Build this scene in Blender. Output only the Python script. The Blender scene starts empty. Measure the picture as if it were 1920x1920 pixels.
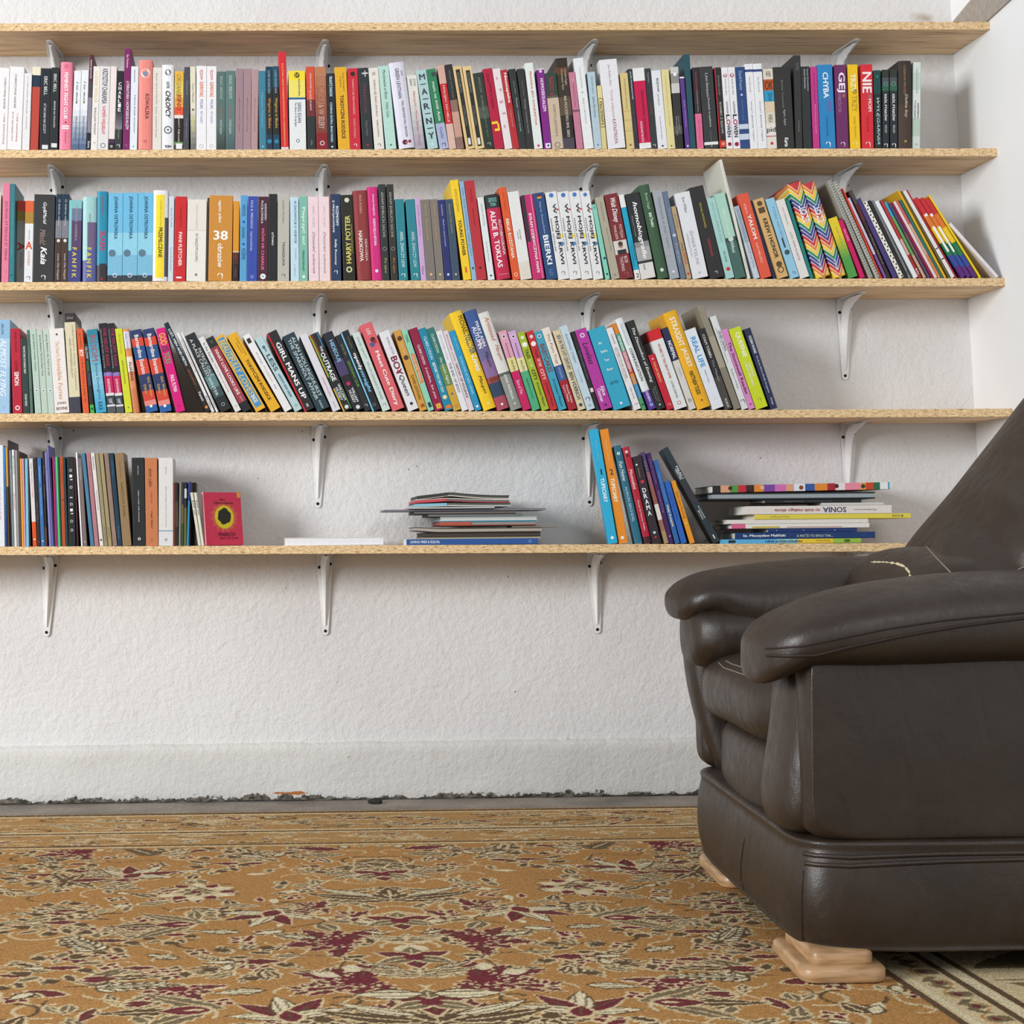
import bpy, bmesh, math, random
import numpy as np
from mathutils import Vector, Matrix, noise
from mathutils.bvhtree import BVHTree
random.seed(7); RNG = np.random.default_rng(7)
S = bpy.context.scene
C = S.collection
# ------------------------------------------------------------------ camera
F = 3138.0                       # focal length in pixels of a 1920 px frame
YAW, ROLL = 0.026, 0.0098
CX, CY = 562.0, 1029.0
W_ = Vector((math.sin(YAW), math.cos(YAW), 0)); R0 = Vector((math.cos(YAW), -math.sin(YAW), 0)); U0 = Vector((0, 0, 1))
R_ = R0*math.cos(ROLL) - U0*math.sin(ROLL); U_ = U0*math.cos(ROLL) + R0*math.sin(ROLL)
def ray(px, py): return (W_*F + R_*(px-CX) - U_*(py-CY)).normalized()
YWALL, YPLINTH, YEDGE = 4.49, 4.472, 4.27
d0 = ray(650, 1501); CAMH = -d0.z*YPLINTH/d0.y
CAM = Vector((0, 0, CAMH))
def at(px, py, Y):
    d = ray(px, py); return CAM + d*(Y/d.y)
def ground(px, py, z=0.0):
    d = ray(px, py); return CAM + d*((z-CAMH)/d.z)
cd = bpy.data.cameras.new('camera'); cam = bpy.data.objects.new('camera', cd); C.objects.link(cam)
cd.sensor_width = 36; cd.lens = F/1920*36; cd.shift_x = (960-CX)/1920; cd.shift_y = (CY-960)/1920
cd.clip_start = 0.05
m = Matrix.Identity(4)
for i in range(3):
    m[i][0] = R_[i]; m[i][1] = U_[i]; m[i][2] = -W_[i]; m[i][3] = CAM[i]
cam.matrix_world = m; S.camera = cam
# ------------------------------------------------------------------ light and exposure
S.view_settings.view_transform = 'Standard'; S.view_settings.look = 'None'
S.view_settings.gamma = 1; S.view_settings.use_curve_mapping = False
S.view_settings.exposure = 0.0
wd = bpy.data.worlds.new('room_light'); S.world = wd; wd.use_nodes = True
bg = wd.node_tree.nodes['Background']; bg.inputs[0].default_value = (0.93, 0.96, 1.0, 1); bg.inputs[1].default_value = 0.52
def area(name, loc, target, sx, sy, power, col=(1, 1, 1), spread=180):
    l = bpy.data.lights.new(name, 'AREA'); l.shape = 'RECTANGLE'; l.size = sx; l.size_y = sy; l.energy = power; l.color = col; l.spread = math.radians(spread)
    o = bpy.data.objects.new(name, l); C.objects.link(o); o.location = loc
    o.rotation_euler = (Vector(target)-Vector(loc)).to_track_quat('-Z', 'Y').to_euler()
area('window_and_fill_light', (-4.9, 0.2, 2.15), (1.4, 4.4, 1.3), 1.7, 1.8, 395, (0.965, 0.985, 1.0))
area('window_and_fill_light', (1.3, -1.6, 2.9), (1.2, 4.4, 1.5), 1.6, 1.2, 42, (0.98, 0.99, 1.0))  # added front fill that evens out the wall, not a known window
# ------------------------------------------------------------------ helpers
def lin(h):
    h = ''.join(c*2 for c in h) if len(h) == 3 else (h+h[-1]*6)[:6]
    v = [int(h[i:i+2], 16)/255 for i in (0, 2, 4)]
    return tuple(((c+.055)/1.055)**2.4 if c > .04045 else c/12.92 for c in v)
MATS = {}
def mat(h, rough=.5, gain=.92, kind='p'):
    """printed paper, board or paint: one colour with a faint mottle"""
    k = (h, rough, gain, kind)
    if k in MATS: return MATS[k]
    m = bpy.data.materials.new('print_'+h); m.use_nodes = True; nt = m.node_tree; b = nt.nodes['Principled BSDF']
    c = [min(.86, x*gain) for x in lin(h)]
    b.inputs['Roughness'].default_value = rough
    b.inputs['Specular IOR Level'].default_value = .22
    if kind == 'p':
        tc = nt.nodes.new('ShaderNodeTexCoord'); n = nt.nodes.new('ShaderNodeTexNoise'); n.inputs['Scale'].default_value = 140; n.inputs['Detail'].default_value = 2
        r = nt.nodes.new('ShaderNodeMixRGB'); r.inputs[1].default_value = (*[x*.9 for x in c], 1); r.inputs[2].default_value = (*[min(.9, x*1.1) for x in c], 1)
        nt.links.new(tc.outputs['Object'], n.inputs['Vector']); nt.links.new(n.outputs['Fac'], r.inputs[0]); nt.links.new(r.outputs[0], b.inputs['Base Color'])
    else: b.inputs['Base Color'].default_value = (*c, 1)
    MATS[k] = m; return m
def nodemat(name):
    m = bpy.data.materials.new(name); m.use_nodes = True
    return m, m.node_tree, m.node_tree.nodes['Principled BSDF']
def N(nt, t, **kw):
    n = nt.nodes.new('ShaderNode'+t)
    for k, v in kw.items():
        if k in n.inputs: n.inputs[k].default_value = v
        else: setattr(n, k, v)
    return n
def ramp(nt, fac, stops):
    r = nt.nodes.new('ShaderNodeValToRGB'); e = r.color_ramp.elements
    while len(e) < len(stops): e.new(.5)
    for i, (p, c) in enumerate(stops):
        e[i].position = p; e[i].color = (*(lin(c) if isinstance(c, str) else c), 1)
    nt.links.new(fac, r.inputs[0]); return r.outputs[0]
def coords(nt, scale, kind='Object'):
    tc = nt.nodes.new('ShaderNodeTexCoord'); mp = nt.nodes.new('ShaderNodeMapping'); mp.inputs['Scale'].default_value = scale
    nt.links.new(tc.outputs[kind], mp.inputs[0]); return mp.outputs[0]
def bump(nt, b, h, strength, dist=.01):
    n = nt.nodes.new('ShaderNodeBump'); n.inputs['Strength'].default_value = strength; n.inputs['Distance'].default_value = dist
    nt.links.new(h, n.inputs['Height']); nt.links.new(n.outputs[0], b.inputs['Normal']); return n
def obj(name, me, parent=None, mats=(), smooth=False):
    if isinstance(me, bmesh.types.BMesh):
        d = bpy.data.meshes.new(name); me.to_mesh(d); me.free(); me = d
    for x in (mats if isinstance(mats, (list, tuple)) else [mats]): me.materials.append(x)
    if smooth: me.polygons.foreach_set('use_smooth', [True]*len(me.polygons))
    o = bpy.data.objects.new(name, me); C.objects.link(o)
    if parent: o.parent = parent
    return o
def empty(name, loc=(0, 0, 0)):
    o = bpy.data.objects.new(name, None); o.empty_display_size = .05; C.objects.link(o); o.location = loc; return o
def tag(o, label, cat, group=None):
    o['label'] = label; o['category'] = cat
    if group: o['group'] = group
    return o
def struct(o): o['kind'] = 'structure'; return o
def box(bm, lo, hi, mi=0):
    x0, y0, z0 = lo; x1, y1, z1 = hi
    v = [bm.verts.new(p) for p in ((x0,y0,z0),(x1,y0,z0),(x1,y1,z0),(x0,y1,z0),(x0,y0,z1),(x1,y0,z1),(x1,y1,z1),(x0,y1,z1))]
    for f in ((3,2,1,0),(4,5,6,7),(0,1,5,4),(1,2,6,5),(2,3,7,6),(3,0,4,7)):
        bm.faces.new([v[i] for i in f]).material_index = mi
def tube(pts, r, n=6):
    bm = bmesh.new(); rings = []
    for i, p in enumerate(pts):
        t = (pts[min(i+1, len(pts)-1)]-pts[max(i-1, 0)]).normalized()
        a = t.cross(Vector((0, 0, 1)) if abs(t.z) < .9 else Vector((1, 0, 0))).normalized(); b = t.cross(a)
        rr = r[i] if isinstance(r, (list, tuple)) else r
        rings.append([bm.verts.new(p+(a*math.cos(2*math.pi*k/n)+b*math.sin(2*math.pi*k/n))*rr) for k in range(n)])
    for i in range(len(rings)-1):
        for k in range(n): bm.faces.new((rings[i][k], rings[i][(k+1) % n], rings[i+1][(k+1) % n], rings[i+1][k]))
    bm.faces.new(rings[0]); bm.faces.new(rings[-1]); bmesh.ops.recalc_face_normals(bm, faces=bm.faces); return bm
# ------------------------------------------------------------------ the room
def plaster(name, base, dark, rough_amt=1.0, dirt=False, stain=()):
    m, nt, b = nodemat(name); v = coords(nt, (1, 1, 1))
    n1 = N(nt, 'TexNoise', Scale=2.2, Detail=5); n2 = N(nt, 'TexNoise', Scale=55, Detail=6, Roughness=.65); n3 = N(nt, 'TexNoise', Scale=9, Detail=4)
    for n in (n1, n2, n3): nt.links.new(v, n.inputs['Vector'])
    col = ramp(nt, n1.outputs['Fac'], [(.3, dark), (.65, base)])
    # small chips and pock marks
    vo = N(nt, 'TexVoronoi', Scale=26); nt.links.new(v, vo.inputs['Vector'])
    pk = ramp(nt, vo.outputs['Distance'], [(.035, (1, 1, 1)), (.075, (0, 0, 0))])
    msk = ramp(nt, n3.outputs['Fac'], [(.6, (0, 0, 0)), (.68, (1, 1, 1))])
    mm = N(nt, 'Math', operation='MULTIPLY'); nt.links.new(pk, mm.inputs[0]); nt.links.new(msk, mm.inputs[1])
    mx = N(nt, 'MixRGB'); mx.inputs[2].default_value = (*lin('8d8880'), 1); nt.links.new(mm.outputs[0], mx.inputs[0]); nt.links.new(col, mx.inputs[1])
    last = mx.outputs[0]
    if dirt:   # flaked paint and grime along the floor, two rusty flakes
        g = N(nt, 'SeparateXYZ'); tc = nt.nodes.new('ShaderNodeTexCoord'); nt.links.new(tc.outputs['Object'], g.inputs[0])
        n4 = N(nt, 'TexNoise', Scale=16, Detail=7, Roughness=.75); nt.links.new(v, n4.inputs['Vector'])
        k = N(nt, 'Math', operation='MULTIPLY_ADD'); k.inputs[1].default_value = .085; k.inputs[2].default_value = -.031
        nt.links.new(n4.outputs['Fac'], k.inputs[0])
        lt = N(nt, 'Math', operation='LESS_THAN'); nt.links.new(g.outputs['Z'], lt.inputs[0]); nt.links.new(k.outputs[0], lt.inputs[1])
        dc = ramp(nt, n2.outputs['Fac'], [(.4, '3e3a34'), (.6, '7d776c')])
        m2 = N(nt, 'MixRGB'); nt.links.new(lt.outputs[0], m2.inputs[0]); nt.links.new(last, m2.inputs[1]); nt.links.new(dc, m2.inputs[2]); last = m2.outputs[0]
        for (cx, cz, sx, sz) in ((0.165, .163, .06, .004), (.09, .022, .075, .007)):
            vm = N(nt, 'VectorMath', operation='SUBTRACT'); vm.inputs[1].default_value = (cx, 0, cz); nt.links.new(tc.outputs['Object'], vm.inputs[0])
            vs = N(nt, 'VectorMath', operation='MULTIPLY'); vs.inputs[1].default_value = (1/sx, 0, 1/sz); nt.links.new(vm.outputs[0], vs.inputs[0])
            ln = N(nt, 'VectorMath', operation='LENGTH'); nt.links.new(vs.outputs[0], ln.inputs[0])
            ad = N(nt, 'Math', operation='MULTIPLY_ADD'); ad.inputs[1].default_value = 2.2; nt.links.new(n4.outputs['Fac'], ad.inputs[0]); nt.links.new(ln.outputs['Value'], ad.inputs[2])
            l2 = N(nt, 'Math', operation='LESS_THAN'); l2.inputs[1].default_value = 1.75; nt.links.new(ad.outputs[0], l2.inputs[0])
            m3 = N(nt, 'MixRGB'); m3.inputs[2].default_value = (*lin('b0703a'), 1); nt.links.new(l2.outputs[0], m3.inputs[0]); nt.links.new(last, m3.inputs[1]); last = m3.outputs[0]
    for (cx, cz, sx, sz, cc) in stain:
        tc = nt.nodes.new('ShaderNodeTexCoord'); vm = N(nt, 'VectorMath', operation='SUBTRACT'); vm.inputs[1].default_value = (cx, YWALL, cz); nt.links.new(tc.outputs['Object'], vm.inputs[0])
        vs = N(nt, 'VectorMath', operation='MULTIPLY'); vs.inputs[1].default_value = (1/sx, 0, 1/sz); nt.links.new(vm.outputs[0], vs.inputs[0])
        ln = N(nt, 'VectorMath', operation='LENGTH'); nt.links.new(vs.outputs[0], ln.inputs[0])
        ad = N(nt, 'Math', operation='MULTIPLY_ADD'); ad.inputs[1].default_value = 1.3; nt.links.new(n3.outputs['Fac'], ad.inputs[0]); nt.links.new(ln.outputs['Value'], ad.inputs[2])
        m3 = N(nt, 'MixRGB'); m3.inputs[2].default_value = (*lin(cc), 1); nt.links.new(ramp(nt, ad.outputs[0], [(.55, (.85,)*3), (1.0, (0, 0, 0))]), m3.inputs[0]); nt.links.new(last, m3.inputs[1]); last = m3.outputs[0]
    nt.links.new(last, b.inputs['Base Color']); b.inputs['Roughness'].default_value = .85; b.inputs['Specular IOR Level'].default_value = .2
    h = N(nt, 'Math', operation='MULTIPLY_ADD'); h.inputs[1].default_value = .9; nt.links.new(n2.outputs['Fac'], h.inputs[0]); nt.links.new(n3.outputs['Fac'], h.inputs[2])
    h2 = N(nt, 'Math', operation='SUBTRACT'); nt.links.new(h.outputs[0], h2.inputs[0]); nt.links.new(mm.outputs[0], h2.inputs[1])
    bump(nt, b, h2.outputs[0], .55*rough_amt, .006)
    return m
M_WALL = plaster('white_plaster', 'e0dfde', 'd8d6d6', 1.6, False, [(at(1735, 34, YWALL).x, at(1735, 34, YWALL).z, .10, .05, '9c7f5c')]); M_SIDE = plaster('white_plaster_smooth', 'eff0f1', 'e9eaeb', .35)
M_PLINTH = plaster('flaked_plinth_paint', 'd6d4d0', 'cccac6', 1.5, True)
def grid_wall(name, p00, p10, p01, nu, nv, amp, seed, mt):
    """a wall face with the slow unevenness of hand-laid plaster; p00 lower left, p10 lower right, p01 upper left"""
    p00, p10, p01 = Vector(p00), Vector(p10), Vector(p01); nrm = (p10-p00).cross(p01-p00).normalized()
    vs = []
    for j in range(nv+1):
        for i in range(nu+1):
            p = p00+(p10-p00)*(i/nu)+(p01-p00)*(j/nv)
            vs.append(p+nrm*amp*(noise.noise(p*2.3+Vector((seed, 0, 0)))+.5*noise.noise(p*7+Vector((0, seed, 0)))))
    fs = [(j*(nu+1)+i, j*(nu+1)+i+1, (j+1)*(nu+1)+i+1, (j+1)*(nu+1)+i) for j in range(nv) for i in range(nu)]
    me = bpy.data.meshes.new(name); me.from_pydata(vs, [], fs); return struct(obj(name, me, None, mt, True))
XC_TOP = at(1783, 20, YWALL); XC_BOT = at(1823, 700, YWALL)
kx = (XC_TOP.x-XC_BOT.x)/(XC_TOP.z-XC_BOT.z)
def corner_x(z): return XC_BOT.x+kx*(z-XC_BOT.z)
grid_wall('wall_back', (-3.2, YWALL, 0), (corner_x(0)+.03, YWALL, 0), (-3.2, YWALL, 2.6), 120, 64, .0012, 3, M_WALL)
# the right wall leans in a little towards its top; it stands clear of the board ends
me = grid_wall('wall_right', (corner_x(0), YWALL+.02, 0), (corner_x(0)+.09, -2.5, 0), (corner_x(2.6), YWALL+.02, 2.6), 90, 40, .0010, 9, M_SIDE)
# floor
m, nt, b = nodemat('worn_concrete'); v = coords(nt, (1, 1, 1)); n1 = N(nt, 'TexNoise', Scale=6, Detail=6); n2 = N(nt, 'TexNoise', Scale=80, Detail=5)
nt.links.new(v, n1.inputs['Vector']); nt.links.new(v, n2.inputs['Vector'])
mx = N(nt, 'MixRGB', blend_type='OVERLAY'); mx.inputs[0].default_value = .5
nt.links.new(ramp(nt, n1.outputs['Fac'], [(.3, '6f675e'), (.7, '968c80')]), mx.inputs[1]); nt.links.new(n2.outputs['Fac'], mx.inputs[2]); nt.links.new(mx.outputs[0], b.inputs['Base Color'])
b.inputs['Roughness'].default_value = .8; bump(nt, b, n2.outputs['Fac'], .5, .004); M_FLOOR = m
me = bpy.data.meshes.new('floor'); me.from_pydata([(-4, -3, 0), (2.2, -3, 0), (2.2, 4.55, 0), (-4, 4.55, 0)], [], [(0, 1, 2, 3)]); struct(obj('floor', me, None, M_FLOOR))
# plinth along the back wall: lumpy, proud of the wall, with a bevelled ledge
zt0 = at(0, 1403, YPLINTH).z; zt1 = at(1300, 1386, YPLINTH).z
bm = bmesh.new(); nx = 420; x0, x1 = -3.2, corner_x(0)+.02; rows = []
for i in range(nx+1):
    x = x0+(x1-x0)*i/nx; zt = zt0+(zt1-zt0)*(x-at(0, 1403, YPLINTH).x)/(at(1300, 1386, YPLINTH).x-at(0, 1403, YPLINTH).x)
    w1 = noise.noise(Vector((x*9, 1, 0)))*.004+noise.noise(Vector((x*40, 2, 0)))*.0028
    prof = [(YPLINTH+.004+noise.noise(Vector((x*25, 5, 0)))*.004, max(0.0, .004+noise.noise(Vector((x*30, 7, 0)))*.006)), (YPLINTH+.001, .014)]
    prof += [(YPLINTH+noise.noise(Vector((x*8, k*.35, 3)))*.0022, .014+(zt-.024)*k/8) for k in range(1, 9)]
    prof += [(YPLINTH+.004, zt-.004+w1), (YPLINTH+.012, zt+w1*.8), (YWALL+.004, zt+.006+w1)]
    rows.append([bm.verts.new((x, y, z)) for y, z in prof])
for i in range(nx):
    for k in range(len(rows[0])-1): bm.faces.new((rows[i][k], rows[i+1][k], rows[i+1][k+1], rows[i][k+1]))
struct(obj('baseboard_back', bm, None, M_PLINTH, True))
# grey strip standing in for a shadow on the upper right-hand wall
m, nt, b = nodemat('grey_shadow_tone'); v = coords(nt, (1, 1, 1)); n1 = N(nt, 'TexNoise', Scale=60, Detail=5); nt.links.new(v, n1.inputs['Vector'])
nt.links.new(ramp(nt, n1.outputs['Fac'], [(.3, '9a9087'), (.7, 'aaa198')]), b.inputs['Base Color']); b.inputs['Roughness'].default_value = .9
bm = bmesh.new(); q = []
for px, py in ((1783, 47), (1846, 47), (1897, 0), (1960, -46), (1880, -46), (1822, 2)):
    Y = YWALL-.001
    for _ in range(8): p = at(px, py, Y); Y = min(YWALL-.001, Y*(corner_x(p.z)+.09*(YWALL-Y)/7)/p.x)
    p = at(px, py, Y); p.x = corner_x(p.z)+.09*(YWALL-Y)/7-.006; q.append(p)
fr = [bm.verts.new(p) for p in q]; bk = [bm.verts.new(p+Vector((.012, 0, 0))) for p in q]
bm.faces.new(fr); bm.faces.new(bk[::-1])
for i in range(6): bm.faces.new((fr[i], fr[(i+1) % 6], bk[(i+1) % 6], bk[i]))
bmesh.ops.recalc_face_normals(bm, faces=bm.faces); struct(obj('shade_strip_1', bm, None, m))
# ------------------------------------------------------------------ shelves
m, nt, b = nodemat('raw_chipboard_edge'); v = coords(nt, (75, 75, 260)); n1 = N(nt, 'TexNoise', Scale=1, Detail=3, Roughness=.6); n2 = N(nt, 'TexNoise', Scale=2.6, Detail=3)
for n in (n1, n2): nt.links.new(v, n.inputs['Vector'])
c1 = ramp(nt, n1.outputs['Fac'], [(.30, '846644'), (.41, 'd2ae7e'), (.56, 'e4c698'), (.72, 'f2dfbc')])
mk = ramp(nt, n2.outputs['Fac'], [(.60, (0, 0, 0)), (.66, (1, 1, 1))])
mx = N(nt, 'MixRGB'); mx.inputs[2].default_value = (*lin('4f3a26'), 1); nt.links.new(mk, mx.inputs[0]); nt.links.new(c1, mx.inputs[1]); nt.links.new(mx.outputs[0], b.inputs['Base Color'])
b.inputs['Roughness'].default_value = .85; bump(nt, b, n1.outputs['Fac'], .7, .002); M_CHIP = m
m, nt, b = nodemat('oak_laminate'); v = coords(nt, (2.2, 30, 30)); n1 = N(nt, 'TexNoise', Scale=1.6, Detail=6, Roughness=.6, Distortion=.6); nt.links.new(v, n1.inputs['Vector'])
v2 = coords(nt, (14, 240, 240)); n2 = N(nt, 'TexNoise', Scale=1, Detail=3); nt.links.new(v2, n2.inputs['Vector'])
c1 = ramp(nt, n1.outputs['Fac'], [(.30, 'a07c54'), (.42, 'dcb888'), (.6, 'f2d0a2'), (.8, 'f8dab0')])
mx = N(nt, 'MixRGB', blend_type='MULTIPLY'); mx.inputs[0].default_value = .4; nt.links.new(c1, mx.inputs[1]); nt.links.new(ramp(nt, n2.outputs['Fac'], [(.3, '9a8a7a'), (.6, 'ffffff')]), mx.inputs[2])
nt.links.new(mx.outputs[0], b.inputs['Base Color']); b.inputs['Roughness'].default_value = .5; M_LAM = m
# (front top edge at px 0 and at its right end, right end px, thickness px)
SHELF = [(43.5, 40.5, 1868, 15), (281, 277.8, 1873, 15.2), (529, 521, 1889, 15.4), (775.5, 766, 1900, 15.6), (1025, 1017.5, 1893, 16)]
NAMES = ['topmost', 'second', 'third', 'fourth', 'lowest']
SZ = []
for i, (ya, yb, xr, th) in enumerate(SHELF):
    pa, pb = at(0, ya, YEDGE), at(xr, yb, YEDGE); t = at(0, ya, YEDGE).z-at(0, ya+th, YEDGE).z
    sl = (pb.z-pa.z)/(pb.x-pa.x); SZ.append((pa.x, pa.z, sl, t))
    root = empty('wall_shelf', (0, YEDGE, pa.z-sl*pa.x)); root.rotation_euler = (0, -math.atan(sl), 0)
    xl = -1.35; xrr = pb.x; e = .0012
    back = at([1792, 1806, 1824, 1835, 1840][i], 300, YWALL).x
    back = min(back, corner_x(pa.z)-.004)
    bm = bmesh.new()     # the board tapers where its end was scribed to the slanting wall
    pl = [(xl, e), (xrr-.001, e), (back, YWALL-YEDGE-.002), (xl, YWALL-YEDGE-.002)]
    lo = [bm.verts.new((x, y, -t)) for x, y in pl]; hi = [bm.verts.new((x, y, 0)) for x, y in pl]
    bm.faces.new(lo[::-1]); bm.faces.new(hi)
    for k in range(4): bm.faces.new((lo[k], lo[(k+1) % 4], hi[(k+1) % 4], hi[k]))
    obj('board', bm, root, M_LAM)
    bm = bmesh.new(); nn = 300; rng = random.Random(i); rw = []
    for k in range(nn+1):
        x = xl+(xrr-xl)*k/nn; j = lambda s: (rng.random()-.5)*s
        rw.append([bm.verts.new(p) for p in ((x, e, 0), (x, j(.0008), -.0006+j(.0009)), (x, j(.0008), -t+.0006+j(.0009)), (x, e, -t))])
    for k in range(nn):
        for q in range(3): bm.faces.new((rw[k][q+1], rw[k+1][q+1], rw[k+1][q], rw[k][q]))
    bm.faces.new(rw[-1]); ed = obj('front_edge', bm, root, M_CHIP); ed['label'] = 'raw chipboard front edge'
    tag(root, f'{NAMES[i]} long oak laminate shelf board with a raw chipboard edge', 'shelf', 'wall shelves')
def shelf_z(i, x): a, z, sl, t = SZ[i]; return z+sl*(x-a)
# brackets
m, nt, b = nodemat('white_enamelled_steel'); v = coords(nt, (1, 1, 1)); n1 = N(nt, 'TexNoise', Scale=45, Detail=4); nt.links.new(v, n1.inputs['Vector'])
nt.links.new(ramp(nt, n1.outputs['Fac'], [(.24, 'c4c2be'), (.38, 'e2e2e1')]), b.inputs['Base Color']); b.inputs['Roughness'].default_value = .32; M_STEEL = m
M_SCREW = mat('1c1715', .5)
def plate(width0, width1, length, th):
    """tapered strip from z=0 down to -length with a round tip, lying in the xz plane, th deep towards -y"""
    bm = bmesh.new(); pts = [(-width0/2, 0), (-width0/2, -.03)]
    r = width1/2; pts += [(-r*math.cos(a), -length+r-r*math.sin(a)) for a in [math.pi*k/8 for k in range(9)]] + [(width0/2, -.03), (width0/2, 0)]
    f = [bm.verts.new((x, -th, z)) for x, z in pts]; g = [bm.verts.new((x, 0, z)) for x, z in pts]
    bm.faces.new(f); bm.faces.new(g[::-1]); n = len(pts)
    for k in range(n): bm.faces.new((f[k], g[k], g[(k+1) % n], f[(k+1) % n]))
    bmesh.ops.recalc_face_normals(bm, faces=bm.faces); return bm
ARM, LEG = .145, .218
def bracket_meshes():
    a = plate(.042, .017, LEG, .0022); b_ = plate(.042, .017, ARM, .0022)
    bmesh.ops.rotate(b_, verts=b_.verts, cent=(0, 0, 0), matrix=Matrix.Rotation(-math.pi/2, 3, 'X'))
    bmesh.ops.translate(b_, verts=b_.verts, vec=(0, 0, -.0022))
    # pressed rib: rides up the wall leg, sweeps round the inside corner, runs out under the board
    bm = bmesh.new(); prof = []
    for k in range(25):
        t = k/24
        if t < .42: y, z, hgt = -.002, -LEG+.026+(LEG-.105)*t/.42, .004+.014*t/.42
        elif t < .72:
            a_ = (t-.42)/.30*math.pi/2; y, z, hgt = -.058+.056*math.cos(a_), -.075+.068*math.sin(a_), .02
        else: y, z, hgt = -.058-(ARM-.084)*(t-.72)/.28, -.005, .018-.014*(t-.72)/.28
        a_ = 0 if t < .42 else (math.pi/2 if t > .72 else (t-.42)/.30*math.pi/2)
        n = Vector((0, -math.cos(a_), -math.sin(a_))); base = Vector((0, y, z)); w = .0125-.017*abs(t-.57)
        prof.append([base+Vector((-w, 0, 0)), base+Vector((-w*.16, 0, 0))+n*hgt, base+Vector((w*.16, 0, 0))+n*hgt, base+Vector((w, 0, 0))])
    rings = [[bm.verts.new(p) for p in r] for r in prof]
    for k in range(24):
        for q in range(3): bm.faces.new((rings[k][q], rings[k+1][q], rings[k+1][q+1], rings[k][q+1]))
    bm.faces.new(rings[0]); bm.faces.new(rings[-1])
    # web filling the corner behind the rib
    for s in (-.0028, .0028):
        c = [bm.verts.new((s, 0, -.085)), bm.verts.new((s, 0, 0)), bm.verts.new((s, -.07, 0))]+[bm.verts.new((s, -.058+.056*math.cos(q), -.075+.068*math.sin(q))) for q in [math.pi/2*(1-j/6) for j in range(7)]]
        bm.faces.new(c)
    bmesh.ops.recalc_face_normals(bm, faces=bm.faces)
    sc = bmesh.new(); bmesh.ops.create_uvsphere(sc, u_segments=12, v_segments=6, radius=.0042); bmesh.ops.scale(sc, vec=(1, .7, 1), verts=sc.verts)
    out = []
    for n_, q in (('wall_arm', a), ('shelf_arm', b_), ('brace', bm), ('screw', sc)):
        d = bpy.data.meshes.new(n_); q.to_mesh(d); q.free(); d.materials.append(M_SCREW if n_ == 'screw' else M_STEEL)
        d.polygons.foreach_set('use_smooth', [n_ == 'screw']*len(d.polygons)); out.append(d)
    return out
BM = bracket_meshes()
BRK = [[105, 606, 1096, 1572], [107, 605, 1098, 1577], [103, 600, 1101, 1583], [103, 599, 1103, 1590], [95, 609, 1114, 1600]]
COLS = ['first', 'second', 'third', 'fourth']
for i, row in enumerate(BRK):
    for j, px in enumerate(row):
        x = at(px, SHELF[i][0]+40, YWALL).x; z = shelf_z(i, x)-SZ[i][3]-.0004
        root = empty('shelf_bracket', (x, YWALL-.003, z)); root.rotation_euler = (0, [.0, .012, -.02, -.01][j]+[.03, .02, .015, .02, -.01][i]*(j != 0)-.06*(i == 4 and j == 0)*-1, 0)
        for me in BM[:3]: obj(me.name, me, root)
        for p in ((-.0150, -.0025, -.036), (.0150, -.0025, -.0275), (0, -.0025, -LEG+.011)):
            s = obj('screw', BM[3], root); s.location = p; s['label'] = 'black screw head'
        tag(root, f'white steel bracket under the {NAMES[i]} shelf, {COLS[j]} from the left', 'bracket', 'shelf brackets')
for me in BM: me.materials.pop() if len(me.materials) > 1 and me.materials[-1] is None else None
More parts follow.
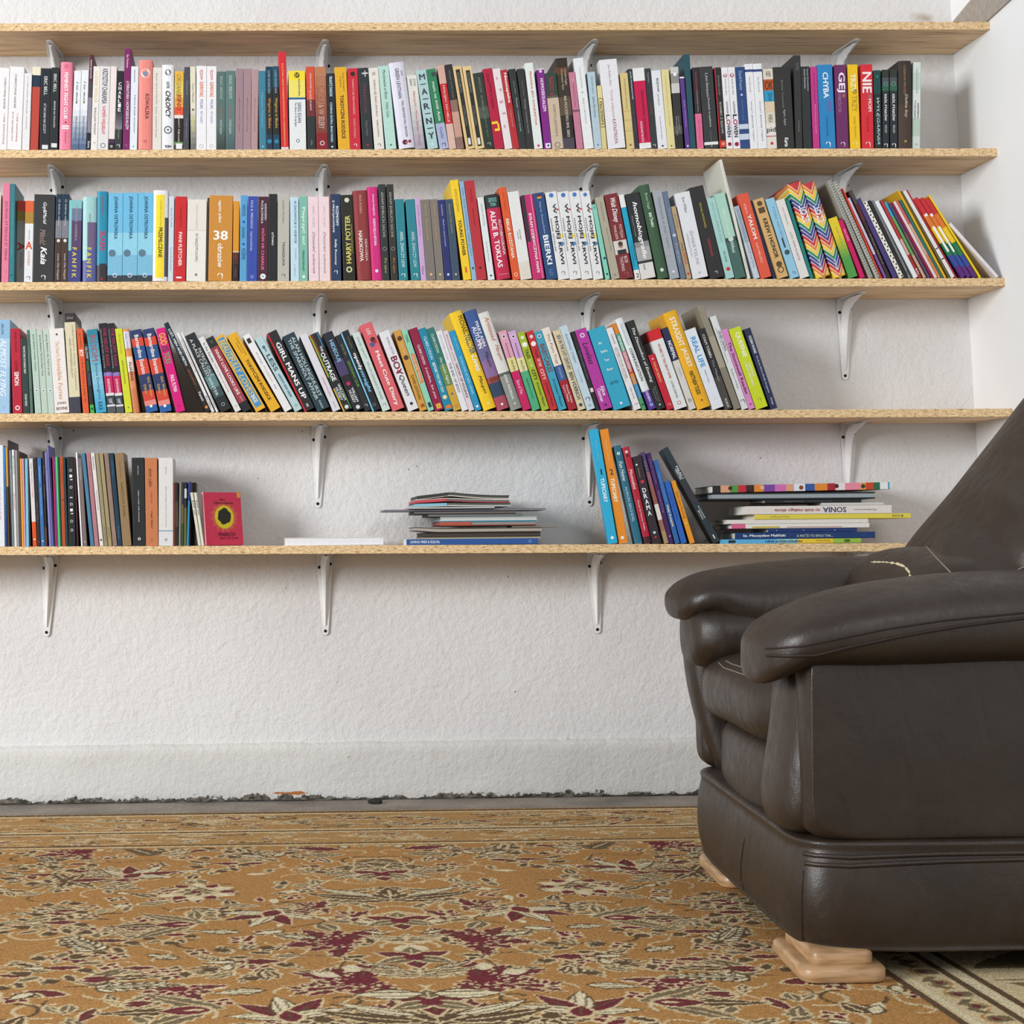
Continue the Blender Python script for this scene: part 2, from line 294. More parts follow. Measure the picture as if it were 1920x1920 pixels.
# ------------------------------------------------------------------ the books
# One book per line: foot x, top x, top y (pixels of the upright spine's left edge), spine colours from the top (colour*share,...; a>b blends)
# options w= thickness px, y= set back mm, D= depth cm, r= rounded | look; kind | printed matter ...
# TEXT~from to height colour across flags (shares of the spine; u bottom-to-top, h level, i slanted, b bold) ; @o disc, @q ring, @r patch, @k hook mark
ROW1 = '''
-7 -7 128 e9e7e6 | white; thick paperback | CHRISTOPHE ANDRÉ~.12 .5 .17 333 .72 | I NIE ZAPOMNIJ~.56 .93 .13 b03a3a .72
19 19 126 e9e7e6 | white; book with red lower lettering | CHRISTOPHE ANDRÉ~.09 .5 .17 333 .45 | I NIE ZAPOMNIJ~.57 .9 .13 b5403e .62 | BYĆ SZCZĘŚLIWY~.55 .9 .13 b5403e .32
47 46 138 e4e1e2 w=14 | milky white; slim book | H. C. MAN I HOMO I SEKSUALIZM I WOLNOŚĆ~.04 .73 .2 777
62 61.5 126 e6dfc4*.1,24384a*.14,b94a3e y=2 | brick red; paperback with navy corner | 
80 77 128.6 2c2f33 | slate black; white brush lettered paperback | ERIC BELL~.1 .33 .33 e6e6e6 | AŻ DO DNA NA SZCZYT~.43 .8 .3 dedede | @r .94 .99 .25 .85 ddd
99 96.5 127 2e3134 w=15 | black; brush lettered orange edged paperback | ERIC BELL~.08 .3 .36 e6e6e6 | BIEGNIJ NA WSCHÓD~.41 .73 .3 dedede | @r .92 .97 .2 .9 ddd
117 114 117.5 e8839b r | pink; hardback with white capitals | FEMINIST FIGHT CLUB~.12 .65 .32 fff .5 b | @q .05 .3 c23a5e | @o .69 .14 7d2340 | @r .725 .74 .2 .8 fff | @r .75 .765 .2 .8 fff | krytyka~.8 .93 .16 c05070
140 139.5 133 e6e8ea*.5,e6e8ea>4f6485 | white blue; paperback fading to blue | I to mnie~.14 .42 .3 444 .5 i | @o .3 .2 d0393b | @o .4 .22 d29a35 | Klara Wyszyńska~.58 .88 .28 555 .5 i
154 153.3 132 e6e8ea*.5,e6e8ea>4f6485 | pale blue; paperback fading to blue | I to mnie~.14 .42 .3 444 .5 i | @o .3 .2 d0393b | @o .4 .22 d29a35 | Klara Wyszyńska~.58 .88 .28 555 .5 i
168.5 168 103 5b2d38*.28,53464f*.17,8a8392*.37,2b2a2f | plum grey; slim tall booklet | TRANZ SEKSUALIZM~.05 .25 .4 ddd | Karta~.91 .98 .5 fff
176 175.5 125 e9e3dd | warm white; book with golden lettering | LUDZIE WOLNI~.06 .43 .4 e0bf72 | WACŁAW MODNY~.49 .82 .3 555 | @k .92 .3 333
189 188 125 dfdcdb | silver white; book with striped lettering | KRZYSZTOF CHARAMSA~.03 .45 .5 555 .5 b | KAMIEŃ WĘGIELNY~.48 .82 .5 d9626a .5 b | @q .95 .5 777
209 208 125 e8dcd7*.87,4a3450*.05,2a2427 | blush cream; book with dark foot | @o .96 .5 999
221 219.5 133.4 2b2b2d*.46,2b2b2d>85838b*.28,3a3a3d | black; narrow book with spaced white capitals | CHARLIE~.14 .52 .42 f3f3f3 .5 vb | Krytyka~.74 .86 .3 999 | @k .95 .4 eee
236 233.5 91.7 7d2a63 | purple; very tall thin book | Bez Chudeusza~.06 .19 .3 e6d5e2 | LITERATURA I HOMOSEKSUALIZM~.32 .8 .42 eee .6 i | @k .96 .3 b58fae
249 246 125 dfe6ec | icy white; book with tiny lettering | Michał Głowiński~.04 .19 .2 567 | Ciemne światła narratorów~.34 .8 .22 678 .6 | @o .96 .16 456
265 260.5 113.6 e78a80 r | salmon; hardback with round sticker | KOWALSKA~.38 .66 .28 6d2f33 .62 | @o .15 .66 dbe6ea | @o .155 .3 6e8fae .45 | @q .91 .2 8c4a48
291.7 287 127 dfd9cf | pale stone; book with grey script | René Girard Miłość, która zmienia świat~.07 .85 .26 8f8a84 .42
309.5 304 122.5 e8e8ea r | bright white; thick hardback with black title | CHŁOPCY~.31 .63 .42 222 .5 ib | JAKUB ĆWIEK~.2 .28 .4 333 | @o .09 .5 666 | @o .09 .22 eee | @q .77 .66 666 | @o .77 .16 555 | SQN~.95 .985 .5 222 .5 hb
332.5 328 134 e8b24a*.14,e3c061*.2,dba24c*.12,dc5a3c*.1,e6e0d8*.04,2e241f*.3,5f8a46*.04,2e241f | yellow black; thick patchwork paperback | ORGANIZM~.04 .38 .5 7d8f3c .45 i | KINO~.3 .5 .5 c43224 .5 b | Krzysztof T. Dąbrowski~.55 .9 .2 eee | @r .92 .99 .2 .9 e9e6e8
349.5 345.5 126 4b4d53 | slate grey; slim book | Ryszard~.17 .33 .3 999 | Ciepło i zimno~.62 .86 .28 8d9098
363.5 356.5 125 dfd9c0*.5,dfd9c0>6d6b66 | cream grey; book fading downward | Yann Martel~.2 .43 .3 777 | @o .52 .4 555 | LABIRYNT~.6 .78 .45 d8cf7a
374 368.5 124 ebe9ea | clean white; book with rainbow lettering | TĘCZOWY~.04 .17 .33 cf3f3c .45 b | ELEMENTARZ~.19 .37 .33 e07a4a .5 b | POLSKI~.4 .51 .26 7d74b4 | NIE CAŁKIEM~.54 .68 .22 a3a9dd | @q .96 .4 bbb
393.5 388 124.5 ebe9ea | plain white; book with rainbow lettering | TĘCZOWY~.04 .17 .33 cf3f3c .45 b | ELEMENTARZ~.19 .37 .33 e07a4a .5 b | POLSKI~.4 .51 .26 7d74b4 | NIE CAŁKIEM~.54 .68 .22 a3a9dd | @q .96 .4 bbb
412 407 134.5 59706c*.7,59706c>3b4340 | sea green; book with deckled top | ISAAC BIEDNY~.06 .36 .32 9fb3ac | Krótka historia~.45 .62 .3 9c7470 | mężczyzn~.62 .8 .36 c5cfcb
429 423.5 133 5f7a76*.7,5f7a76>4b5e62 | grey green; book with deckled top | ISAAC BIEDNY~.06 .36 .32 b5c6c0 | Krótka historia~.45 .62 .3 9c7470 | mężczyzn~.62 .8 .36 c5cfcb
447 442 129 9d8189 | dusty mauve; plain book | tajemnica wyznań i innych~.35 .78 .2 6b545b
462 457 129 a1868c | mauve grey; plain book | tajemnica wyznań i innych~.35 .78 .2 6b545b
477 472.5 130 b29092 | rose mauve; plain book | tajemnica wyznań i innych~.35 .78 .2 7b5a5c
492.5 485 133 3f7f97 | steel blue; slim book | Historia i literatura~.28 .72 .3 7fb2c5 | @o .96 .25 9cc
505.5 498 125 1e3e50*.3,2a2b2c*.52,243c4c | midnight blue; book with orange gothic title | LOIS DUNCAN~.05 .32 .34 9fb6c2 | Wzgórza w Blasku~.38 .74 .5 dd9a45 | @o .9 .5 2a7da6 | @q .9 .6 3f9cc4
519 510.5 124.5 1f5265*.25,2a2b2c*.57,22445a | ink blue; book with golden gothic title | LOIS DUNCAN~.05 .32 .34 9fb6c2 | Wzgórza w Blasku~.38 .74 .5 d6b04c | @o .9 .5 2a7da6 | @q .9 .6 3f9cc4
533.5 522 97.5 d32a36*.975,e0cfcc w=14 | scarlet; very tall book with yellow lettering | KULTURA GRUP MNIEJSZOŚCIOWYCH I MARGINALNYCH~.12 .96 .36 efc54e .5
549.5 541 133 f2d835*.12,ecdc6a*.22,235d94*.025,e3e5e4 w=31 | yellow white; thick book with blue band | @o .055 .33 222 | SF~.035 .075 .26 f2d835 .5 h | MASTERWORKS~.1 .32 .09 333 .62 | GREG EGAN~.4 .66 .2 4d5a80 .62 | The Best of Greg Egan~.4 .71 .12 333 .38 | @q .89 .22 345
583 573.5 125 d2513a*.4,6e3036*.2,2f3332 | orange black; slim book in three tones | NADJA KLINGER~.08 .27 .25 f0d5c8 | ZEGAREK ZE SNÓW~.28 .53 .25 f0d5c8 | Alfa~.88 .95 .2 888
600 589.5 125.5 c08058>7b3d35*.8,8a2129 | copper; thick book fading to red | ANDRZEJ~.07 .45 .6 b5836a .5 | & W~.46 .58 .5 c9a08c | SELERY~.6 .75 .5 cfb8ab | @o .925 .42 d9c7c0 | @o .925 .26 7d2028
621.5 612 138 27292c | jet black; book with bright blue capitals | FRANTZ FANON~.04 .3 .36 c8e2f2 .5 b | CZARNA SKÓRA, BIAŁE MASKI~.38 .9 .36 b9dcf0 .5 b | @o .965 .25 ccd
640.5 627 126.5 e3ab2a | mustard; paperback with black capitals | Susan Forward~.07 .29 .14 5d4414 .72 | Craig Buck~.11 .25 .12 5d4414 .45 | TOKSYCZNI RODZICE~.34 .87 .3 3a2a10 .5 b
663 651 128.5 c9293a | red; book with fine cream title | @o .07 .45 2d2a20 | TONĄCY SIĘ PAN POWIEŚĆ~.13 .57 .28 e9b9ad .5 | IZABELA MORSKA~.62 .86 .2 e2a3a0 | @k .95 .3 eee
686.5 671 128 303437 | graphite; book with crossed strokes | @r .035 .11 .62 .7 ddd | @r .06 .075 .35 .95 ddd | ZMIERZCHA~.18 .56 .34 70454a | IZABELA MORSKA~.65 .84 .2 777 | @o .95 .22 b03038
708.5 690.5 128 e4ded4 | cream; book with thin grey capitals | THE~.05 .09 .3 555 | KÓŁKO SIĘ PANI URWAŁO~.15 .6 .28 6f6a66 | IZABELA MORSKA~.64 .85 .15 777 | @k .95 .3 333
730 709 124.5 b6d9cd | mint; book with dark green script | Mordowanie w Efezie~.05 .4 .28 3b5f5b | Nikki Gale~.44 .62 .28 5b8a86 | @o .95 .16 244
755 728.5 119.5 dcd9e6 r | lavender white; thick hardback with spaced title | JOHN~.1 .16 .12 667 .72 | GREEN LEVITHAN~.07 .42 .22 445 .45 | WILL GRAYSON WILL GRAYSON~.45 .87 .14 556 .55 | @o .93 .33 6a2233 .4 | @o .925 .2 9a3048 .7
785 762.5 142 dedcd2*.3,dedcd2>a29bab | cream lilac; book with red side title | JOHN~.05 .15 .26 555 .68 | GRAY~.05 .15 .26 555 .34 | Mężczyźni z Marsa, kobiety z Wenus~.22 .95 .3 bd6d76 .5
809 780 133 acccca w=20 | aqua; thick book with huge spaced letters | M-A-R-N-Y~.04 .88 .58 3c3e4a .5 vb | @o .94 .3 c3dff0
831 799 131 2f7f57*.68,a9b0cc | emerald; book with white title | mam na imię Ania~.16 .65 .4 dfeee2 | Cadiki~.73 .87 .3 6c7a9a | @o .07 .5 3b4a48 .7 | @k .95 .4 334
849 820 123.5 d2a89a*.22,c3222b*.48,d8b5a6 w=13 | flesh pink; book with red title band | HOŁUJĄC DO HELLE~.24 .68 .42 f0d8d0 .45
863 834 122 2b2c2c*.42,8b6c60*.14,c49a86*.3,8a6b60 w=15 | black skin; book with flesh coloured foot | WIRGINIA SATYRA RAZEM~.06 .4 .22 777
880.5 848.5 125.5 dcbf86 | sand; book with black stripe label | @r .04 .97 .28 .74 2c2b28 | KULTURA BIEDOTA~.08 .32 .22 888 | LA LETRA E LEGENDA~.48 .72 .22 777 | @r .87 .95 .35 .62 ddd
898 867 125.5 dfc48c | ochre sand; book with black stripe label | @r .05 .97 .28 .74 2c2b28 | KULTURA BIEDOTA~.08 .32 .22 888 | LA LETRA E LEGENDA~.48 .72 .22 777 | @r .87 .95 .35 .62 ddd
915.5 887 138 30382f*.45,4d574c*.15,2a332a | forest black; book with dim photograph | JANUSZ LEON~.06 .26 .28 7d877b | DO WIDZENIA~.3 .5 .26 7b8578 | SZEPCZĄ LECZ~.55 .85 .2 7d877b | @k .94 .3 ccc
934 905 130 b41a3d | crimson; book with yellow hook drawing | Cywia~.06 .17 .4 6d1a2c .4 i | dziękuję za szampana~.17 .5 .38 7d1a30 .5 | @r .66 .69 .1 .75 f0d030 | @r .69 .78 .66 .84 f0d030 | @r .75 .78 .3 .84 f0d030
953 923 130 e6dcdd | white pink; book with scribbled pink drawing | @r .1 .14 .3 .5 d7a3ac | @r .25 .28 .5 .8 cf98a4 | @r .4 .43 .25 .7 d39aa6 | @r .55 .57 .4 .8 c98896 | @r .7 .74 .3 .5 d5a4ae | ~
968.5 938.5 132 b52b31 | tomato red; narrow book with white title | Niezatapialna~.04 .42 .55 f4efe8 .55 b | Tatiana Szurlej~.5 .72 .2 e0b0aa
981 953 130.5 2d3130 | coal black; slim book with pale script | Henry Miller~.15 .32 .22 899 | Mówiąc i romanse inaczej~.36 .78 .3 9fb5b5 .5
994.5 969 130 303030 | smoky black; slim book | Henry Miller~.15 .35 .22 777 | Mówiąc i romanse inaczej~.38 .8 .3 999 .5
1008.5 983.5 119 e0e6e2 w=16 | minty white; tall book with red capitals | PRAWDA JEST KONKRETNA~.1 .73 .3 cd5b49 .5 b | @o .965 .28 c23038
1027 1006 130 e9e6ea*.01,7f2182 | violet; book with bold white capitals | HOMOSEKSUALIZM~.12 .53 .42 f2e6f2 .55 b | @o .03 .4 d9c5dc | @r .93 .99 .2 .85 e9edf2 | @o .96 .3 2a3560 .55
1041.5 1021 138 2f4438*.3,4b5d4c*.03,c9b59d | green beige; two tone book | RADO 69~.06 .32 .38 b03050 | DOROTA JAWORSKA~.42 .84 .28 8a7a68 | @q .95 .5 776
1063.5 1041.5 110 33291f*.1,5e3a26*.08,3a3026*.25,5d4c3a*.2,2e2620*.25,4b4450 | walnut brown; tall book printed with an old painting | Camille Paglia~.12 .3 .2 c9b89c .72 | Christopher Ryan~.12 .35 .2 c9b89c .42 | NA POCZĄTKU BYŁ SEKS~.42 .87 .3 d9d2c6 .5
1088 1066 136 c27b92 | rose; slim book | Mężczyźni i seks~.15 .45 .3 a25a72 | @q .1 .3 e6c8d2 | @r .49 .52 0 1 7d5560
1102 1075.5 110 e6e7e7 w=18 | snow white; tall plain book | Tomasz Jedrowski~.1 .33 .18 aaa | @o .38 .16 998 | Płynąc w ciemnościach~.44 .72 .18 999
1121 1101 135.5 b4c8d1 | powder blue; book with small dark lettering | Dzikie palmy i Salome~.06 .28 .26 6e8797 | Zakon Bez Kolców~.32 .6 .26 5e7787 | @o .95 .18 345
1136 1119.5 161 e0d193*.3,d9c78a | pale yellow; short book with oval title | @r .2 .66 .06 .96 3a2f1e | @r .21 .65 .14 .88 e0d193 | KAMASUTRA~.24 .62 .5 33291c .5 ub
1146.5 1123.5 113 e5e3e6 w=33 | glossy white; very thick book with spaced capitals | Jon Kabat-Zinn~.06 .3 .14 777 .5 | ŻYCIE PIĘKNA~.34 .66 .17 b98f96 | KATASTROFA~.67 .95 .19 a8485e .5
1182 1162.5 137.5 d5c083 | straw yellow; book with hairline ruling | Jan Maria Jaworska~.08 .3 .2 8d7a48 | Ślepowidzenie~.32 .48 .2 8d7a48 | @o .95 .25 665520 | @r .5 .505 0 1 b09a5e | @r .62 .625 0 1 b09a5e | @r .76 .765 0 1 b09a5e
1196.5 1177 130 2d3236*.35,35333a | blackish blue; slim book | JACEK KOCHANOWSKI~.03 .38 .36 c5dfe3 .5 b | Socjologia seksualności~.42 .8 .28 6b5a70
1206 1186 128.5 e7e6e4*.16,c8144b*.77,e7e6e4 | raspberry white; book with crimson jacket | MARTA KONARZEWSKA~.28 .6 .2 5d1230 .62 b | PIOTR PACEWICZ~.62 .9 .2 5d1230 .62 b | ZAKAZANE MIŁOŚCI~.66 .92 .24 f0dfe4 .35
1228 1208.5 129 33393a | iron black; narrow book | Tomasz Kaczor~.05 .18 .24 aab | ELEKTRY~.44 .58 .34 7d4b48 | @k .96 .4 eee
1240 1220.5 133 e3e4e8 | frost white; book with mixed grey lettering | BŁĘDNIK~.1 .28 .28 555 .55 b | Agata Dąbrowska~.3 .45 .2 888 | opowieści dla dorosłych~.58 .88 .14 888 | @o .965 .2 222
1259 1240 131 dfd398 | butter; book with faded title | DZIAŁALNOŚĆ NAUKOWA I TOŻSAMOŚĆ~.08 .72 .2 bdae74 | @o .965 .2 222
1273 1257 126 c9c7c3*.08,8f8d88*.12,cdcac4*.12,33322f*.4,57554e*.1,2c2b28 w=15 | black silver; book with photographic top | @r .07 .11 .3 .7 eee | Instytut Pamięci~.6 .78 .14 bbb .6 | Warszawa w sztuce~.6 .84 .14 bbb .35
1292 1274.5 144.5 f0eef2*.02,5a3a86 | lilac purple; very slim booklet | studia i teksty kultury~.32 .7 .3 b9a5d0 | @o .96 .4 eee
1300.5 1282 102 27505a w=11 | petrol; tall dark teal book | 
1314 1298 127 33282a*.57,dc6d92 w=12 | maroon pink; slim book with pink foot | Karol Radziszewski~.06 .3 .26 a04868 | homoseksualizm w Polsce~.3 .55 .16 bbb | queer archives institute~.64 .92 .2 a8456a
1328 1310 126 37393b*.92,e6e6e6*.035,37393b w=26 | charcoal; thick book with grey serif title | Lévi-Strauss~.08 .37 .18 c0c2c4 .52 | Smutek tropików~.38 .74 .18 c0c2c4 .52 | opowieści~.79 .91 .1 888 | @o .97 .08 ddd
1356 1339 127 2d2c2d*.9,d2472e*.08,2d2c2d w=13 | red black; slim book with spaced title | @r 0 1 0 .16 c2202e | ÉDOUARD LOUIS~.1 .34 .26 999 .55 | KONIEC Z EDDYM~.43 .81 .32 c9c3b4 .55 | @o .94 .45 e8a080 .55
1369 1352.5 127 e9e7e9 | bone white; book with bold red and navy title | @o .1 .62 a32a58 | M~.075 .125 .3 fff .5 hb | MIŁOŚĆ, SEKS I SERCE~.14 .34 .2 556 | ALEXANDER~.42 .57 .24 445 | L~.58 .64 .55 222 .5 b | O~.64 .71 .6 b01f45 .5 b | WEN~.71 .86 .55 26304f .5 b | @o .945 .6 9c1f45
1381.5 1364.5 126.5 e9e7e9 | paper white; book with bold red and navy title | @o .1 .62 a32a58 | M~.075 .125 .3 fff .5 hb | MIŁOŚĆ, SEKS I SERCE~.14 .34 .2 556 | ALEXANDER~.42 .57 .24 445 | L~.58 .64 .55 222 .5 b | O~.64 .71 .6 b01f45 .5 b | WEN~.71 .86 .55 26304f .5 b | @o .945 .6 9c1f45
1395 1378 126.5 2f4a7c*.7,c9d3e0*.06,2f4a7c*.06,c9d3e0*.07,2f4a7c | cobalt; book with pale waves low down | David France~.05 .28 .3 a9b9d6 | @o .34 .22 ccd8ea | Jak przetrwać zarazę~.4 .66 .3 5d7ab0
1413 1396 120.5 eae9eb*.065,3a4a86*.03,e8e8ea | ivory white; book with navy ring band | Yaa Morandi~.15 .33 .2 888 | WCIĄŻ JESZCZE ŻYJEMY~.44 .92 .24 667
1429 1412 120 eae9eb*.065,3a4a86*.03,e8e8ea | pearl white; book with navy ring band | Yaa Morandi~.15 .33 .2 888 | WCIĄŻ JESZCZE ŻYJEMY~.44 .92 .24 667
1445 1430.5 130 dcd3c2*.13,b5572e*.14,3496be*.14,dcc7a8*.14,d9d0c0*.14,e2ddd5*.15,b8293a*.01,dfd8cc | patchwork; book of coloured squares | KOBIETY~.03 .1 .5 555 | OK~.15 .26 .8 5a2a16 .5 h | JEDNA~.3 .4 .5 1f6a8a | ANIELA~.57 .67 .4 776 | pid~.73 .81 .9 333 .5 h | @o .935 .3 c23040
1463.5 1449 126.5 333230 w=33 | matt black; very thick book with white script | Bartosz Żurawiecki~.16 .5 .12 888 | Agata, Agata~.52 .72 .16 aaa .52 | Karta~.87 .98 .22 fff .55 b
1498.5 1488 104 363536 w=14 | pitch black; tall slim book | FUTRA~.08 .16 .32 777 | Kolekcja~.7 .82 .24 888
1513 1501.5 125 313434 w=16 | ebony; book with small white author lines | Patrycja Wieczorkiewicz~.03 .3 .16 ddd .75 | Aneta Watowska~.03 .27 .16 ddd .42
1531 1519 125.5 c03a86 | fuchsia; slim book | Psychologia i seksualność~.08 .45 .3 8d2058 | Fenomeny nauki~.46 .82 .3 de8fb8
1545 1531.5 122 2d84be w=29 | azure; thick book with white capitals | CHYBA~.09 .4 .36 eef4f8 .52 b | WIDZĘ~.41 .56 .24 8a5aa8 .68 | Nowakowski~.62 .85 .16 2a6a9a | @k .95 .3 eef
1576 1564.5 122 6e2f63 w=22 | plum; thick book with white capitals | GEJ~.09 .33 .7 f6eef4 .5 b | W~.35 .39 .3 e2913c .7 | MIEŚCIE~.35 .57 .36 a87aa0 .38 | @k .95 .35 e0cfe0
1601 1589 121.5 f0c322 w=19 | sun yellow; book with white capitals | TRZY~.11 .33 .5 faf2da .5 b | PO~.3 .35 .4 4d4420 .62 b | TRZY~.37 .56 .48 b89420 .55 | Jacek Melchior~.62 .88 .24 caa22a | @k .95 .4 f6e6a0
1623 1614 121 d8303a w=22 | poppy red; book with white capitals | NIE~.09 .34 .78 f4ecea .5 b | W~.36 .4 .3 3a9ab8 .72 b | MOIM~.41 .56 .3 f2dcd8 .72 b | typie~.6 .8 .2 b02028 | @k .95 .4 f0d0d0
1647 1638 132 1f4a49*.3,2a3030 w=13 | bottle green; narrow book with zigzag white print | WYLĘGARNIA~.35 .95 .5 bdd8d4 .5 i | @o .08 .35 35806a
1661 1654.5 131 343a33*.1,50545a*.1,37624d*.07,2d3337 w=12.5 | night black; book with white bird title | KRÓL PTAKÓW~.31 .65 .42 f0f0f0 .5 b | WILSON~.7 .8 .3 ccc | @k .96 .5 eee | @q .18 .6 58a080
1675.5 1668.5 130.5 343a33*.1,50545a*.1,37624d*.07,2d3337 w=14 | raven black; book with white bird title | KRÓL PTAKÓW~.31 .65 .42 f0f0f0 .5 b | WILSON~.7 .8 .3 ccc | @k .96 .5 eee | @q .18 .6 58a080
1691 1684.5 115 3c3430*.5,4b3d35 w=24 r | bronze brown; hardback with handwritten title | CZESŁAW MIŁOSZ~.05 .38 .16 a5834e .45 | Dolina Issy~.38 .65 .3 d8c9a8 .55 i | @o .92 .22 a58a3c
1716.5 1712 117 d5ded6*.12,c3d3c6*.2,dde4dd*.33,b9cabc*.2,cfdad0 w=15 y=6 | leaf grey; pale book with leafy print | RICHARD POWERS~.08 .36 .2 9aa | SERPENS~.47 .65 .22 667 .68 b | ŻYCIE DRZEW~.44 .66 .22 667 .32 b | @q .95 .25 455
'''
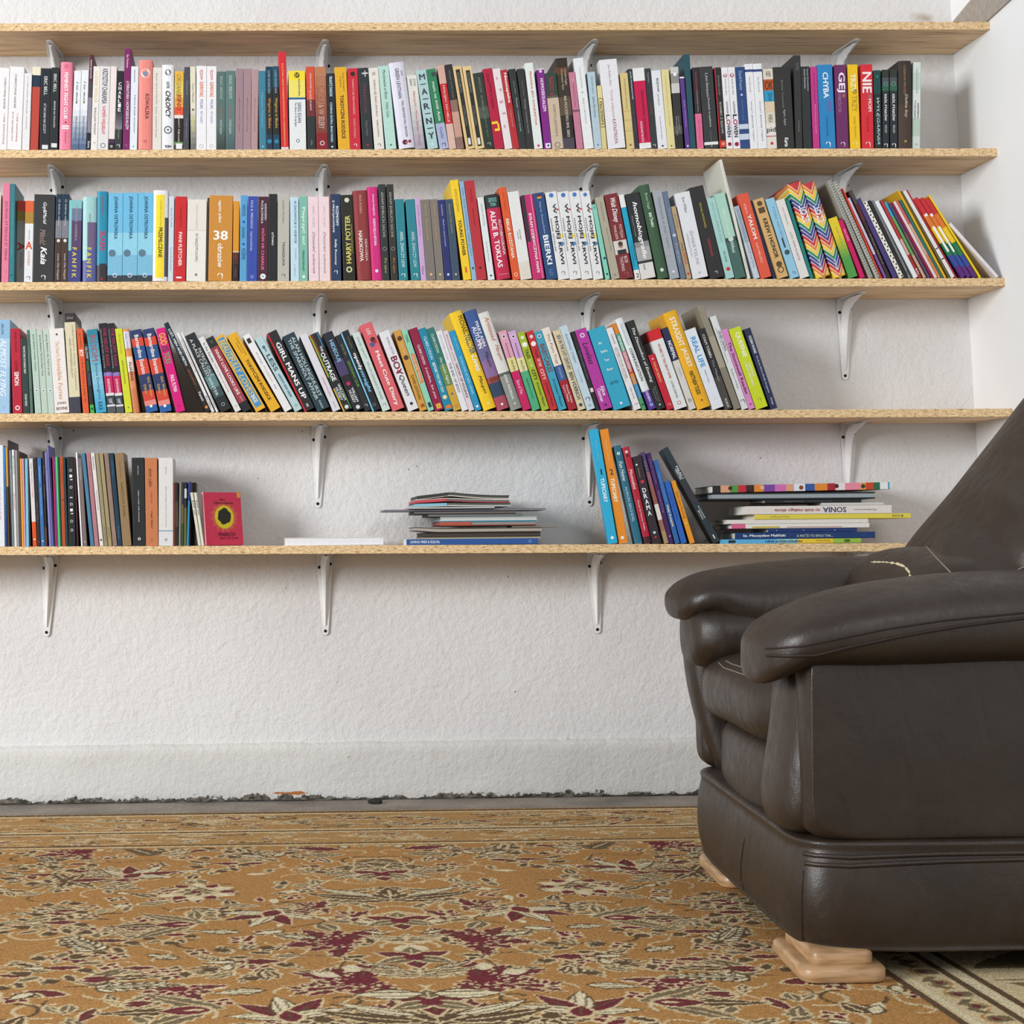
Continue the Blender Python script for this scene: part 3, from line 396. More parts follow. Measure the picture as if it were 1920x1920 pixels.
ROW2 = '''
-9 -9 364 e3ddd0 w=11 | pale buff; cut off book | 
6 5.5 344 dd7e98 | bubble pink; tall slim book | JOURNAL ET PEDALE ET FERNE~.18 .78 .45 a33b58 .5 | @k .9 .3 8a6ac0
20.5 19.5 345 3a7c85 | sea blue; tall slim book | Rewolucje warszawskie~.2 .74 .4 5fa0a8 | @o .93 .3 234
33 32 377 b2473a*.12,8a7a3a*.12,8d8b88 y=28 | shaded grey; recessed book with rust top | A~.5 .6 .8 7d2c24 .5 b | AFONICZNA~.62 .82 .24 7d5048
48.5 48 377 d9633a*.14,a8833a*.14,dfe0e2 | amber white; book with big orange letter | A~.5 .6 .8 d9552c .5 hb | KONTENERA~.62 .8 .26 d08a70 | Sylwia Chutnik~.36 .48 .16 889 | @k .95 .4 445
65 64.5 365.5 3b3b3b w=39 | charcoal grey; very thick book with white brush letters | Guy&Mariel~.09 .34 .22 eee .5 i | Miłość~.4 .58 .3 9a8478 .45 i | Kaia~.6 .8 .3 f4f4f4 .5 ib | @k .95 .2 eee
105.5 105.5 364.5 26384a*.3,7d7d86*.2,4b3a33 | navy umber; narrow book | O dobrze teksty~.06 .36 .36 bcc5cf | @o .53 .5 ddd | Lima Ole Nejsld~.68 .97 .4 c9bfb6
118 117.5 364.5 26384a*.3,7d7d86*.2,4b3a33 | indigo umber; narrow book | O dobrze teksty~.06 .36 .36 bcc5cf | @o .53 .5 ddd | Lima Ole Nejsld~.68 .97 .4 c9bfb6
130.5 130 376 7fbcc0*.1,6a7a96*.15,59466a*.35,46487f w=24 | teal purple; book with spaced yellow capitals | @r 0 .62 0 .22 86c2c4 | NATALIA OSIŃSKA~.06 .5 .22 b09a8a .6 | F A N F I K~.58 .95 .34 e0c94a .48 b
158 155.5 370 9cc8c8*.3,6d5f80*.3,5a5f98 w=26 r | pale teal; fading book with yellow capitals | @r 0 .75 0 .35 a6d0d0 | NATALIA OSIŃSKA~.2 .52 .18 7a6a7a .55 | F A N F I K~.6 .96 .34 e0c94a .48 b
184.5 182 359.5 2a8aa6*.82,38343a r | turquoise; hardback with red lettering | RAFALSKA~.06 .26 .24 a3506a .5 | SŁASH~.44 .65 .55 c2456a .55 b | @r .8 1 .25 1 38343a | @o .97 .2 c02030
205 203.5 362.5 6fb9dc*.45,8fcbe0*.25,7ab6d2*.23,38444c | sky blue; thick book with navy capitals | JOANNA OSTROWSKA~.04 .52 .3 2c4a66 .5 b | @o .68 .5 5d7a8c .3 | @q .93 .3 dde
233 231.5 362 6fb9dc*.45,8fcbe0*.25,7ab6d2*.23,38444c | summer blue; thick book with navy capitals | JOANNA OSTROWSKA~.04 .52 .3 2c4a66 .5 b | @o .68 .5 5d7a8c .3 | @q .93 .3 dde
261 259.5 362 6fb9dc*.45,8fcbe0*.25,7ab6d2*.23,38444c | light azure; thick book with navy capitals | JOANNA OSTROWSKA~.04 .52 .3 2c4a66 .5 b | @o .68 .5 5d7a8c .3 | @q .93 .3 dde
289.5 288 358 e6e3e8 w=28 r | white yellow; thick book with yellow label | @r .05 .965 .18 .75 efd838 | @r .3 .95 .78 1 55545a | JOANNA OSTROWSKA~.11 .4 .1 a89a40 | PRZEMILCZANE~.41 .74 .26 3a3420 .5 b
318.5 317 368.5 cbd5dd w=10 | misty blue; slim pale book | Anna Pochłi~.13 .36 .35 7f94ab | Kurs śmiertelny~.6 .88 .35 7f94ab
329.5 328.5 369 c92d30 w=22 | cherry red; thick book with white capitals | TOM PERROTTA~.12 .36 .14 7d2420 | PANI FLETCHER~.42 .82 .3 f2e6e0 .5 b | @r .945 .965 .2 .65 eee
353 352 375 e2ddd3*.37,cfc8ba*.01,e5e2da w=36 | eggshell; very thick plain book | INGA IWASIÓW~.06 .36 .14 c8bfae | W NASZYM DOMU~.41 .76 .14 777 | @o .92 .15 888
390 389 371 4b3f2a*.1,3a2d26 y=3 | dark olive; sliver of a book | 
394 393 367.5 c98b3b w=44 | caramel; very thick book with white numerals | agata pilat~.06 .32 .16 f0e6d8 .45 b | 38~.41 .52 .62 fbf8f2 .5 hb | obrazów~.56 .84 .24 f4ead8 .5 b | @k .94 .22 f6efe4
440 438 377.5 d9932f*.63,e8d8c0*.01,4b2f28*.15,2d2426 w=11 | orange umber; slim book with dark foot | lem~.66 .72 .3 b03028 | z kosmosu~.82 .95 .3 a05058
453 451 366.5 5b9fcc | cornflower; slim book with dark capitals | WIDMOSE~.11 .24 .5 2d5d85 | SÁNNESE~.37 .5 .5 2d5d85 | POZEMSE~.62 .75 .5 2d5d85 | @o .31 .35 234a | @o .57 .35 234a
466.5 465 368.5 3a4fa3 | royal blue; book with white capitals | PAUL B. PRECIADO~.05 .38 .22 c5cdea .4 | TESTOĆPUN~.41 .64 .26 c5cdea .4 | @q .95 .28 b9c3ea
487 484.5 369 4b2735 | burgundy; book with pink capitals | ALEKSANDRA~.08 .28 .2 ddd .72 | PUCIŁOWSKA~.05 .32 .22 ddd .38 | MÓW MI CHARLIE~.38 .87 .34 e0708a .5 b | @o .945 .55 e6ece8 | @o .945 .2 8fb09c
507 504 364 28292a w=16 | deep black; book with white word | OŻYWO~.44 .59 .3 f0f0f0 .5 b
524 521 364 b9b5ab w=22 | stone grey; book with dark spaced title | JACEK DEHNEL~.07 .34 .14 666 .45 | TRANSSUMA~.55 .83 .22 444 .5 | @k .94 .28 444
549 544 370 bfdae6 | baby blue; book with navy capitals | W ZACHWYCIE O ODBYCIE~.04 .55 .26 3a557a .6 b | TAMARA~.6 .75 .16 8ea6b8 .6 | A. Samsel~.8 .94 .16 8ea6b8
565 561 368 7db8a6 | jade; book with pale title | Pieprzyć to!~.13 .57 .5 e2f0e6 .5 b | Alexandra Reinwarth~.64 .88 .26 335a50 | @o .95 .35 e3f2e6
583 577.5 369 ecd2d8 | rosy white; book with handwritten title | JANE L. ROSEN~.11 .36 .24 b99ca6 | Dziesięć sukienek~.42 .92 .34 8f6e7c .5 i
603 597 369 ead4d6 | blush white; book with handwritten title | JANE L. ROSEN~.11 .36 .22 c5aab2 | Dziesięć sukienek~.42 .92 .3 97808a .5 i
623.5 618 364 2b3c5c w=21 | blue orange; navy book with orange edges | @r 0 1 0 .05 c8702c | ROZMOWY~.14 .37 .26 e3ecf6 .68 b | Z PRZYJACIÓŁMI~.07 .44 .26 e3ecf6 .34 b | Sally Rooney~.52 .82 .24 e3ecf6 .5 b | @k .9 .3 eef
648 638.5 366 2b2a22 | black gold; thick book with yellow capitals | HARRY POTTER~.24 .8 .42 d9cf70 .5 ub | I PRZEKLĘTE DZIECKO~.34 .68 .16 b3a860 .82 u | @o .06 .4 d6d2c0 | @o .87 .5 d3d0a0 | @o .87 .28 2b2a22
674 661 358.5 8e3a3a r | russet; hardback with white serif title | PAUL RUSSELL~.05 .26 .14 d6b0a4 .5 | SIERGIEJA~.54 .79 .2 e6cfc8 .72 | NABOKOWA~.45 .79 .26 f0e2dc .38 b
701 687.5 351.5 cf2f7a r | hot pink; tall hardback | Seweryna Szmaglewska~.08 .31 .25 f0d0e0 .55 b | DZIEWCZĘCA HISTORIA~.34 .63 .3 fae4ee .5 b | @o .9 .3 d5ecec
721 709 346 313634 w=13.5 | soft black; tall book with silver capitals | ADAM EHRLICH SACHS~.08 .55 .35 a9aca6 .5 | @q .67 .55 888 | Po ojcu~.77 .92 .4 b8b46a .5
737 724.5 346 33332f w=13 | dim black; tall book with silver capitals | ADAM EHRLICH SACHS~.08 .55 .35 a9aca6 .5 | @q .67 .55 888 | Po ojcu~.77 .92 .4 c08048 .5
752 740 374 2b8390 w=17 | lagoon; book with pale serif title | ARIEL ZNACZY LEW~.4 .84 .34 d0e6e4 .55 | Grzegorz~.1 .25 .2 3a9aa6 | @k .94 .4 e6f2f0
775 760 374.5 2b8390 w=17 | blue green; book with pale serif title | ARIEL ZNACZY LEW~.4 .84 .34 c0d8d8 .55 | Grzegorz~.1 .25 .2 3a9aa6 | @k .94 .4 e6f2f0
793 777 371 c6a5cd | lilac; very slim book | Jerzy Bak Lubieżne noce~.09 .46 .4 8d6a98 | Nisza~.83 .93 .4 8d6a98
804.5 788.5 375 7d756e | taupe; slim book with gold lettering | Mauro Sbord~.06 .2 .26 b5a05c | Ulotna historia mała~.23 .5 .28 b5a05c | @o .93 .28 e0c07c
822.5 805.5 374.5 80786f w=15 | ash brown; slim book with gold lettering | Mauro Sbord~.06 .2 .26 c0985c | Tańcz tańcz historia~.23 .5 .28 c0985c | @o .93 .28 e0c07c
838.5 820.5 375.5 29306b | ultramarine; slim book with dot mark | Roland Barthes~.06 .2 .26 aab | Miłość w czasach kryzysu~.24 .58 .28 b9bde0 | @o .93 .34 c9d5f2
852.5 834.5 374.5 3d5063 w=15 | slate blue; slim book with dot mark | Richard Rive~.06 .2 .26 a89a7a | Nagły wypadek~.22 .42 .26 a89a7a | @o .93 .28 d9b09a
873 844 338.5 f2cb2b w=15 | bright yellow; tall book | ANTEK SOCZEWKA~.09 .32 .3 b58a20 | YOUNG POWER~.4 .76 .42 33291c .5 b | @r .87 .93 .35 .6 d2682c
889 861 341 8fb3cf | dull blue; tall thin book | Stefan Zweig Dwadzieścia cztery godziny~.06 .76 .4 5f7a9c | @o .88 .5 345
898 870.5 340 b93038 w=18.5 | carmine; tall book with dark red lettering | Mihály Babits~.08 .22 .26 8a2028 | Kalwaryjka Syna~.28 .46 .2 8a2028 | @o .88 .28 4b2020
919.5 895 371 dfe4e2 w=12 | chalk white; slim book | MONIKA MOSTOWIK~.08 .35 .26 8aa | POCAŁUNEK ŚWIATŁA~.54 .78 .24 9aa | @o .95 .3 222
935.5 908.5 367 303434*.16,c0294c w=26 r | red black; thick book with white capitals | GERTRUDE~.04 .09 .6 7fc2bc .5 hb | STEIN~.1 .14 .4 7fc2bc .5 hb | AUTOBIOGRAFIA~.3 .72 .2 f0dfe0 .8 b | ALICE B. TOKLAS~.19 .86 .36 fbf4f2 .38 b | @r .94 .945 .15 .9 e0a0b0
965.5 934.5 352.5 dc5a2b w=14.5 | vivid orange; tall book with white title | BIBLIA ROZSTANIA~.34 .77 .42 f6e6d4 .5 b | Mary Wiesner~.06 .26 .22 b0441e | @q .945 .5 f0d5c0
980.5 951.5 361 e3e3e1*.8,dcd5c6 w=21 | off white; plain book with cream foot | TRISTAN TAORMINO~.43 .55 .12 444 .55 | CZEŁOŚĆ~.45 .54 .12 444 .36
1003.5 976.5 367 c32a6a w=23 | cerise; book with black shadow and white capitals | @r 0 .55 0 .3 35303a | @r 0 1 .8 .86 f090b4 | BYŁAM DZIEWCZYNĄ MAFII~.22 .92 .3 fbeef2 .52 b
1029 998.5 363.5 274a78 w=21 | denim; book with white capitals and flag | @r .02 .035 .35 .72 3a3030 | @r .035 .05 .35 .72 c03030 | @r .05 .065 .35 .72 e0b840 | Maria Suszyńska~.1 .47 .2 b0c0d8 .5 i | BIERKI~.49 .83 .46 f2f6fa .52 b | BG~.88 .96 .3 5d86b8 .5 h
1051 1022 361.5 e3e3e2 | linen white; book with black capitals | @o .04 .4 4a78c0 | @o .21 .2 d03a4a .86 | MAREK SZYDLAK~.3 .68 .12 555 .15 | W MOJEJ KRWI~.14 .83 .38 2b2b30 .56 b | @r .49 .53 .7 .95 efd83a | @o .6 .34 4a86c0 .8 | @k .93 .3 777
1073 1044.5 361 e3e3e2 | dove white; book with black capitals | @o .04 .4 4a78c0 | @o .21 .2 d03a4a .86 | MAREK SZYDLAK~.3 .68 .12 555 .15 | W MOJEJ KRWI~.14 .83 .38 2b2b30 .56 b | @r .49 .53 .7 .95 efd83a | @o .6 .34 4a86c0 .8 | @k .93 .3 777
1095 1066 360 e3e3e2 | cotton white; book with black capitals | @o .04 .4 4a78c0 | @o .21 .2 d03a4a .86 | MAREK SZYDLAK~.3 .68 .12 555 .15 | W MOJEJ KRWI~.14 .83 .38 2b2b30 .56 b | @r .49 .53 .7 .95 efd83a | @o .6 .34 4a86c0 .8 | @k .93 .3 777
1117 1087 360 e3e3e2 w=21 | flour white; book with black capitals | @o .04 .4 4a78c0 | @o .21 .2 d03a4a .86 | MAREK SZYDLAK~.3 .68 .12 555 .15 | W MOJEJ KRWI~.14 .83 .38 2b2b30 .56 b | @r .49 .53 .7 .95 efd83a | @o .6 .34 4a86c0 .8 | @k .93 .3 777
1140 1110 384 84ccb6 w=8 | spearmint; short slim booklet | Ani~.02 .06 .5 3a8a76 | @o .93 .5 234 | @o .72 .6 2a4068 .6
1151 1116 371 aea693 | putty; book with faint lettering | Wojciech Kuczok~.06 .3 .24 7d7664 | Rozmowy z dala~.38 .66 .2 8a8472 .6 | @q .95 .25 333
1167 1133 366 7b2a2f*.55,d8cfc8*.16,7b2a2f w=25 | oxblood; thick book with a portrait | Walt Disney~.05 .34 .5 f0e2de .5 ib | POTĘGA~.37 .53 .26 e2c6c0 .72 | MARZEŃ~.37 .53 .26 e2c6c0 .36 | @o .615 .36 a58a7c | @o .59 .36 4b3a34 | @r .66 .71 .18 .85 33302f | BOB~.74 .82 .26 e2c6c0 .7 | THOMAS~.74 .91 .26 e2c6c0 .36 | @k .95 .3 b06060
1195.5 1160 366 e8e6e2*.15,1fa0c4*.74,e8e6e2 w=10 | cyan white; book with bright blue jacket | KATARZYNA SURMIAK~.55 .78 .35 1f5d78 .7 | DOMAŃSKA~.6 .85 .3 1f5d78 .3 | 2~.93 .98 .6 333 .5 h
1207 1172 365 2b2c2d*.57,8b8b89*.06,a9a8a6*.16,343434*.03,dcd8d2 w=27 | black photo; thick book with white slanted title | homobiografie~.1 .77 .4 f4f4f2 .5 ib | Krzysztof Tomasik~.26 .5 .1 aaa .18 | @r .83 .9 .3 .4 999
1238 1197 349 3d5b42 w=20 r | moss green; tall hardback | Bruno Vogel~.09 .26 .3 b5c8b0 .5 | BIEŻNIKI~.3 .45 .34 e0ead8 .55 b | @o .91 .32 dfeee2
1260.5 1223 359 a3a8b0 w=19 | silver; book with engraved title | Wydarzenia w bieli i czerni~.08 .66 .42 858a94 .5 i | @r .74 .745 .1 .6 888 | @o .92 .28 d5dde6
1281 1242 360 66748a w=9.5 | steel grey; slim book | Ryszard~.2 .5 .34 98a6ba | @o .5 .6 dde | Traktat~.58 .82 .4 a5b2c4
1292 1258 388 b39c78 w=9 | tan; short book with red letters | Julia~.1 .3 .4 8f7650 | ITALIA~.5 .62 .4 443 | MITO~.64 .8 .6 c04a30 | @o .93 .5 c23a2c
1303.5 1264.5 364 dfe0e4 w=29 | cold white; very thick book with outline title | Ken Wilber~.06 .24 .18 667 .5 | ŚMIERTELNI~.45 .84 .26 a3a5ac .55 | NIEŚMIERTELNI~.47 .74 .16 b4b6bc .26 | @q .94 .14 333
1336 1292 353 2f2e2e w=28 | onyx; thick book with yellow and red words | MICHAŁ WITKOWSKI~.18 .45 .14 b5ad3c .5 | DREWNO~.57 .76 .16 c23a44 .5 | @k .94 .18 ddd
1366 1325 373 a3cdc6 w=16 | seafoam; book with red seal | JAKUB ŻULCZYK~.06 .3 .3 88b2ac | POPULACJA~.3 .55 .3 88b2ac | TAO WOLF~.66 .8 .22 4b6a66 | @o .885 .5 c2373f
1383 1339 365 a8d0bf*.52,3d4a47*.05,46685f w=20 | mint forest; two tone book | Alban Lenoir~.18 .5 .34 cfe6da | Włosi~.57 .7 .34 d5e8e0 | @o .54 .5 bfd8cc
1406 1348.5 300 dcdcd0*.5,d9d8cd w=12 D=15.5 | ecru; very tall thin book | WIELKI WIELKIE CZĘŚCI PLANETY~.06 .45 .3 999 | wydawca~.82 .92 .25 888
1419 1376 388 a5b3be*.5,c3ccd6 w=10 | pigeon blue; slim short book | OLIVIER KITERIDGE ZAWSZE ŁATWO~.04 .85 .4 6d7c8a
1431 1382.5 366 dd5a41 w=21 | coral; thick book with white capitals | IRVIN D.~.12 .24 .18 f0c8ba .4 | YALOM~.25 .54 .34 fbeee6 .52 b | KAT MIŁOŚCI~.59 .82 .26 f4d0c2 .52
1454 1405 377 34476f w=8 y=8 | night blue; recessed slim book | 
1463 1412 376 d3ab70 w=20 | wheat; book with black capitals | @o .06 .5 5d4830 | @r .11 .18 .2 .8 5d4830 | KREW I HONOR~.25 .75 .4 332a1c .5 b | @o .83 .55 5d4830 | @q .9 .6 5d4830
1487 1435.5 374.5 93c4dc w=16.5 | glacier blue; book with dark bird print | TYSIĄC ODCIENI~.1 .5 .34 7fa6c0 .5 | @r .5 .62 .35 .55 34464e | @o .68 .6 3f545a | @k .94 .3 234
1505 1454 377 e0dcd8 w=17.5 | oatmeal; book with tiny dark words | MIKA THEMERSON~.1 .32 .14 888 | LOU VAN A LISTZ~.42 .78 .18 556
1524 1474 377 1f8079 w=6 | teal; slim book | 
1535 1476 347 x w=27 R r | rainbow; thick zigzag striped book | LUDZIE~.24 .42 .5 f6f6f0 .5 b | ŻYCIE~.82 .93 .2 f0f0f0 .5 b
1567 1503.5 347 x w=24 R r | rainbow twin; zigzag striped book | LUDZIE~.24 .42 .5 f6f6f0 .5 b | ŻYCIE~.82 .93 .2 f0f0f0 .5 b
1596 1553 411 e3c832*.3,e3c832>4f9a4a*.4,4f9a4a w=19 | yellow green; short book fading to green | ANASTAZJA LISY~.15 .48 .26 a8962a .5
1617.5 1572 414 c8185f w=9 | magenta; short slim book | PAUL GONE~.16 .36 .4 f0b0cc
1634 1552 340 a7a79d w=11 s y=5 D=16 | grey spiral; wire bound notebook | 
1647 1562 343 b9b8ae w=9 s y=5 D=16 | drab spiral; wire bound notebook | 
1657 1579.5 353 e2503a w=5 D=12 | flame red; thin booklet | 
1663 1590 372 cdbfd6*.7,7a58a0 w=4 D=12 | pale lilac; thin booklet | 
1668 1592 358 4d4a48*.15,5b2d2c*.2,3a2a28 w=7 D=12 | dark brown; thin book | STRES I PRACA~.5 .85 .4 887
1679 1606 374 4c4078 w=10 D=12 | aubergine; slim book | 
1691 1618 380 e9e6da w=9 P D=12 | dotted; slim book with black dot pattern | 
1701 1628 377 2d2d2d w=5 D=12 | sooty black; thin binder | 
1708 1634 377 7b7d7f w=6 D=12 | pewter; thin book | ASU~.9 .96 .7 333 .5 b
1718 1640 379 e6e8ea w=11 D=12 | bleached white; thin book | 
1728 1651 377 b93a3f*.5,d8a8a0*.2,a8302f w=5 D=12 | brick; thin zine | BULL~.88 .96 .7 f0e0e0 .5 b
1736 1657.5 380 3ea0c0*.2,6aa05c*.5,c9a088 w=5 D=12 | leafy; thin zine | 
1744 1665.5 382 4a4f6e*.4,6e5a60*.3,585068 w=6 D=12 | bluish grey; thin zine | 
1750.5 1670 381 8c1f45 w=4.5 D=12 | wine; thin zine | 
1757 1675 379 e6d2d0 w=5 D=12 | white rose; thin zine | 
1763 1680 378 c9605a*.3,cfa48c*.4,d9804a w=5 D=12 | red striped; thin zine | 
1769 1686 376 2b7a70 w=4 D=12 | dark teal; thin zine | 
1775 1683 358 dfae2c w=8 D=13 | golden; tall thin zine | 
1782.5 1688 359 6b5a2a w=3.5 D=13 | khaki; tall thin zine | 
1788 1693 360 e3e2e0 w=7 D=13 | whitish; tall thin zine | @r .66 .67 0 1 333 | @r .78 .79 0 1 333
1797 1700 356 cb3a40 w=8.5 D=13 | ruby; tall thin zine | 
1807 1713 374 c93438*.2,df7a34*.17,f0c832*.19,2f7a4e*.16,3a4f9c*.14,5d3078 w=9 D=12 | rainbow banded; thin zine | @r .2 .23 .2 .8 f4f4f4 | @r .36 .68 .3 .75 f4f4f4
1818 1724 373.5 c93438*.2,df7a34*.17,f0c832*.19,2f7a4e*.16,3a4f9c*.14,5d3078 w=8.5 D=12 | rainbow barred; thin zine | @r .2 .23 .2 .8 f4f4f4 | @r .36 .68 .3 .75 f4f4f4
1828.5 1733.5 374 c93438*.2,df7a34*.17,f0c832*.19,2f7a4e*.16,3a4f9c*.14,5d3078 w=8.5 D=12 | rainbow coloured; thin zine | 
1841 1741 367 f0d02c w=10 D=13 | lemon; thin leaning zine | 
1872 1778.5 421 e6dfe2 w=6 D=11 | pinkish white; thin leaning zine | 
'''
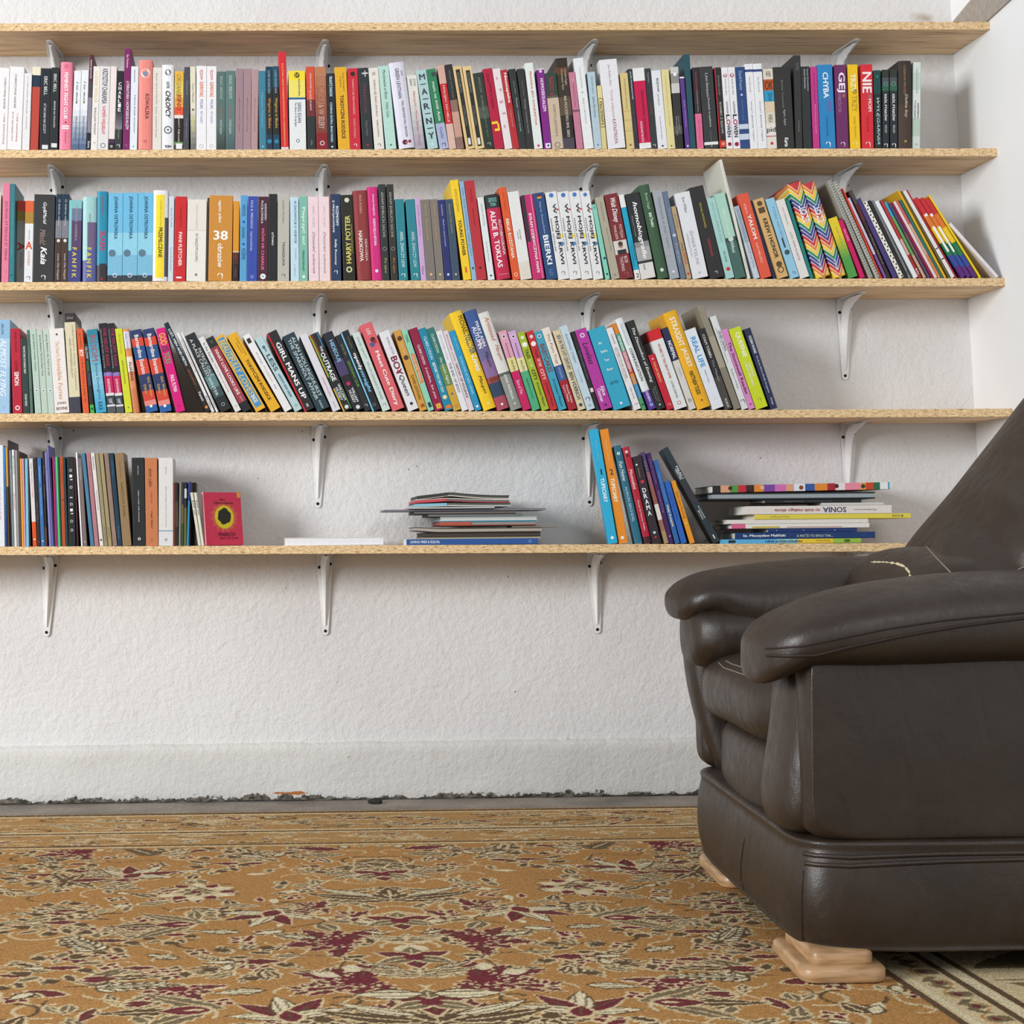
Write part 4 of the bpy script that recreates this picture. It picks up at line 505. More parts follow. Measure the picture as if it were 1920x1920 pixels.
ROW3 = '''
-3 -3 600 8fb8d6*.2,a8c8e0*.3,9ec0dc w=24 | light blue; thick book with white capitals | ARLOW~.04 .16 .2 445 .35 | ALMOST FLYING~.2 .82 .5 eef2f6 .45 i | @q .93 .2 7fa5c4
25.5 19.5 616.5 b5283c w=19 | scarlet red; thick book with white word | Becky Albertalli~.04 .28 .26 6d1a2a .5 i | LOVE~.38 .5 .3 7d1a2a .5 b | SIMON~.51 .67 .48 f4ecea .5 b | @o .935 .5 e9dfe0 | @o .935 .3 b5283c
45 38.5 635 34433f w=13 | dark pine; short slim book | THE PICTURE OF DORIAN GRAY~.1 .47 .34 d5ddd8 .5 b | OSCAR WILDE~.74 .9 .34 d5ddd8 .5 b
58 50 619 5b7368 | pine green; slim paperback | James Baldwin~.06 .2 .4 2d3f38 | @o .72 .4 2d3f38
67 55.5 617.5 b5c9bd w=12 | celadon; slim paperback with bird mark | James Baldwin Another Country~.06 .5 .32 4b5b54 .5 | @o .73 .5 dfe9e2 | @o .73 .26 556
80 68 619 b9c8ba w=12 | pistachio; slim paperback with bird mark | James Baldwin The Fire Next Time~.06 .55 .32 4b5b54 .5 | @o .73 .5 dfe9e2 | @o .73 .26 556
92 80 618 bccbc0 w=12 | pale sage; slim paperback with bird mark | James Baldwin Go Tell It on the~.06 .55 .32 4b5b54 .5 | @o .73 .5 dfe9e2 | @o .73 .26 556
104.5 92 617 e6e0dc w=27 | creamy white; thick book with orange serif title | The Heart's~.15 .34 .28 d9a06a .5 | Invisible Furies~.36 .84 .28 d39a62 .5 | JOHN~.87 .905 .6 7d4034 .5 h | BOYNE~.93 .965 .75 7d4034 .5 h | @o .07 .16 555
133 120 588 3b3433*.09,d9cfae*.75,45434f w=20 | parchment; tall book with dark cap and foot | CHRISTIANITY, SOCIAL TOLERANCE,~.12 .78 .17 7d7560 .7 | AND HOMOSEXUALITY~.25 .65 .17 7d7560 .4 | John Boswell~.03 .07 .6 999 .5 h
157 143.5 617 dd5f38 w=12.5 | orange; slim book with white word | golden~.05 .22 .4 8b3a22 .5 | BOY~.25 .33 .7 f6ead8 .5 b | a fairy tale from a queer kid~.36 .88 .34 8b3a22 .5 i
171 157.5 645 2b2e2e*.88,3fb04c w=9.5 | black neon; short slim book | GLOW~.04 .22 .6 b9c2c4 .5 b | NATIONAL~.25 .4 .5 3f9a58 | YOUTH~.42 .6 .5 4a7ab0 | @o .94 .5 233
181.5 162 619 2a8299>8fc0d6*.6,8fc0d6>3a9fc6 w=20 | ocean blue; thick book with thin capitals | ROOM~.07 .38 .55 b0525a .5 | Emma Donoghue~.41 .84 .34 3a6a84 .5 | KAX~.87 .97 .4 234
203.5 184.5 607 2c2a30*.55,8a70b0*.04,c6285f*.19,dcd6d8*.03,3b4447*.1,dcd6d8*.02,54595c w=15.5 | black pink; slim book with rose panel | THE VELVET RAGE~.05 .48 .42 9d3050 .65 b | overcoming the pain of growing~.06 .5 .14 c5c5c8 .2 | @o .57 .55 8f7ac0 | ALAN DOWNS~.62 .78 .34 f0d5de .5 b | VAL~.84 .9 .5 dde .5 h
220.5 200.5 607 2c2a30*.55,8a70b0*.04,c6285f*.19,dcd6d8*.03,3b4447*.1,dcd6d8*.02,54595c w=14.5 | black rose; slim book with rose panel | THE VELVET RAGE~.05 .48 .42 9d3050 .65 b | overcoming the pain of growing~.06 .5 .14 c5c5c8 .2 | @o .57 .55 8f7ac0 | ALAN DOWNS~.62 .78 .34 f0d5de .5 b | VAL~.84 .9 .5 dde .5 h
236.5 215.5 617 cfd433 w=13.5 | lime; slim book | Isabella Schlössel Geschichten~.38 .66 .3 77791e | The Heart's Torment~.06 .3 .26 a5a82a | @o .94 .2 776
251.5 230 618 d9935a*.03,d9d3dc*.2,d98a52*.1,e9d5c6*.18,d98a5c*.2,c97a50 w=13.5 r | apricot white; slim book with black capitals | MARA COUSON~.05 .26 .3 5566a0 .4 | ALIASING~.39 .62 .42 33302f .5 b
276 242.5 621 34406a*.1,d24b3a*.1,2f5288*.16,d24b3a*.18,333d63*.2,cf4a3a*.12,e08a80*.06,2f5fa0 w=22 y=1 | red navy; thick patterned book with orange edge | Bernardine~.06 .34 .36 f0e6e0 .5 b | Evaristo~.36 .54 .36 f0e6e0 .5 b | Girl, Woman,~.58 .82 .24 e3b44c .75 | Other~.66 .78 .22 e3b44c .35 | @o .93 .24 eee
302 266.5 619 34406a*.1,d24b3a*.1,2f5288*.16,d24b3a*.18,333d63*.2,cf4a3a*.12,e08a80*.06,2f5fa0 w=22 y=1 | tomato navy; thick patterned book with orange edge | Bernardine~.06 .34 .36 f0e6e0 .5 b | Evaristo~.36 .54 .36 f0e6e0 .5 b | Girl, Woman,~.58 .82 .24 e3b44c .75 | Other~.66 .78 .22 e3b44c .35 | @o .93 .24 eee
331.5 292 617.5 d3207a w=17.5 | neon pink; book with rainbow top lettering | GOD~.06 .2 .7 e8b840 .5 b | IS~.22 .28 .7 4a4050 .5 b | YOU~.29 .42 .7 58b060 .5 b | PAUL FLYNN~.56 .76 .42 f6e2ec .5 b | @o .93 .2 a01858
388 307 607.5 24303a*.45,2f2a26 w=9.5 | gunmetal; tall narrow book with white capitals | LUST, MEN AND METH~.07 .48 .55 dfe6ea .5 b | a gay man's guide to sex~.52 .7 .5 b06a3c | Fanett~.78 .88 .5 eee | @o .95 .6 dc8a40
398.5 330.5 625 dfdddd w=5.5 | greyish white; very slim book | Boyd McDonald What I Need to Tell~.1 .5 .5 777 | Ben Miller~.8 .95 .5 667
407 339 625 e2e0e0 w=6 | polished white; very slim book | Boyd McDonald What I Need to Tell~.1 .5 .5 777 | Ben Miller~.8 .95 .5 667
416 346.5 631 2f3031*.4,3a4a4e*.14,5f8584*.16,3d5254*.12,2c2e30 w=20 | storm black; thick book with serif capitals | PATRICK GALE~.2 .56 .28 c5cfd0 .72 | A PLACE CALLED WINTER~.06 .8 .28 d5d9d8 .38 | @q .92 .34 aab
443 371.5 635 dcdbd9 w=13 | fog white; slim book with dark title | In the Garden~.08 .34 .4 444 .5 | Essays on Nature and Growing~.36 .74 .26 c06a6a .5 | @q .93 .34 888
458 385.5 636.5 2c2f31*.13,9d3f48*.75,2a2a2c w=17 | maroon; book with white capitals and black cap | WHAT LOVE LOOKS LIKE~.16 .78 .36 f0e2e0 .5 b | JARLATH~.8 .87 .24 e0b0b0 | @q .06 .34 777
482 402.5 635 e3ae34*.03,4a8fc6*.92,e3ae34 w=19 | yellow blue; thick book with melting letters | @r 0 1 0 .16 e3b034 | @r 0 1 .86 1 e3b034 | BEAUTIFULLY~.05 .5 .6 e0c060 .5 ib | LOVES~.52 .8 .5 e0c060 .5 ib | BEE~.8 .9 .4 e9e6d2 .5 b
510 425.5 631 e2ab2b w=19.5 | amber; thick paperback with black capitals | Susan Forward~.07 .29 .14 5d4414 .72 | Craig Buck~.11 .25 .12 5d4414 .45 | TOKSYCZNI RODZICE~.34 .87 .3 3a2a10 .5 b
536 455 631 e6e4e4 w=14.5 | lucid white; slim book with pale letters | @r .05 .11 .2 .7 333 | Księga Przejścia~.24 .62 .3 aaa .5 | Homo~.66 .72 .26 9ab
555 477.5 635.5 b5ced0 w=14.5 | ice blue; book with small plane drawing | LESS~.24 .46 .55 3f5a66 .5 b | ANDREW SEAN GREER~.5 .82 .28 5b7a9a .5 b | @o .14 .4 4d6a7a | @r .12 .2 .45 .6 4d6a7a | @q .93 .4 7a9a9c
573 500 626.5 2c2e2f w=20 | black crimson; thick book with red edge | @r 0 1 0 .14 c8262c | GIRL MANS UP~.14 .86 .44 f3f3f3 .55 b | @r .92 .96 .4 .6 aaa
597 529.5 632 2c4148 w=24 | deep teal; thick book with serif capitals | ALAN HOLLINGHURST~.05 .84 .26 c9d5d8 .72 | THE SPARSHOLT AFFAIR~.06 .86 .26 c9d5d8 .38 | PICADOR~.88 .98 .16 c9d5d8
626.5 562 629.5 d9d7dc w=14.5 | pale lavender; plain slim book | ANDREW HOLLERAN~.56 .82 .22 c06a78 .5 | PENGUIN~.88 .96 .18 aab
645 579 629.5 2b2b2c w=20 | black striped; book with slanted colour stripes | @r 0 .55 .02 .12 d2b02c | @r .05 .6 .14 .2 3f9a4c | @r 0 .25 .24 .3 c04028 | @r 0 .2 .8 .9 3f80b8 | @r .7 1 .02 .14 e0b52c | @r .7 .85 .16 .22 3f8ab8 | @r .75 1 .8 .88 3f9a4c | THE~.17 .24 .2 f4f4f4 .6 b | OUTRAGE~.25 .62 .44 f6f6f6 .5 b | WILLIAM~.67 .88 .26 ddd .68 b | HUSSEY~.7 .87 .26 ddd .36 b | @o .96 .4 ddd
666 605 627 2a2b36*.35,4a4268*.2,2a2a2e w=19 | black violet; book with pale blue title | HIDEOUS~.1 .38 .4 8fc0e0 .52 b | WILLIAM~.72 .9 .26 ddd .68 b | HUSSEY~.74 .9 .26 ddd .36 b | @o .66 .4 c8206a | @o .96 .4 ddd
686.5 628 631 2b2f31 w=12 | dark ink; slim book with green title | MATTHEW TODD~.12 .26 .3 8d8a60 | GEOGRAPHY CLUB~.34 .68 .4 6a9a3c .5 b | @k .93 .4 ddd
700 638 624 25292b w=16 | blue black; book with light blue edge | @r 0 1 0 .16 7fc8ea | openly~.28 .5 .5 f3f5f6 .6 b | straight~.5 .78 .5 7fc4ea .6 ib | Bill Konigsberg~.08 .22 .22 7d7a50 .6 | @q .93 .34 888
719.5 660 626.5 ccd9d3 w=14.5 | watery mint; book with thin capitals | DAVID LEAVITT~.06 .34 .3 7f9a94 .5 | THE LOST LANGUAGE OF CRANES~.37 .86 .28 7f9a94 .5 | @k .93 .4 567
738 674.5 611 d9636a w=23 | watermelon; thick book with white title | LEE~.06 .13 .26 f6e6e0 .5 | Meet Cute Diary~.32 .95 .4 fbeeea .5 b | @o .19 .42 4b2d30 .6 | @o .24 .42 5a5a8a .4 | @o .22 .28 b02838 .7
768 710 625 e0dfe2 w=20 | satin white; book with dark red word | NORA LESTER~.08 .3 .22 9b8a9a .6 | BOY~.32 .56 .62 7d2034 .5 b | Queen~.56 .82 .5 333 .5 i | @o .51 .34 c2506a .45 | @o .92 .3 333
789.5 738 622 cf9a42 w=13.5 | tawny; slim book with brown hearts | @o .1 .7 5d3a30 | @o .34 .7 5d3a30 | Wide Awake~.16 .3 .2 f0d9b0 | DAVID LEVITHAN~.56 .86 .4 6b4a26 .5 | @r .92 .96 .3 .8 9a5a2a
804.5 752 620 93cab2 w=11.5 | mint orange; slim book with orange strip | TUNNEL~.06 .16 .4 3f7a68 | @r .3 .66 .25 .8 dd7a34 | DAVID HENRY BENSON~.32 .64 .3 f6e2c8 | @r .9 .96 .3 .8 244
818 766 618.5 8f1f43 w=17 | deep raspberry; book with cream title | CLARE LYDON~.2 .44 .28 e6ced2 .5 b | London, luv you~.48 .86 .36 edd5d9 .5 i | @r .92 .98 .25 .8 e0a83c
836.5 784 618 1f86a3 w=15 | cerulean; slim book with white capitals | CLARE LYDON~.1 .38 .34 d0e6ee .5 b | BEFORE YOU SAY I DO~.42 .78 .36 e6f2f4 .5 b | @o .84 .55 e6d8a0 | @r .94 .98 .2 .9 dd7a34
852.5 799.5 617.5 35756b*.45,6a8a4a*.25,c9a23c w=15 | green ochre; slim book with white script | CLARE LYDON~.07 .3 .32 c9ddd5 .5 b | Hot London Nights~.36 .68 .42 e2ece2 .5 i | @o .8 .3 567 | @r .93 .97 .3 .7 d28a34
868 817 622.5 e2e2e6 w=12 | blue white; slim book with grey capitals | ÉDOUARD LOUIS~.05 .36 .3 99a .5 | THE END OF EDDY~.4 .78 .36 667 .5 b
881 830 622 dccfd2 w=11.5 | rose white; slim book with purple capitals | ÉDOUARD LOUIS~.05 .38 .34 8d3a52 .5 | HISTORY OF VIOLENCE~.41 .84 .38 4b3a44 .5 b
893 841.5 622.5 2a93c0 w=14 | electric blue; slim book with pale lettering | Cliff Clearly~.07 .24 .3 8fd0ea .5 i | ROADS END BY ERIK ORNER~.32 .8 .34 9ad6ea .5 b | @o .95 .4 eef
909 842 589 f0c728 w=24 r | egg yellow; tall thick hardback with black and white title | MICHAEL~.05 .24 .36 6b4a14 .72 b | TOLLIVER~.24 .44 .44 2f5d84 .72 b | Lives~.45 .62 .44 f6f4ec .72 ib | Maupin~.66 .84 .34 4d3a1c .55 i | @o .94 .16 fae9a0
934.5 870 586 3f5a94*.3,6a6590*.2,8a6a98*.17,9d4a4c*.06,33455c*.14,a84a5c w=24 r | blue purple; tall thick hardback with white capitals | MARY ANN~.12 .37 .26 eef0f6 .7 b | AUTUMN~.16 .38 .36 eef0f6 .36 b | Maupin~.42 .58 .3 3a2f4a .6 i | @r .68 .72 .2 .9 7d3a30 | @o .95 .2 eee
960 896 589.5 d9d8d2*.62,5b5f5a*.03,8d9088*.35 w=22 r | ivory grey; tall hardback with red script | Armistead~.05 .3 .36 c2583c .6 i | Maupin~.34 .5 .36 c2583c .6 i | ANNA MADRIGAL~.64 .9 .24 e6e6e0 .5 b | @o .94 .2 bcb
982.5 934 623 d9a0b4*.34,e0d592*.17,c4215f w=15.5 | pink yellow; slim book in three blocks | Armistead~.15 .34 .3 a5607d .5 | MAUPIN~.37 .5 .3 8d8040 | Sure of You~.62 .8 .4 f4d5e0 .5 i | @o .07 .5 e9d5dc | @o .07 .26 333
1000 952 623 cfa6cf*.34,e0dba6*.17,4faa7c w=15 | orchid; slim book in three blocks | Armistead~.15 .34 .3 7d5a80 .5 | MAUPIN~.37 .5 .3 8d8040 | Significant Others~.6 .86 .3 2f8060 .5 | @o .07 .5 e2d5e4 | @o .07 .26 333
1018 969.5 625 a4b630 w=14 | olive lime; slim book with black script | TALES~.22 .34 .46 333a1c .5 b | OF THE~.35 .45 .34 e0e6b0 .5 b | CITY~.48 .62 .46 3a4018 .5 b | Armistead Maupin~.64 .95 .36 333a1c .5 i | @o .07 .5 e2e6c4 | @o .16 .7 eef0e6
1034 986.5 623 c23034 w=13.5 | bright red; slim book with white words | TALES~.22 .34 .4 7d1c20 .5 b | OF THE~.35 .45 .4 f2dcd6 .5 b | CITY~.48 .62 .46 f2d0cc .5 b | Armistead Maupin~.64 .95 .36 6b181c .5 i | @o .07 .5 e9d0d0 | @o .16 .7 f2eae8
1049.5 1001 624 3f9fba w=16 | sky teal; slim book with brown bubble letters | BABYCAKES~.16 .52 .6 7d4a44 .5 b | Armistead Maupin~.6 .96 .36 1f3f4c .5 i | @o .06 .5 d5e4ea | @o .06 .26 333
1068.5 1015 617.5 e6dcce*.46,3a5a94*.18,a3252f w=15.5 | cream crimson; book with blue panel | The Porn Trap~.07 .44 .42 7d6a5c .5 | THE ESSENTIAL~.48 .62 .3 9ab0d6 | Wendy Maltz~.7 .92 .3 f0d5d5 .65 | Larry Maltz~.7 .9 .3 f0d5d5 .3
1086.5 1036.5 621.5 d5c7a2 w=14.5 | sandy; book with navy bubble capitals | SEX IN THE 21ST CENTURY~.06 .5 .5 3f4a70 .55 b | BEN VOERICH~.53 .87 .5 3f4660 .55 b | @o .94 .5 44505c
1102.5 1048.5 613.5 c0d3dd w=15.5 | arctic blue; slim book with grey capitals | RAISING THEM~.1 .44 .26 7d8f9c .5 | KYL MYERS~.52 .68 .18 9ab | @k .88 .5 222 | @q .95 .3 678
1119.5 1070.5 623 2b2b2d w=8.5 | liquorice; very slim book | Elizabeth~.25 .6 .3 777 | @r .72 .77 .1 .9 e0d5c8
1129 1077.5 620.5 b23a9c w=22 | orchid magenta; thick book with black script | Loveless~.17 .44 .46 3a1f3c .5 i | Alice~.72 .84 .34 f0daf0 .7 b | Oseman~.74 .9 .34 f0daf0 .35 b | @o .08 .4 f0e0ee | @o .08 .24 b23a9c | @o .95 .2 333
1153.5 1103 620 36a4c2 w=33 | aquamarine; very thick book with small white words | At~.17 .2 .2 f0f4f4 .42 hb | Swim,~.275 .31 .4 f0f4f4 .5 hb | Two~.385 .415 .28 f0f4f4 .5 hb | Boys~.5 .535 .34 f0f4f4 .5 hb | JAMIE O'NEILL~.66 .71 .5 2f7a90 .5 h | @o .94 .14 eef
1191 1136 617 e4e3e3 w=13 | spotless white; slim book with red rule | PARKER~.08 .2 .26 999 | LETTERS TO MY FATHER~.24 .62 .3 888 | @r .24 .66 .2 .24 8d3a3a | John Smith~.73 .87 .22 777 .5 | @r .93 .94 .3 .8 999
1206 1148 608 dc8230*.12,4f9a80*.2,c9808c*.2,c24a3c*.06,dc8a3c*.12,3f8ab8*.16,4f9a60 w=11.5 | orange green; slim book of many colours | GENDER~.14 .32 .6 dfeee6 .5 b | EXPLORERS~.34 .56 .6 f0d5d0 .5 b | JUNO ROCHE~.62 .86 .5 8fc8e4 .5 b | @o .94 .5 234
1219 1153.5 599.5 dfe3e4*.8,53388a w=15 r | white purple; tall book with purple foot | Nonviolent~.06 .3 .34 aab .5 i | COMMUNICATION~.33 .69 .36 444 .5 b | ROSENBERG~.79 .92 .34 e0d5ee .5 b | @o .95 .45 a8c0ea
1234 1173.5 604.5 2b2c2c w=16 | inky black; book with white handwritten title | The Discomfort of Evening~.08 .7 .4 f4f4f4 .5 i | Marieke Lucas~.75 .92 .22 777 .62 | Rijneveld~.77 .9 .22 777 .32 | @o .95 .24 9cc
1253 1215 667 c5243a w=12.5 | ruby red; short slim book | PHILLIPE BESSON~.14 .5 .34 f0c06a .5 | @o .08 .3 f0b0a0 | @k .92 .4 f0c0b0
1267 1214 622 cc252b*.13,dfe2e0 w=24 | red white; thick book with red cap | WE NEED TO TALK ABOUT KEVIN~.18 .62 .2 b04a48 .5 b | LIONEL SHRIVER~.65 .87 .16 667 .5 | @q .93 .3 c03a48
1295 1240 617 2a3050*.4,d5cfc9 w=12.5 | navy white; slim book with navy top | NORMAL~.16 .38 .55 eef0f4 .5 b | CAMERON~.48 .6 .3 b5b0a8 | D~.87 .91 .4 444 .5 h
1309.5 1243 589 e9ae26 w=26 r | golden yellow; tall hardback with white capitals | STRAIGHT~.06 .36 .42 f8f2e2 .5 b | JACKET~.38 .58 .42 f8f2e2 .5 b | MATTHEW TODD~.62 .86 .3 33291c .45 b | @o .92 .14 8d4a20
1338 1283 621 dfe3ea w=22 | crisp white; thick book with blue capitals | REAL LIFE~.1 .48 .42 3a9ad2 .5 b | Brandon Taylor~.52 .68 .14 667 .5 | @q .88 .2 bcc
1362 1309 618.5 2c2c2c*.6,4a4843*.4 w=14.5 | smoke black; slim book with grey print | COLM TÓIBÍN~.07 .36 .42 d5d5d0 .5 b | The Master~.39 .66 .3 999 .5 | PICADOR~.87 .98 .3 ddd
1378.5 1307 574.5 8f8878*.3,a39b88*.3,857e6e w=12.5 | stone; very tall mottled book | 
1393 1331 595 d9dbdb w=12 | greyed white; slim book with dark title | CRUISE CONTROL~.16 .38 .4 4d6070 .65 b | understanding sex addiction~.12 .5 .14 444 .3 | Robert Weiss~.57 .78 .22 777 | @k .92 .6 222
1406 1352.5 619.5 d58abf w=12 | rosy pink; slim book with black title | The Stonewall Reader~.16 .82 .48 4b2a44 .5 b | @o .94 .3 b08
1420 1366.5 618.5 c8d62b w=22.5 | acid yellow; thick book with white capitals | QUEENIE~.06 .37 .46 f2f5d8 .55 b | CANDICE~.44 .62 .2 eef2d0 .7 b | CARTY-WILLIAMS~.42 .72 .2 eef2d0 .42 b | @k .9 .3 8a9a20
1447.5 1395 618 2c3350 w=12.5 | navy white edged; slim book with white words | OCEAN VUONG~.09 .31 .4 e6ecf4 .5 b | On Earth We're Briefly Gorgeous~.34 .8 .34 c5cee0 .5 | Vintage~.86 .95 .3 dde
'''
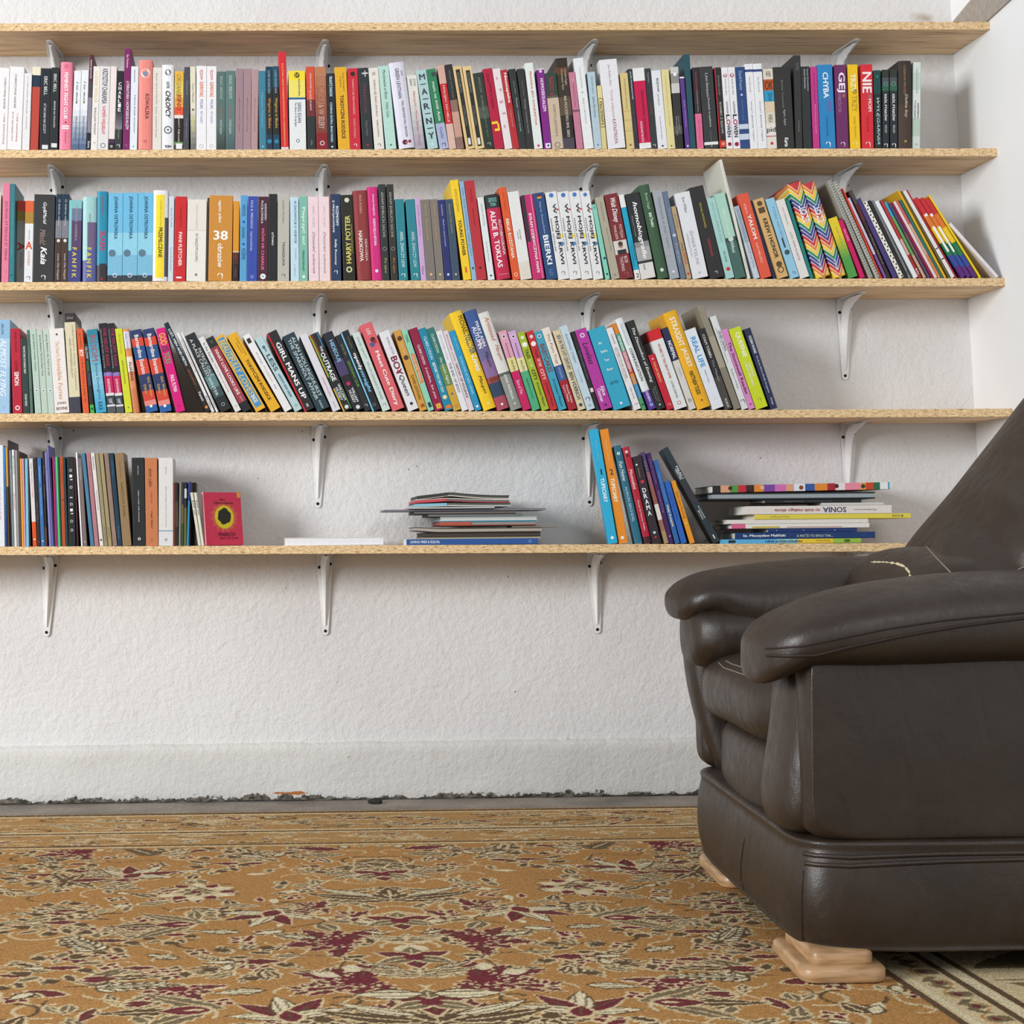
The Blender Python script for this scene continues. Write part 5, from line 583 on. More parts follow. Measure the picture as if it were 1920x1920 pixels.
ROW4 = '''
-7 -9.5 835 dfe3e6 w=15 D=17 | whitish blue; thick magazine | GENDER~.4 .75 .2 c9a0b8
9 6 838 3f8fd2>1f3f80 w=4 D=15 | bright blue; very thin booklet | 
13.5 10 838 c9963a*.4,4b3c20 w=5.5 D=15 | amber brown; thin booklet | 
19.5 14 825 4a2c3c w=1.8 D=18 | dark plum; large thin magazine | 
21.8 17 844.5 7d8a8c w=4 D=15 | grey teal; thin booklet | gender~.2 .45 .5 bcc
26 22 843.5 dcdcdc w=4.7 D=15 | white slim; thin booklet | SŁOWO~.06 .25 .5 555 | ŚWIAT~.45 .62 .5 c0503c
31 28 844.5 9a9a9a w=4 D=15 | mid grey; thin booklet | 
35.5 32.5 847 5b4a3c w=4 D=15 | brown; thin booklet | 
40 37 860 e6a434 w=3.6 D=13 | marigold; thin booklet | 
44 41 860 d99ab0 w=3.4 D=13 | pale pink; thin booklet | 
48 46.5 860 7cc0d8 w=5.8 D=13 | light cyan; thin booklet | 
54.5 52 861 3a3c3c w=5 D=13 | dusky; thin booklet | O pełni~.4 .6 .4 999
60.5 54 860 ddd5d5*.72,dd5426 w=7.5 D=13 | white orange; slim book with orange foot | Tęcza i Wiara Ciemno~.05 .3 .35 777 | do kogo~.32 .45 .35 c98a80 | @o .92 .4 eee
69 63.5 858 2f2f30 w=6 D=13 | carbon; slim book | uwierz w siebie~.5 .7 .3 777 | @o .95 .3 888
76 70 859 3f6fae w=6.8 D=13 | medium blue; slim book | Paweł Leszkowicz~.09 .28 .4 a8c4e4 | Nagi mężczyzna Nowa Polska~.34 .65 .4 a8c4e4 | @o .94 .4 dde
83.5 79 847 2c2a29*.8,5d4030 w=6.5 D=13 | black tan; slim book | Artur~.15 .25 .4 888 | Sztuka~.35 .5 .4 8a7a40
91 83.5 848.5 8583bd w=4.6 D=13 | violet blue; thin booklet | Psychologia~.05 .2 .4 667
96.4 88 835 7a78c0 w=2.4 D=14 | periwinkle; tall very thin booklet | 
99 92 857 27304f w=3 D=13 | dark navy; thin booklet | 
102.5 98 857 c0195e w=3.2 D=13 | vivid magenta; thin booklet | 
106 101.8 857 6a5aa8 w=2 D=13 | medium purple; very thin booklet | 
108.5 104 857 4fcf6c w=3.5 D=13 | vivid green; thin booklet | 
112.5 108 857 1f4a3c w=2.6 D=13 | dark green; very thin booklet | 
115.6 111.5 857 b5502c w=6.8 D=13 | rust; slim book | @o .48 .4 40201c | Książka~.1 .3 .3 8a3a1c
123 118.5 857 23464f w=3.8 D=13 | dark petrol; thin booklet | 
128 125.5 857 2a2c2d w=13 D=13 | black white; book with pale glyph column | @q .15 .4 eee | @r .2 .23 .3 .7 eee | @r .25 .26 .4 .75 eee | @q .34 .4 eee | @o .34 .28 2a2c2d | @r .45 .46 .3 .7 eee | @q .53 .4 eee | @r .58 .61 .3 .7 eee | @r .63 .64 .4 .75 eee | @q .72 .4 eee | @q .82 .4 eee
143 138.6 859 43222c w=3 D=13 | mulberry; thin booklet | 
151 141.8 848.5 e9ebea w=3 D=13 | pure white; tall thin booklet | 
155 146 859 7d6c6a w=7.2 D=13 | mauve brown; slim book | Sebastian~.1 .25 .3 bbb | @o .95 .3 ddd
168.5 152.5 850 4a7d9c w=6.8 D=13 | steel; slim blue book | Fotografia w ciemności~.4 .72 .3 7aa8c0
176.5 161.5 849.5 b07880 w=7.8 D=13 | dusty pink; slim book | Jacques~.1 .25 .3 946068
186 170 849.5 dedad4 w=7.2 D=13 | natural white; slim book | Gombro~.04 .18 .4 666 | Trans Atlantyk powieść~.4 .62 .3 666 | @o .935 .5 333
194.5 178.5 850 9c8f70 w=6.4 D=13 | khaki; slim book | Pornografia~.8 .95 .4 6d6248
202 186 850.5 a0936c w=7 D=13 | olive khaki; slim book | Kosmos~.8 .92 .4 6d6248
210.5 195 850 93796c w=8.2 D=13 | mocha; slim book | Ferdydurke~.76 .9 .3 c0a898
220 204.5 850 223e50 w=7.8 D=13 | dark blue; slim book | Ludwik Wittgens~.08 .25 .35 4a80a8 | Tractat~.78 .92 .35 4a80a8
229 215 850 937a58 w=16.5 D=13 | tan brown; book with dark serif title | Adam Mickiewicz~.08 .28 .2 7d6444 .5 | NASZYCH DZIEL~.32 .7 .24 5d4830 .5 | Zebrane~.74 .88 .22 a89068
248.5 246.5 858.5 2c2e2f w=23.5 D=14 | satin black; thick book with fine white script | rupi kaur~.09 .2 .12 ccc .5 | mleko i miód / milk and honey~.37 .73 .12 ddd .5 | @o .92 .22 eee | @o .92 .12 2c2e2f
272.5 271.5 859 c47a50 w=23 D=14 | terracotta; thick book with handwritten title | dom ciało~.12 .33 .3 5d3828 .45 i | home body~.38 .52 .18 8d583c .5 i | rupi kaur~.6 .81 .22 5d3828 .5 i | @q .93 .2 7d4a34
296.5 297.5 859 dcdad6*.825,5f86b0*.01,dadada w=27 D=14 | pale grey white; thick book with blue line | rupi kaur~.09 .19 .1 888 .5 | słońce i jej kwiaty / the sun and her flowers~.32 .79 .09 888 .5 | @o .93 .18 666 | @o .93 .1 dadada
324.5 325 905 7d4030 w=2.5 D=10 | rusty; small thin booklet | 
327.5 328 905 2f2620*.3,4d4034*.4,2f2620 w=6 D=10 | black brown; small booklet | 
334 336.5 905 84827f w=4 D=10 | cool grey; small thin booklet | 
338.5 340.5 904.5 33342f*.35,6a5a3a*.3,3d4a2a w=4.5 D=10 | dark moss; small thin booklet | 
343.8 346 904.5 2a2c34*.1,c5c8cc*.15,2a2c34*.15,5d6a3a w=4.5 D=10 | multi dark; small thin booklet | 
349 353.5 903 2a3a8c*.3,3a86b0 w=3.6 D=10 | two blue; small thin booklet | 
353.5 357.5 905 8d8082 w=3.4 D=10 y=95 | grey mauve; small thin booklet | 
357.6 361.5 905 3a3733 w=6 D=10 y=95 | dark taupe; small booklet | 
370.5 356.5 924 d9d5c4 w=5.4 D=9 | cream speckled; small slim booklet | KOT~.15 .3 .7 666 b | ANI~.32 .42 .7 888
376.8 363.5 924 ddd9c8 w=5 D=9 | buff speckled; small slim booklet | KOT~.15 .3 .7 666 b | ANI~.32 .42 .7 888
1140 1105 806 2fa9d2 w=17 D=12 a=-10 | bright cyan; very tall book with white capitals | 1~.35 .4 .16 334 .55 hb | TUPECIARY~.43 .64 .42 f0f8fa .5 b | Magda Sokół~.1 .27 .2 7fc8e2 | @o .95 .34 eef
1159 1124 806 e28c2b w=17 D=12 a=-10 | bright orange; very tall book with white capitals | 2~.35 .4 .36 334 .55 hb | TUPECIARY~.43 .64 .42 fbf2e4 .5 b | Magda Sokół~.1 .27 .2 f2c48a | @o .95 .34 eef
1189 1150 837 2f6a80 w=14.5 r D=12 a=-10 | peacock blue; tall hardback with white script | Fun Home~.16 .36 .45 e0ecee .5 i | ALISON BECHDEL~.42 .78 .3 b5ced4 .5 | @o .08 .4 cfe0d5
1207 1167 839.5 b0243a*.93,4a2026 w=13 r D=12 a=-10 | berry red; hardback with white script | Mooncakes~.23 .44 .45 f2dcdc .5 i | Wendy Xu Suzanne Walker~.55 .87 .3 f0d0d4 .5 | @o .05 .4 ddd | @o .09 .4 333
1221.5 1186 857 352c33 w=21 D=12 a=-10 | dusk plum; thick book with spaced white letters | DRAMA~.36 .69 .42 e6ecf0 .5 vb | @o .095 .22 dfe8ea .3 | @r .13 .24 .36 .42 8d8a50 | @o .295 .4 c8303c .5 | @o .88 .3 cfe0ea .55 | @o .935 .26 d03030 .55
1244.5 1201.5 849 4f4368*.22,8a5a68*.15,8f5a50*.2,dcd5cc*.17,9a6a58*.12,a58a66 w=8.5 D=12 a=-10 | violet tan; slim book in many bands | KRZYŻE~.1 .3 .5 9a7aa0
1254 1212.5 850 45245a w=9 D=12 a=-10 | deep purple; slim book | Andrzej Tabaczyński~.06 .34 .4 8d6aa8 | Nauczyciel jogi~.42 .66 .4 9d7ab8 | @o .92 .3 cbd
1264.5 1225 864 3565a5 w=10 D=12 a=-10 | lapis; slim book | Łagodna Konkwista~.14 .5 .4 6a94c8 | Mały Książę~.54 .8 .5 f0e0b0 .5 b
1276 1245.5 904 2f62b5 w=11 D=12 a=-10 | vivid blue; short slim book | Justine Not Paulina~.16 .62 .4 24407a .5
1292.5 1258 903 e0942c w=9.5 D=12 a=-10 | bright amber; short slim book | Early One Morning~.18 .6 .42 5d3c14 .5 | @o .68 .3 f6d9a0
1338 1243 842.5 2f3a40 w=12.5 D=13 a=-10 | slate; large leaning hardback | PAŁAC I~.2 .33 .3 ddd .72 b | WSTYD~.22 .33 .3 ddd .38 b | KULTURA~.4 .58 .4 5d3a40 .5 | Jacek Poniedziałek~.62 .75 .24 ddd .65 | Kim~.66 .75 .24 ddd .35 | @r .92 .96 .4 .55 eee
'''
# ------------------------------------------------------------------ book builder
PAPER = mat('e8e0cf', .8, .92); PAPERW = mat('eeece6', .8, .92)
TXT_WANT = {}; TXT = {}
def lerp(a, b, t): return tuple(int(a[i:i+2], 16)*(1-t)+int(b[i:i+2], 16)*t for i in (0, 2, 4))
def h6(h): return ''.join(c*2 for c in h) if len(h) == 3 else (h+h[-1]*6)[:6]
def parse_cols(s):
    out = []; used = 0; ps = s.split(',')
    for i, p in enumerate(ps):
        c, _, f = p.partition('*'); f = float(f) if f else max(.01, 1-used); used += f
        if '>' in c:
            a, b = c.split('>'); k = 7
            for j in range(k): out.append(('%02x%02x%02x' % tuple(int(round(v)) for v in lerp(h6(a), h6(b), (j+.5)/k)), f/k))
        else: out.append((h6(c), f))
    t = sum(f for _, f in out); a = 0; res = []
    for c, f in out: res.append((a/t, (a+f)/t, c)); a += f
    return res
ZC = ['c8393a', 'e08a3a', 'e9c63e', '3a8a5c', '34508f', '5a4a8a']
def cover_mesh(L, w, d, bands, rnd, zig=False, flip=False, t=.0011):
    """spine and two boards as one bent sheet, cut along its length where the printed colour changes"""
    bm = bmesh.new(); mats = []; t = min(t, w*.28)
    c = min(.0012, w*.22)
    if rnd:
        k = 7; out = [(w/2-w/2*math.cos(math.pi*j/(k-1)), -w*.16*math.sin(math.pi*j/(k-1))) for j in range(k)]
        out = [(x, y+.0015) for x, y in out]; inn = [(w-t, t+.0015), (t, t+.0015)]
    else: out = [(0, c), (c*.35, c*.3), (c, 0), (w-c, 0), (w-c*.35, c*.3), (w, c)]; inn = [(w-t, t), (t, t)]
    prof = [(0, d)]+out+[(w, d), (w-t, d)]+inn+[(t, d)]
    if flip: prof = [(x, d-y) for x, y in prof]
    n = len(prof)
    if zig:
        cuts = []; z = 0; i = 0
        while z < 1: nz = min(1, z+(.040 if i % 2 == 0 else .009)); cuts.append((z, nz, ZC[i//2 % 6] if i % 2 == 0 else 'ece9e2')); z = nz; i += 1
        bands = cuts
    def ring(a):
        r = []
        for j, (x, y) in enumerate(prof):
            dz = 0
            if zig and 0 < a < 1 and y < .004: dz = (abs(x/w-.5)-.25)*w*1.5
            r.append(bm.verts.new((x, y, L*(1-a)+dz)))
        return r
    prev = ring(0); first = prev
    for (a, b, col) in bands:
        cur = ring(b); mm = mat(col, .42)
        if mm not in mats: mats.append(mm)
        for j in range(n):
            f = bm.faces.new((prev[j], prev[(j+1) % n], cur[(j+1) % n], cur[j])); f.material_index = mats.index(mm)
        prev = cur
    m_ = len(out)
    def cap(r, mi):
        # two boards and the spine strip, as separate faces of the same outline
        f = bm.faces.new([r[0], r[1], r[n-2], r[n-1]]); f.material_index = mi
        f = bm.faces.new(r[1:m_+1]+[r[n-3], r[n-2]]); f.material_index = mi
        f = bm.faces.new([r[m_], r[m_+1], r[m_+2], r[n-3]]); f.material_index = mi
    cap(first, mats.index(mat(bands[0][2], .42))); cap(prev, mats.index(mat(bands[-1][2], .42)))
    bmesh.ops.recalc_face_normals(bm, faces=bm.faces)
    return bm, mats
def want(s, fl):
    k = (s, 'i' in fl, 'b' in fl); TXT_WANT[k] = 1; return k
def glyph_marks(verts, faces, kind, cx, cz, r):
    b = len(verts)
    if kind == 'o':
        verts += [(cx+r*math.cos(2*math.pi*k/16), cz+r*math.sin(2*math.pi*k/16)) for k in range(16)]; faces.append(list(range(b, b+16)))
    elif kind == 'q':
        for rr in (r, r*.72): verts += [(cx+rr*math.cos(2*math.pi*k/18), cz+rr*math.sin(2*math.pi*k/18)) for k in range(18)]
        faces += [[b+k, b+(k+1) % 18, b+18+(k+1) % 18, b+18+k] for k in range(18)]
    elif kind == 'k':   # a little swan-neck hook, the publisher's mark
        n = 9
        for k in range(n):
            a = math.pi*(1.0-k/(n-1)*1.15); x, z = cx+r*.9*math.cos(a), cz+r*1.1*math.sin(a)-(r*.8 if k == n-1 else 0); th = r*.34*math.sin(math.pi*(k+.6)/(n+.2))
            verts += [(x-th, z), (x+th, z)]
        faces += [[b+2*k, b+2*k+1, b+2*k+3, b+2*k+2] for k in range(n-1)]
JOBS = []
def build_book(root, L, w, d, cols, opts, items, t=.0011, pg=None, rev=False):
    rnd = 'r' in opts; flip = 'f' in opts
    bands = parse_cols(cols) if cols != 'x' else None
    if rev: bands = [(1-b, 1-a, c) for a, b, c in bands[::-1]]
    bm, ms = cover_mesh(L, w, d, bands, rnd, 'R' in opts, flip, t)
    obj('cover', bm, root, ms)
    t = min(t, w*.28); pb = bmesh.new(); y0 = t+.0005+(.0015 if rnd else 0); ins = min(.003, L*.02)
    if flip: box(pb, (t, .0018, ins), (w-t, d-y0, L-ins))
    else: box(pb, (t, y0, ins), (w-t, d-.002, L-ins))
    obj('page_block', pb, root, pg or (PAPERW if (int(L*9999) % 3) else PAPER))
    if 'P' in opts:
        v, f = [], []
        for k in range(26):
            glyph_marks(v, f, 'o', w*(.34 if k % 2 else .68), L*(k+.5)/26, w*.2)
        flat('dot_print', v, f, root, '2a2a2a')
    for it in items:
        it = it.strip()
        if not it or it == '~': continue
        if it[0] == '@':
            p = it.split(); k = p[0][1]; v, f = [], []
            if k == 'r':
                a, b, x0, x1 = map(float, p[1:5]); a, b = (1-b, 1-a) if rev else (a, b); v = [(w*x0, L*(1-b)), (w*x1, L*(1-b)), (w*x1, L*(1-a)), (w*x0, L*(1-a))]; f = [[0, 1, 2, 3]]
                flat('printed_patch', v, f, root, p[5], rnd, w)
            else:
                pos, sz = float(p[1]), float(p[2]); pos = 1-pos if rev else pos; off = float(p[4]) if len(p) > 4 else .5
                glyph_marks(v, f, k, w*off, L*(1-pos), w*sz/2); flat('emblem', v, f, root, p[3], rnd, w)
        else:
            s, _, r = it.rpartition('~'); q = r.split(); a, b, h = map(float, q[:3]); a, b = (1-b, 1-a) if rev else (a, b); col = q[3]; off, fl = .5, ''
            for z in q[4:]:
                if z[0] in '.0123456789': off = float(z)
                else: fl = z
            if 'v' in fl:      # letters stacked upright
                for j, ch in enumerate(s):
                    st = (b-a)/len(s); hh = .12 if ch == '-' else .82
                    JOBS.append((want(ch, fl), root, L, w, a+st*(j+.5-hh/2), a+st*(j+.5+hh/2), h, col, off, 'h', rnd))
                continue
            JOBS.append((want(s, fl), root, L, w, a, b, h, col, off, fl, rnd))
LAYER = {}
def bulge(q): q = min(1, max(0, q)); return .16*math.sqrt(max(0, 1-(1-2*q)**2))
def flat(name, v, f, root, col, rnd=False, w=1):
    k = LAYER.get(root.name, 0); LAYER[root.name] = k+1
    y = -.00012-.00012*k
    def yy(x): return y-(bulge(x/w)*w-.0015 if rnd else 0)
    if rnd and name == 'printed_patch':
        x0, x1, z0, z1 = v[0][0], v[1][0], v[0][1], v[2][1]; v = []; f = []
        for j in range(7): x = x0+(x1-x0)*j/6; v += [(x, z0), (x, z1)]
        f = [[2*j, 2*j+2, 2*j+3, 2*j+1] for j in range(6)]
    me = bpy.data.meshes.new(name); me.from_pydata([(x, yy(x), z) for x, z in v], [], f)
    bm = bmesh.new(); bm.from_mesh(me); bm.normal_update()
    for q in bm.faces:
        if q.normal.y > 0: q.normal_flip()
    bm.to_mesh(me); bm.free()
    return obj(name, me, root, mat(col, .45))
def run_text():
    objs = {}
    for k in TXT_WANT:
        cu = bpy.data.curves.new('lettering', 'FONT'); cu.body = k[0]; cu.size = 1; cu.resolution_u = 2; cu.fill_mode = 'FRONT'
        if k[1]: cu.shear = .3
        o = bpy.data.objects.new('lettering', cu); C.objects.link(o); objs[k] = o
    bpy.context.view_layer.update(); dg = bpy.context.evaluated_depsgraph_get()
    for k, o in objs.items():
        me = bpy.data.meshes.new_from_object(o.evaluated_get(dg)); n = len(me.vertices)
        co = np.empty(n*3, np.float32); me.vertices.foreach_get('co', co); co = co.reshape(-1, 3).copy()
        sh = (.026, .017) if k[2] else (.010, .006)      # stroke weight: the outline once more on either side
        bm = bmesh.new()
        for q, (sx, sy) in enumerate(((-sh[0], 0), (sh[0], 0))+(((0, sh[1]), (0, -sh[1])) if k[2] else ())):
            me.vertices.foreach_set('co', (co+np.array([sx, sy, q], np.float32)).ravel().astype(np.float32)); bm.from_mesh(me)
        bm.to_mesh(me); bm.free(); n = len(me.vertices); co = np.empty(n*3, np.float32); me.vertices.foreach_get('co', co); TXT[k] = (me, co.reshape(-1, 3).copy())
    for o in objs.values():
        cu = o.data; bpy.data.objects.remove(o); bpy.data.curves.remove(cu)
    for (k, root, L, w, a, b, h, col, off, fl, rnd) in JOBS:
        src, co = TXT[k]
        if len(co) == 0: continue
        me = src.copy(); me.name = 'lettering'; mn, mx = co.min(0), co.max(0); tx = (co[:, 0]-mn[0])/max(1e-6, mx[0]-mn[0]); ty = (co[:, 1]-mn[1])/max(1e-6, mx[1]-mn[1])-.5
        if 'h' in fl: x = w*off+(tx-.5)*h*w; z = L*(1-(a+b)/2)+ty*(b-a)*L
        elif 'u' in fl: x = w*off-ty*h*w; z = L*(1-b)+tx*(b-a)*L
        else: x = w*off+ty*h*w; z = L*(1-a)-tx*(b-a)*L
        i = LAYER.get(root.name, 0); LAYER[root.name] = i+1
        y = -.00012-.00012*i-.000025*co[:, 2]
        if rnd: y = y-(.16*w*np.sqrt(np.clip(1-(1-2*x/w)**2, 0, 1))-.0015)
        out = np.stack([x, y, z], 1).astype(np.float32); me.vertices.foreach_set('co', out.ravel()); me.materials.clear(); me.materials.append(mat(h6(col), .45))
        me.update(); o = bpy.data.objects.new('lettering', me); C.objects.link(o); o.parent = root
# ------------------------------------------------------------------ the rows of upright books
ROWNAME = ['top row', 'second row', 'third row', 'bottom row']
BOOKS = []
def row(text, si):
    rows = []
    for ln in text.strip().split('\n'):
        fs = ln.split('|'); h = fs[0].split(); colour, _, kind = fs[1].strip().partition(';')
        o = {}
        for z in h[4:]: k, _, v = z.partition('='); o[k] = float(v) if v else True
        rows.append((float(h[0]), float(h[1]), float(h[2]), h[3], o, colour.strip(), kind.strip(), fs[2:]))
    geo = []
    for i, (xb, xt, yt, cols, o, colour, kind, items) in enumerate(rows):
        Y = YEDGE+.0025+(o.get('y', 0)+((i*37) % 7)*.35)/1000
        zb = shelf_z(si, at(xb, 900, Y).x); p = at(xb, 900, Y); B = Vector((p.x, Y, zb))
        pt = at(xt, yt, Y); T = Vector((pt.x, Y, pt.z)); u = T-B; L = u.length; phi = math.atan2(u.x, u.z); geo.append([B, T, L, phi, Y])
    for i, (xb, xt, yt, cols, o, colour, kind, items) in enumerate(rows):
        B, T, L, phi, Y = geo[i]; n = Vector((math.cos(phi), 0, -math.sin(phi))); s = F/(Y+B.x*.026)
        wmax = 1
        if i+1 < len(geo):
            B2, T2, L2, phi2, _ = geo[i+1]; u2 = (T2-B2)/L2
            wmax = min((B2-B).dot(n), (B2+u2*min(L, L2)-B).dot(n))-.0004
        w = o['w']/s*math.cos(0) if 'w' in o else wmax
        if 'a' in o: wmax *= .95
        w = max(.0012, min(w, wmax if wmax > .0016 else w))
        if phi > 0: B = B+Vector((0, 0, w*math.sin(phi)))
        d = o['D']/100 if 'D' in o else min(.165, max(.10, L*(.655+.03*((i*53) % 5-2)/2)))
        root = empty('book', B+Vector((0, 0, .0003))); root.rotation_euler = (0, phi, math.radians(o.get('a', 0)))
        build_book(root, L, w, d, cols, o, items)
        if 's' in o:   # wire spiral along the spine
            k = int(L/.0072); v = Vector
            bm = bmesh.new()
            for j in range(k):
                z = (j+.5)*L/k; ts = []
                q = tube([Vector((w/2+(w*.44)*math.cos(a), .004+.0055*math.sin(a), z+.0012*math.cos(a))) for a in [2*math.pi*e/9 for e in range(10)]], .0011, 5)
                me = bpy.data.meshes.new('t'); q.to_mesh(me); q.free(); bm.from_mesh(me); bpy.data.meshes.remove(me)
            sp = obj('spiral_binding', bm, root, mat('8d9088', .3)); sp['label'] = 'grey wire binding'; sp['kind'] = 'stuff'
        BOOKS.append([root, colour, kind, si])
for k, t in ((0, ROW1), (1, ROW2), (2, ROW3), (3, ROW4)): row(t, k+1)
def label_rows():
    for si in (1, 2, 3, 4):
        bs = [b for b in BOOKS if b[3] == si]; rn = ROWNAME[si-1]
        for i, (root, colour, kind, _) in enumerate(bs):
            kind = kind or 'book'
            l = bs[i-1][1] if i else None; r = bs[i+1][1] if i+1 < len(bs) else None
            if l and r: lab = f'{colour} {kind} between {l} and {r}, {rn}'
            elif r: lab = f'{colour} {kind} at the left end, {rn}'
            else: lab = f'{colour} {kind} at the right end, {rn}'
            if len(lab.split()) > 16: lab = f'{colour} {kind} right of the {l} one, {rn}'
            ws = lab.split()
            tag(root, ' '.join(ws[:16]), 'book', f'books in the {rn}')
label_rows()
# ------------------------------------------------------------------ lying books and magazines on the lowest shelf
def lying(x0, x1, y0, y1, cols, label, cat='book', items=(), d=.15, y=.004, opts='', tilt=0.0, zfix=None, group=None, name=None, t=.0011, pg=None):
    """spine to the front; lies on its side. px box of its front face; returns nothing, keeps its own real thickness"""
    Y = YEDGE+y; a, b = at(x0, y0, Y), at(x1, y1, Y); L = b.x-a.x; w = at(x0, y0, Y).z-at(x0, y1, Y).z
    top = zfix+w if zfix is not None else at((x0+x1)/2, y0, Y).z
    root = empty(name or cat, (a.x, Y, top)); root.rotation_euler = (0, math.pi/2-tilt, 0)
    build_book(root, L, w, d, cols, {k: True for k in opts}, items, t, pg, True)
    tag(root, label, cat, group); return top
STK = 'books lying in the right hand stack'
z = shelf_z(4, at(1480, 1000, YEDGE).x)+.0004
def pile(specs, z, group):
    for s in specs:
        x0, x1, y0, y1, cols, label, cat, items, kw = s
        w = at(x0, y0, YEDGE+.004).z-at(x0, y1, YEDGE+.004).z
        lying(x0, x1, y0, y1, cols, label, cat, items, zfix=z, group=group, **kw); z += w+.0004
    return z
z = pile([
 (1350, 1615, 1018.5, 1027, '5fb0dc*.4,8cc8cc*.15,e8c83c*.25,9ac04a', 'sky blue and yellow children’s book at the bottom of the right stack', 'book', ['NAJPIĘKNIEJSZE BAJKI~.32 .58 .6 3a3a6a .5 b', '@r .06 .11 .2 .8 333', 'Szarka~.68 .78 .4 a08a2c', '@r .88 .92 .2 .8 4a6a2c'], dict(d=.17, y=.003)),
 (1378, 1641, 1006, 1018, '263f70', 'navy book with white lettering, second from the bottom of the right stack', 'book', ['ks. Mieczysław Maliński~.06 .36 .55 e9eef4 .5 ub', 'A MOŻE TO BYŁO TAK...~.44 .7 .5 c9d2c0 .5 u', '@q .92 .4 3a5a90'], dict(d=.15, y=.004)),
 (1440, 1607, 999, 1006, '2a3f74', 'shorter navy book on the navy lettered one in the right stack', 'book', ['@o .1 .3 aab', '@o .4 .3 aab', '@o .75 .3 aab'], dict(d=.14, y=.006)),
 (1372, 1630, 990.5, 999, 'd8688c*.1,e6e2da', 'white book with pink spine end in the right stack', 'book', ['@r .15 .35 .55 .9 c9b040', '@r .4 .8 .6 .85 c9a8a0'], dict(d=.16, y=.003)),
 (1362, 1628, 982.5, 990.5, 'e2ddd4', 'plain white thin book under the yellow one, right stack', 'book', [], dict(d=.16, y=.005)),
 (1415, 1708, 973, 982, 'e0cf52', 'yellow book jutting out to the right of the right stack', 'book', ['Ryszard Kapuś~.1 .22 .5 8d8230', 'KOS~.88 .95 .5 55501c'], dict(d=.15, y=.003)),
 (1397, 1672, 957.5, 973, 'e2d8d2', 'cream book with upside down title in the right stack', 'book', ['Wydawnictwo~.74 .9 .3 666', 'SONIA~.53 .69 .66 3a4a6a .5 b', 'to imię małego słonia~.2 .51 .5 a8564c .5 b'], dict(d=.16, y=.003)),
 (1540, 1657, 952.5, 957.5, 'cfcdc8', 'short pale grey booklet above the cream book, right stack', 'book', [], dict(d=.12, y=.006)),
 (1434, 1615, 946, 952.5, '2b2f2c', 'black book with dim lettering below the top two, right stack', 'book', ['przewodnik~.2 .4 .5 777', 'po mieście~.45 .7 .4 666'], dict(d=.14, y=.006)),
 (1334, 1641, 933, 946, '2a2c2e', 'large black book showing grey pages, second from top, right stack', 'book', [], dict(d=.17, y=.003, opts='f', t=.0035, pg=mat('9aa4aa', .8))),
 (1336, 1668, 919.5, 933, '2c2a2e*.05,d9a080*.06,4f9a4a*.05,c8303c*.05,33282a*.05,df8a34*.06,7a4a9c*.07,cf6fb0*.07,d9a080*.05,e0e2ea*.07,3a5a9c*.06,df8a34*.08,a82c3c*.05,e8dcdc*.06,e88a9c*.1,e0a834*.03,c8482c*.05,2f6a4a*.04,e6e6e2*.05,3a9ac0', 'multicoloured book with a crowd of faces on top of the right stack', 'book', ['@o .1 .6 4a3028 .4', '@o .21 .6 4a3028 .4', '@o .28 .6 e0b090 .4', '@o .5 .6 8a4a2c .5', '@o .7 .6 4a3028 .4', '@o .85 .6 3a3a3a .5'], dict(d=.18, y=.003, tilt=.012)),
], z, STK)
# white book lying alone, pages to the front
z0 = shelf_z(4, at(620, 1000, YEDGE).x)+.0004
lying(533, 721, 1010.5, 1025, 'e9e6e6', 'white book with red print lying alone on the lowest shelf', 'book', [], d=.16, zfix=z0, opts='f', pg=mat('ecebee', .8))
# magazine stack in the middle
def sheet_stack(x0, x1, y0, y1, colour, label, z, d=.17, y=.004, ridge=None, lift=0, pages='9a9894', curl=0, group='magazines in the middle stack', yaw=0):
    Y = YEDGE+y; a, b = at(x0, y1, Y), at(x1, y1, Y); th = at(x0, y0, Y).z-at(x0, y1, Y).z; n = 18
    root = empty('magazine', ((a.x+b.x)/2, Y, z)); root.rotation_euler = (0, 0, yaw); Lx = b.x-a.x
    def prof(k):
        t = k/n; x = -Lx/2+Lx*t; h = 0
        if ridge is not None: h = lift*(max(0, 1-abs(t-ridge)/ridge) if t < ridge else (1-(t-ridge)/(1-ridge))**2)
        h += curl*max(0, .18-t)/.18
        return x, h
    def slab(nm, zlo, zhi, mt, inset, f0, f1):
        bm = bmesh.new(); R = []
        for k in range(n+1):
            if not f0 <= k/n <= f1: continue
            x, h = prof(k); x = max(-Lx/2+inset, min(Lx/2-inset, x))
            R.append([bm.verts.new(p) for p in ((x, inset, zlo+h), (x, d-inset, zlo+h), (x, d-inset, zhi+h), (x, inset, zhi+h))])
        for i in range(len(R)-1):
            for q in range(4): bm.faces.new((R[i][q], R[i][(q+1) % 4], R[i+1][(q+1) % 4], R[i+1][q]))
        bm.faces.new(R[0]); bm.faces.new(R[-1]); bmesh.ops.recalc_face_normals(bm, faces=bm.faces); obj(nm, bm, root, mt)
    c = colour.split('/'); e = th*.22
    slab('cover', 0, e, mat(c[0]), 0, 0, 1); slab('page_block', e, th-e, mat(pages, .8), .0012, 0, 1)
    slab('cover', th-e, th, mat(c[-1]), 0, 0, 1)
    if len(c) > 2: slab('cover', e*.6, th-e*.6, mat(c[1]), -.0002, 0, .34)
    tag(root, label, 'magazine', group); return z+th+.0007
z = shelf_z(4, at(880, 1000, YEDGE).x)+.0004
ztop = z
w_ = at(757, 1015, YEDGE+.004).z-at(757, 1026, YEDGE+.004).z
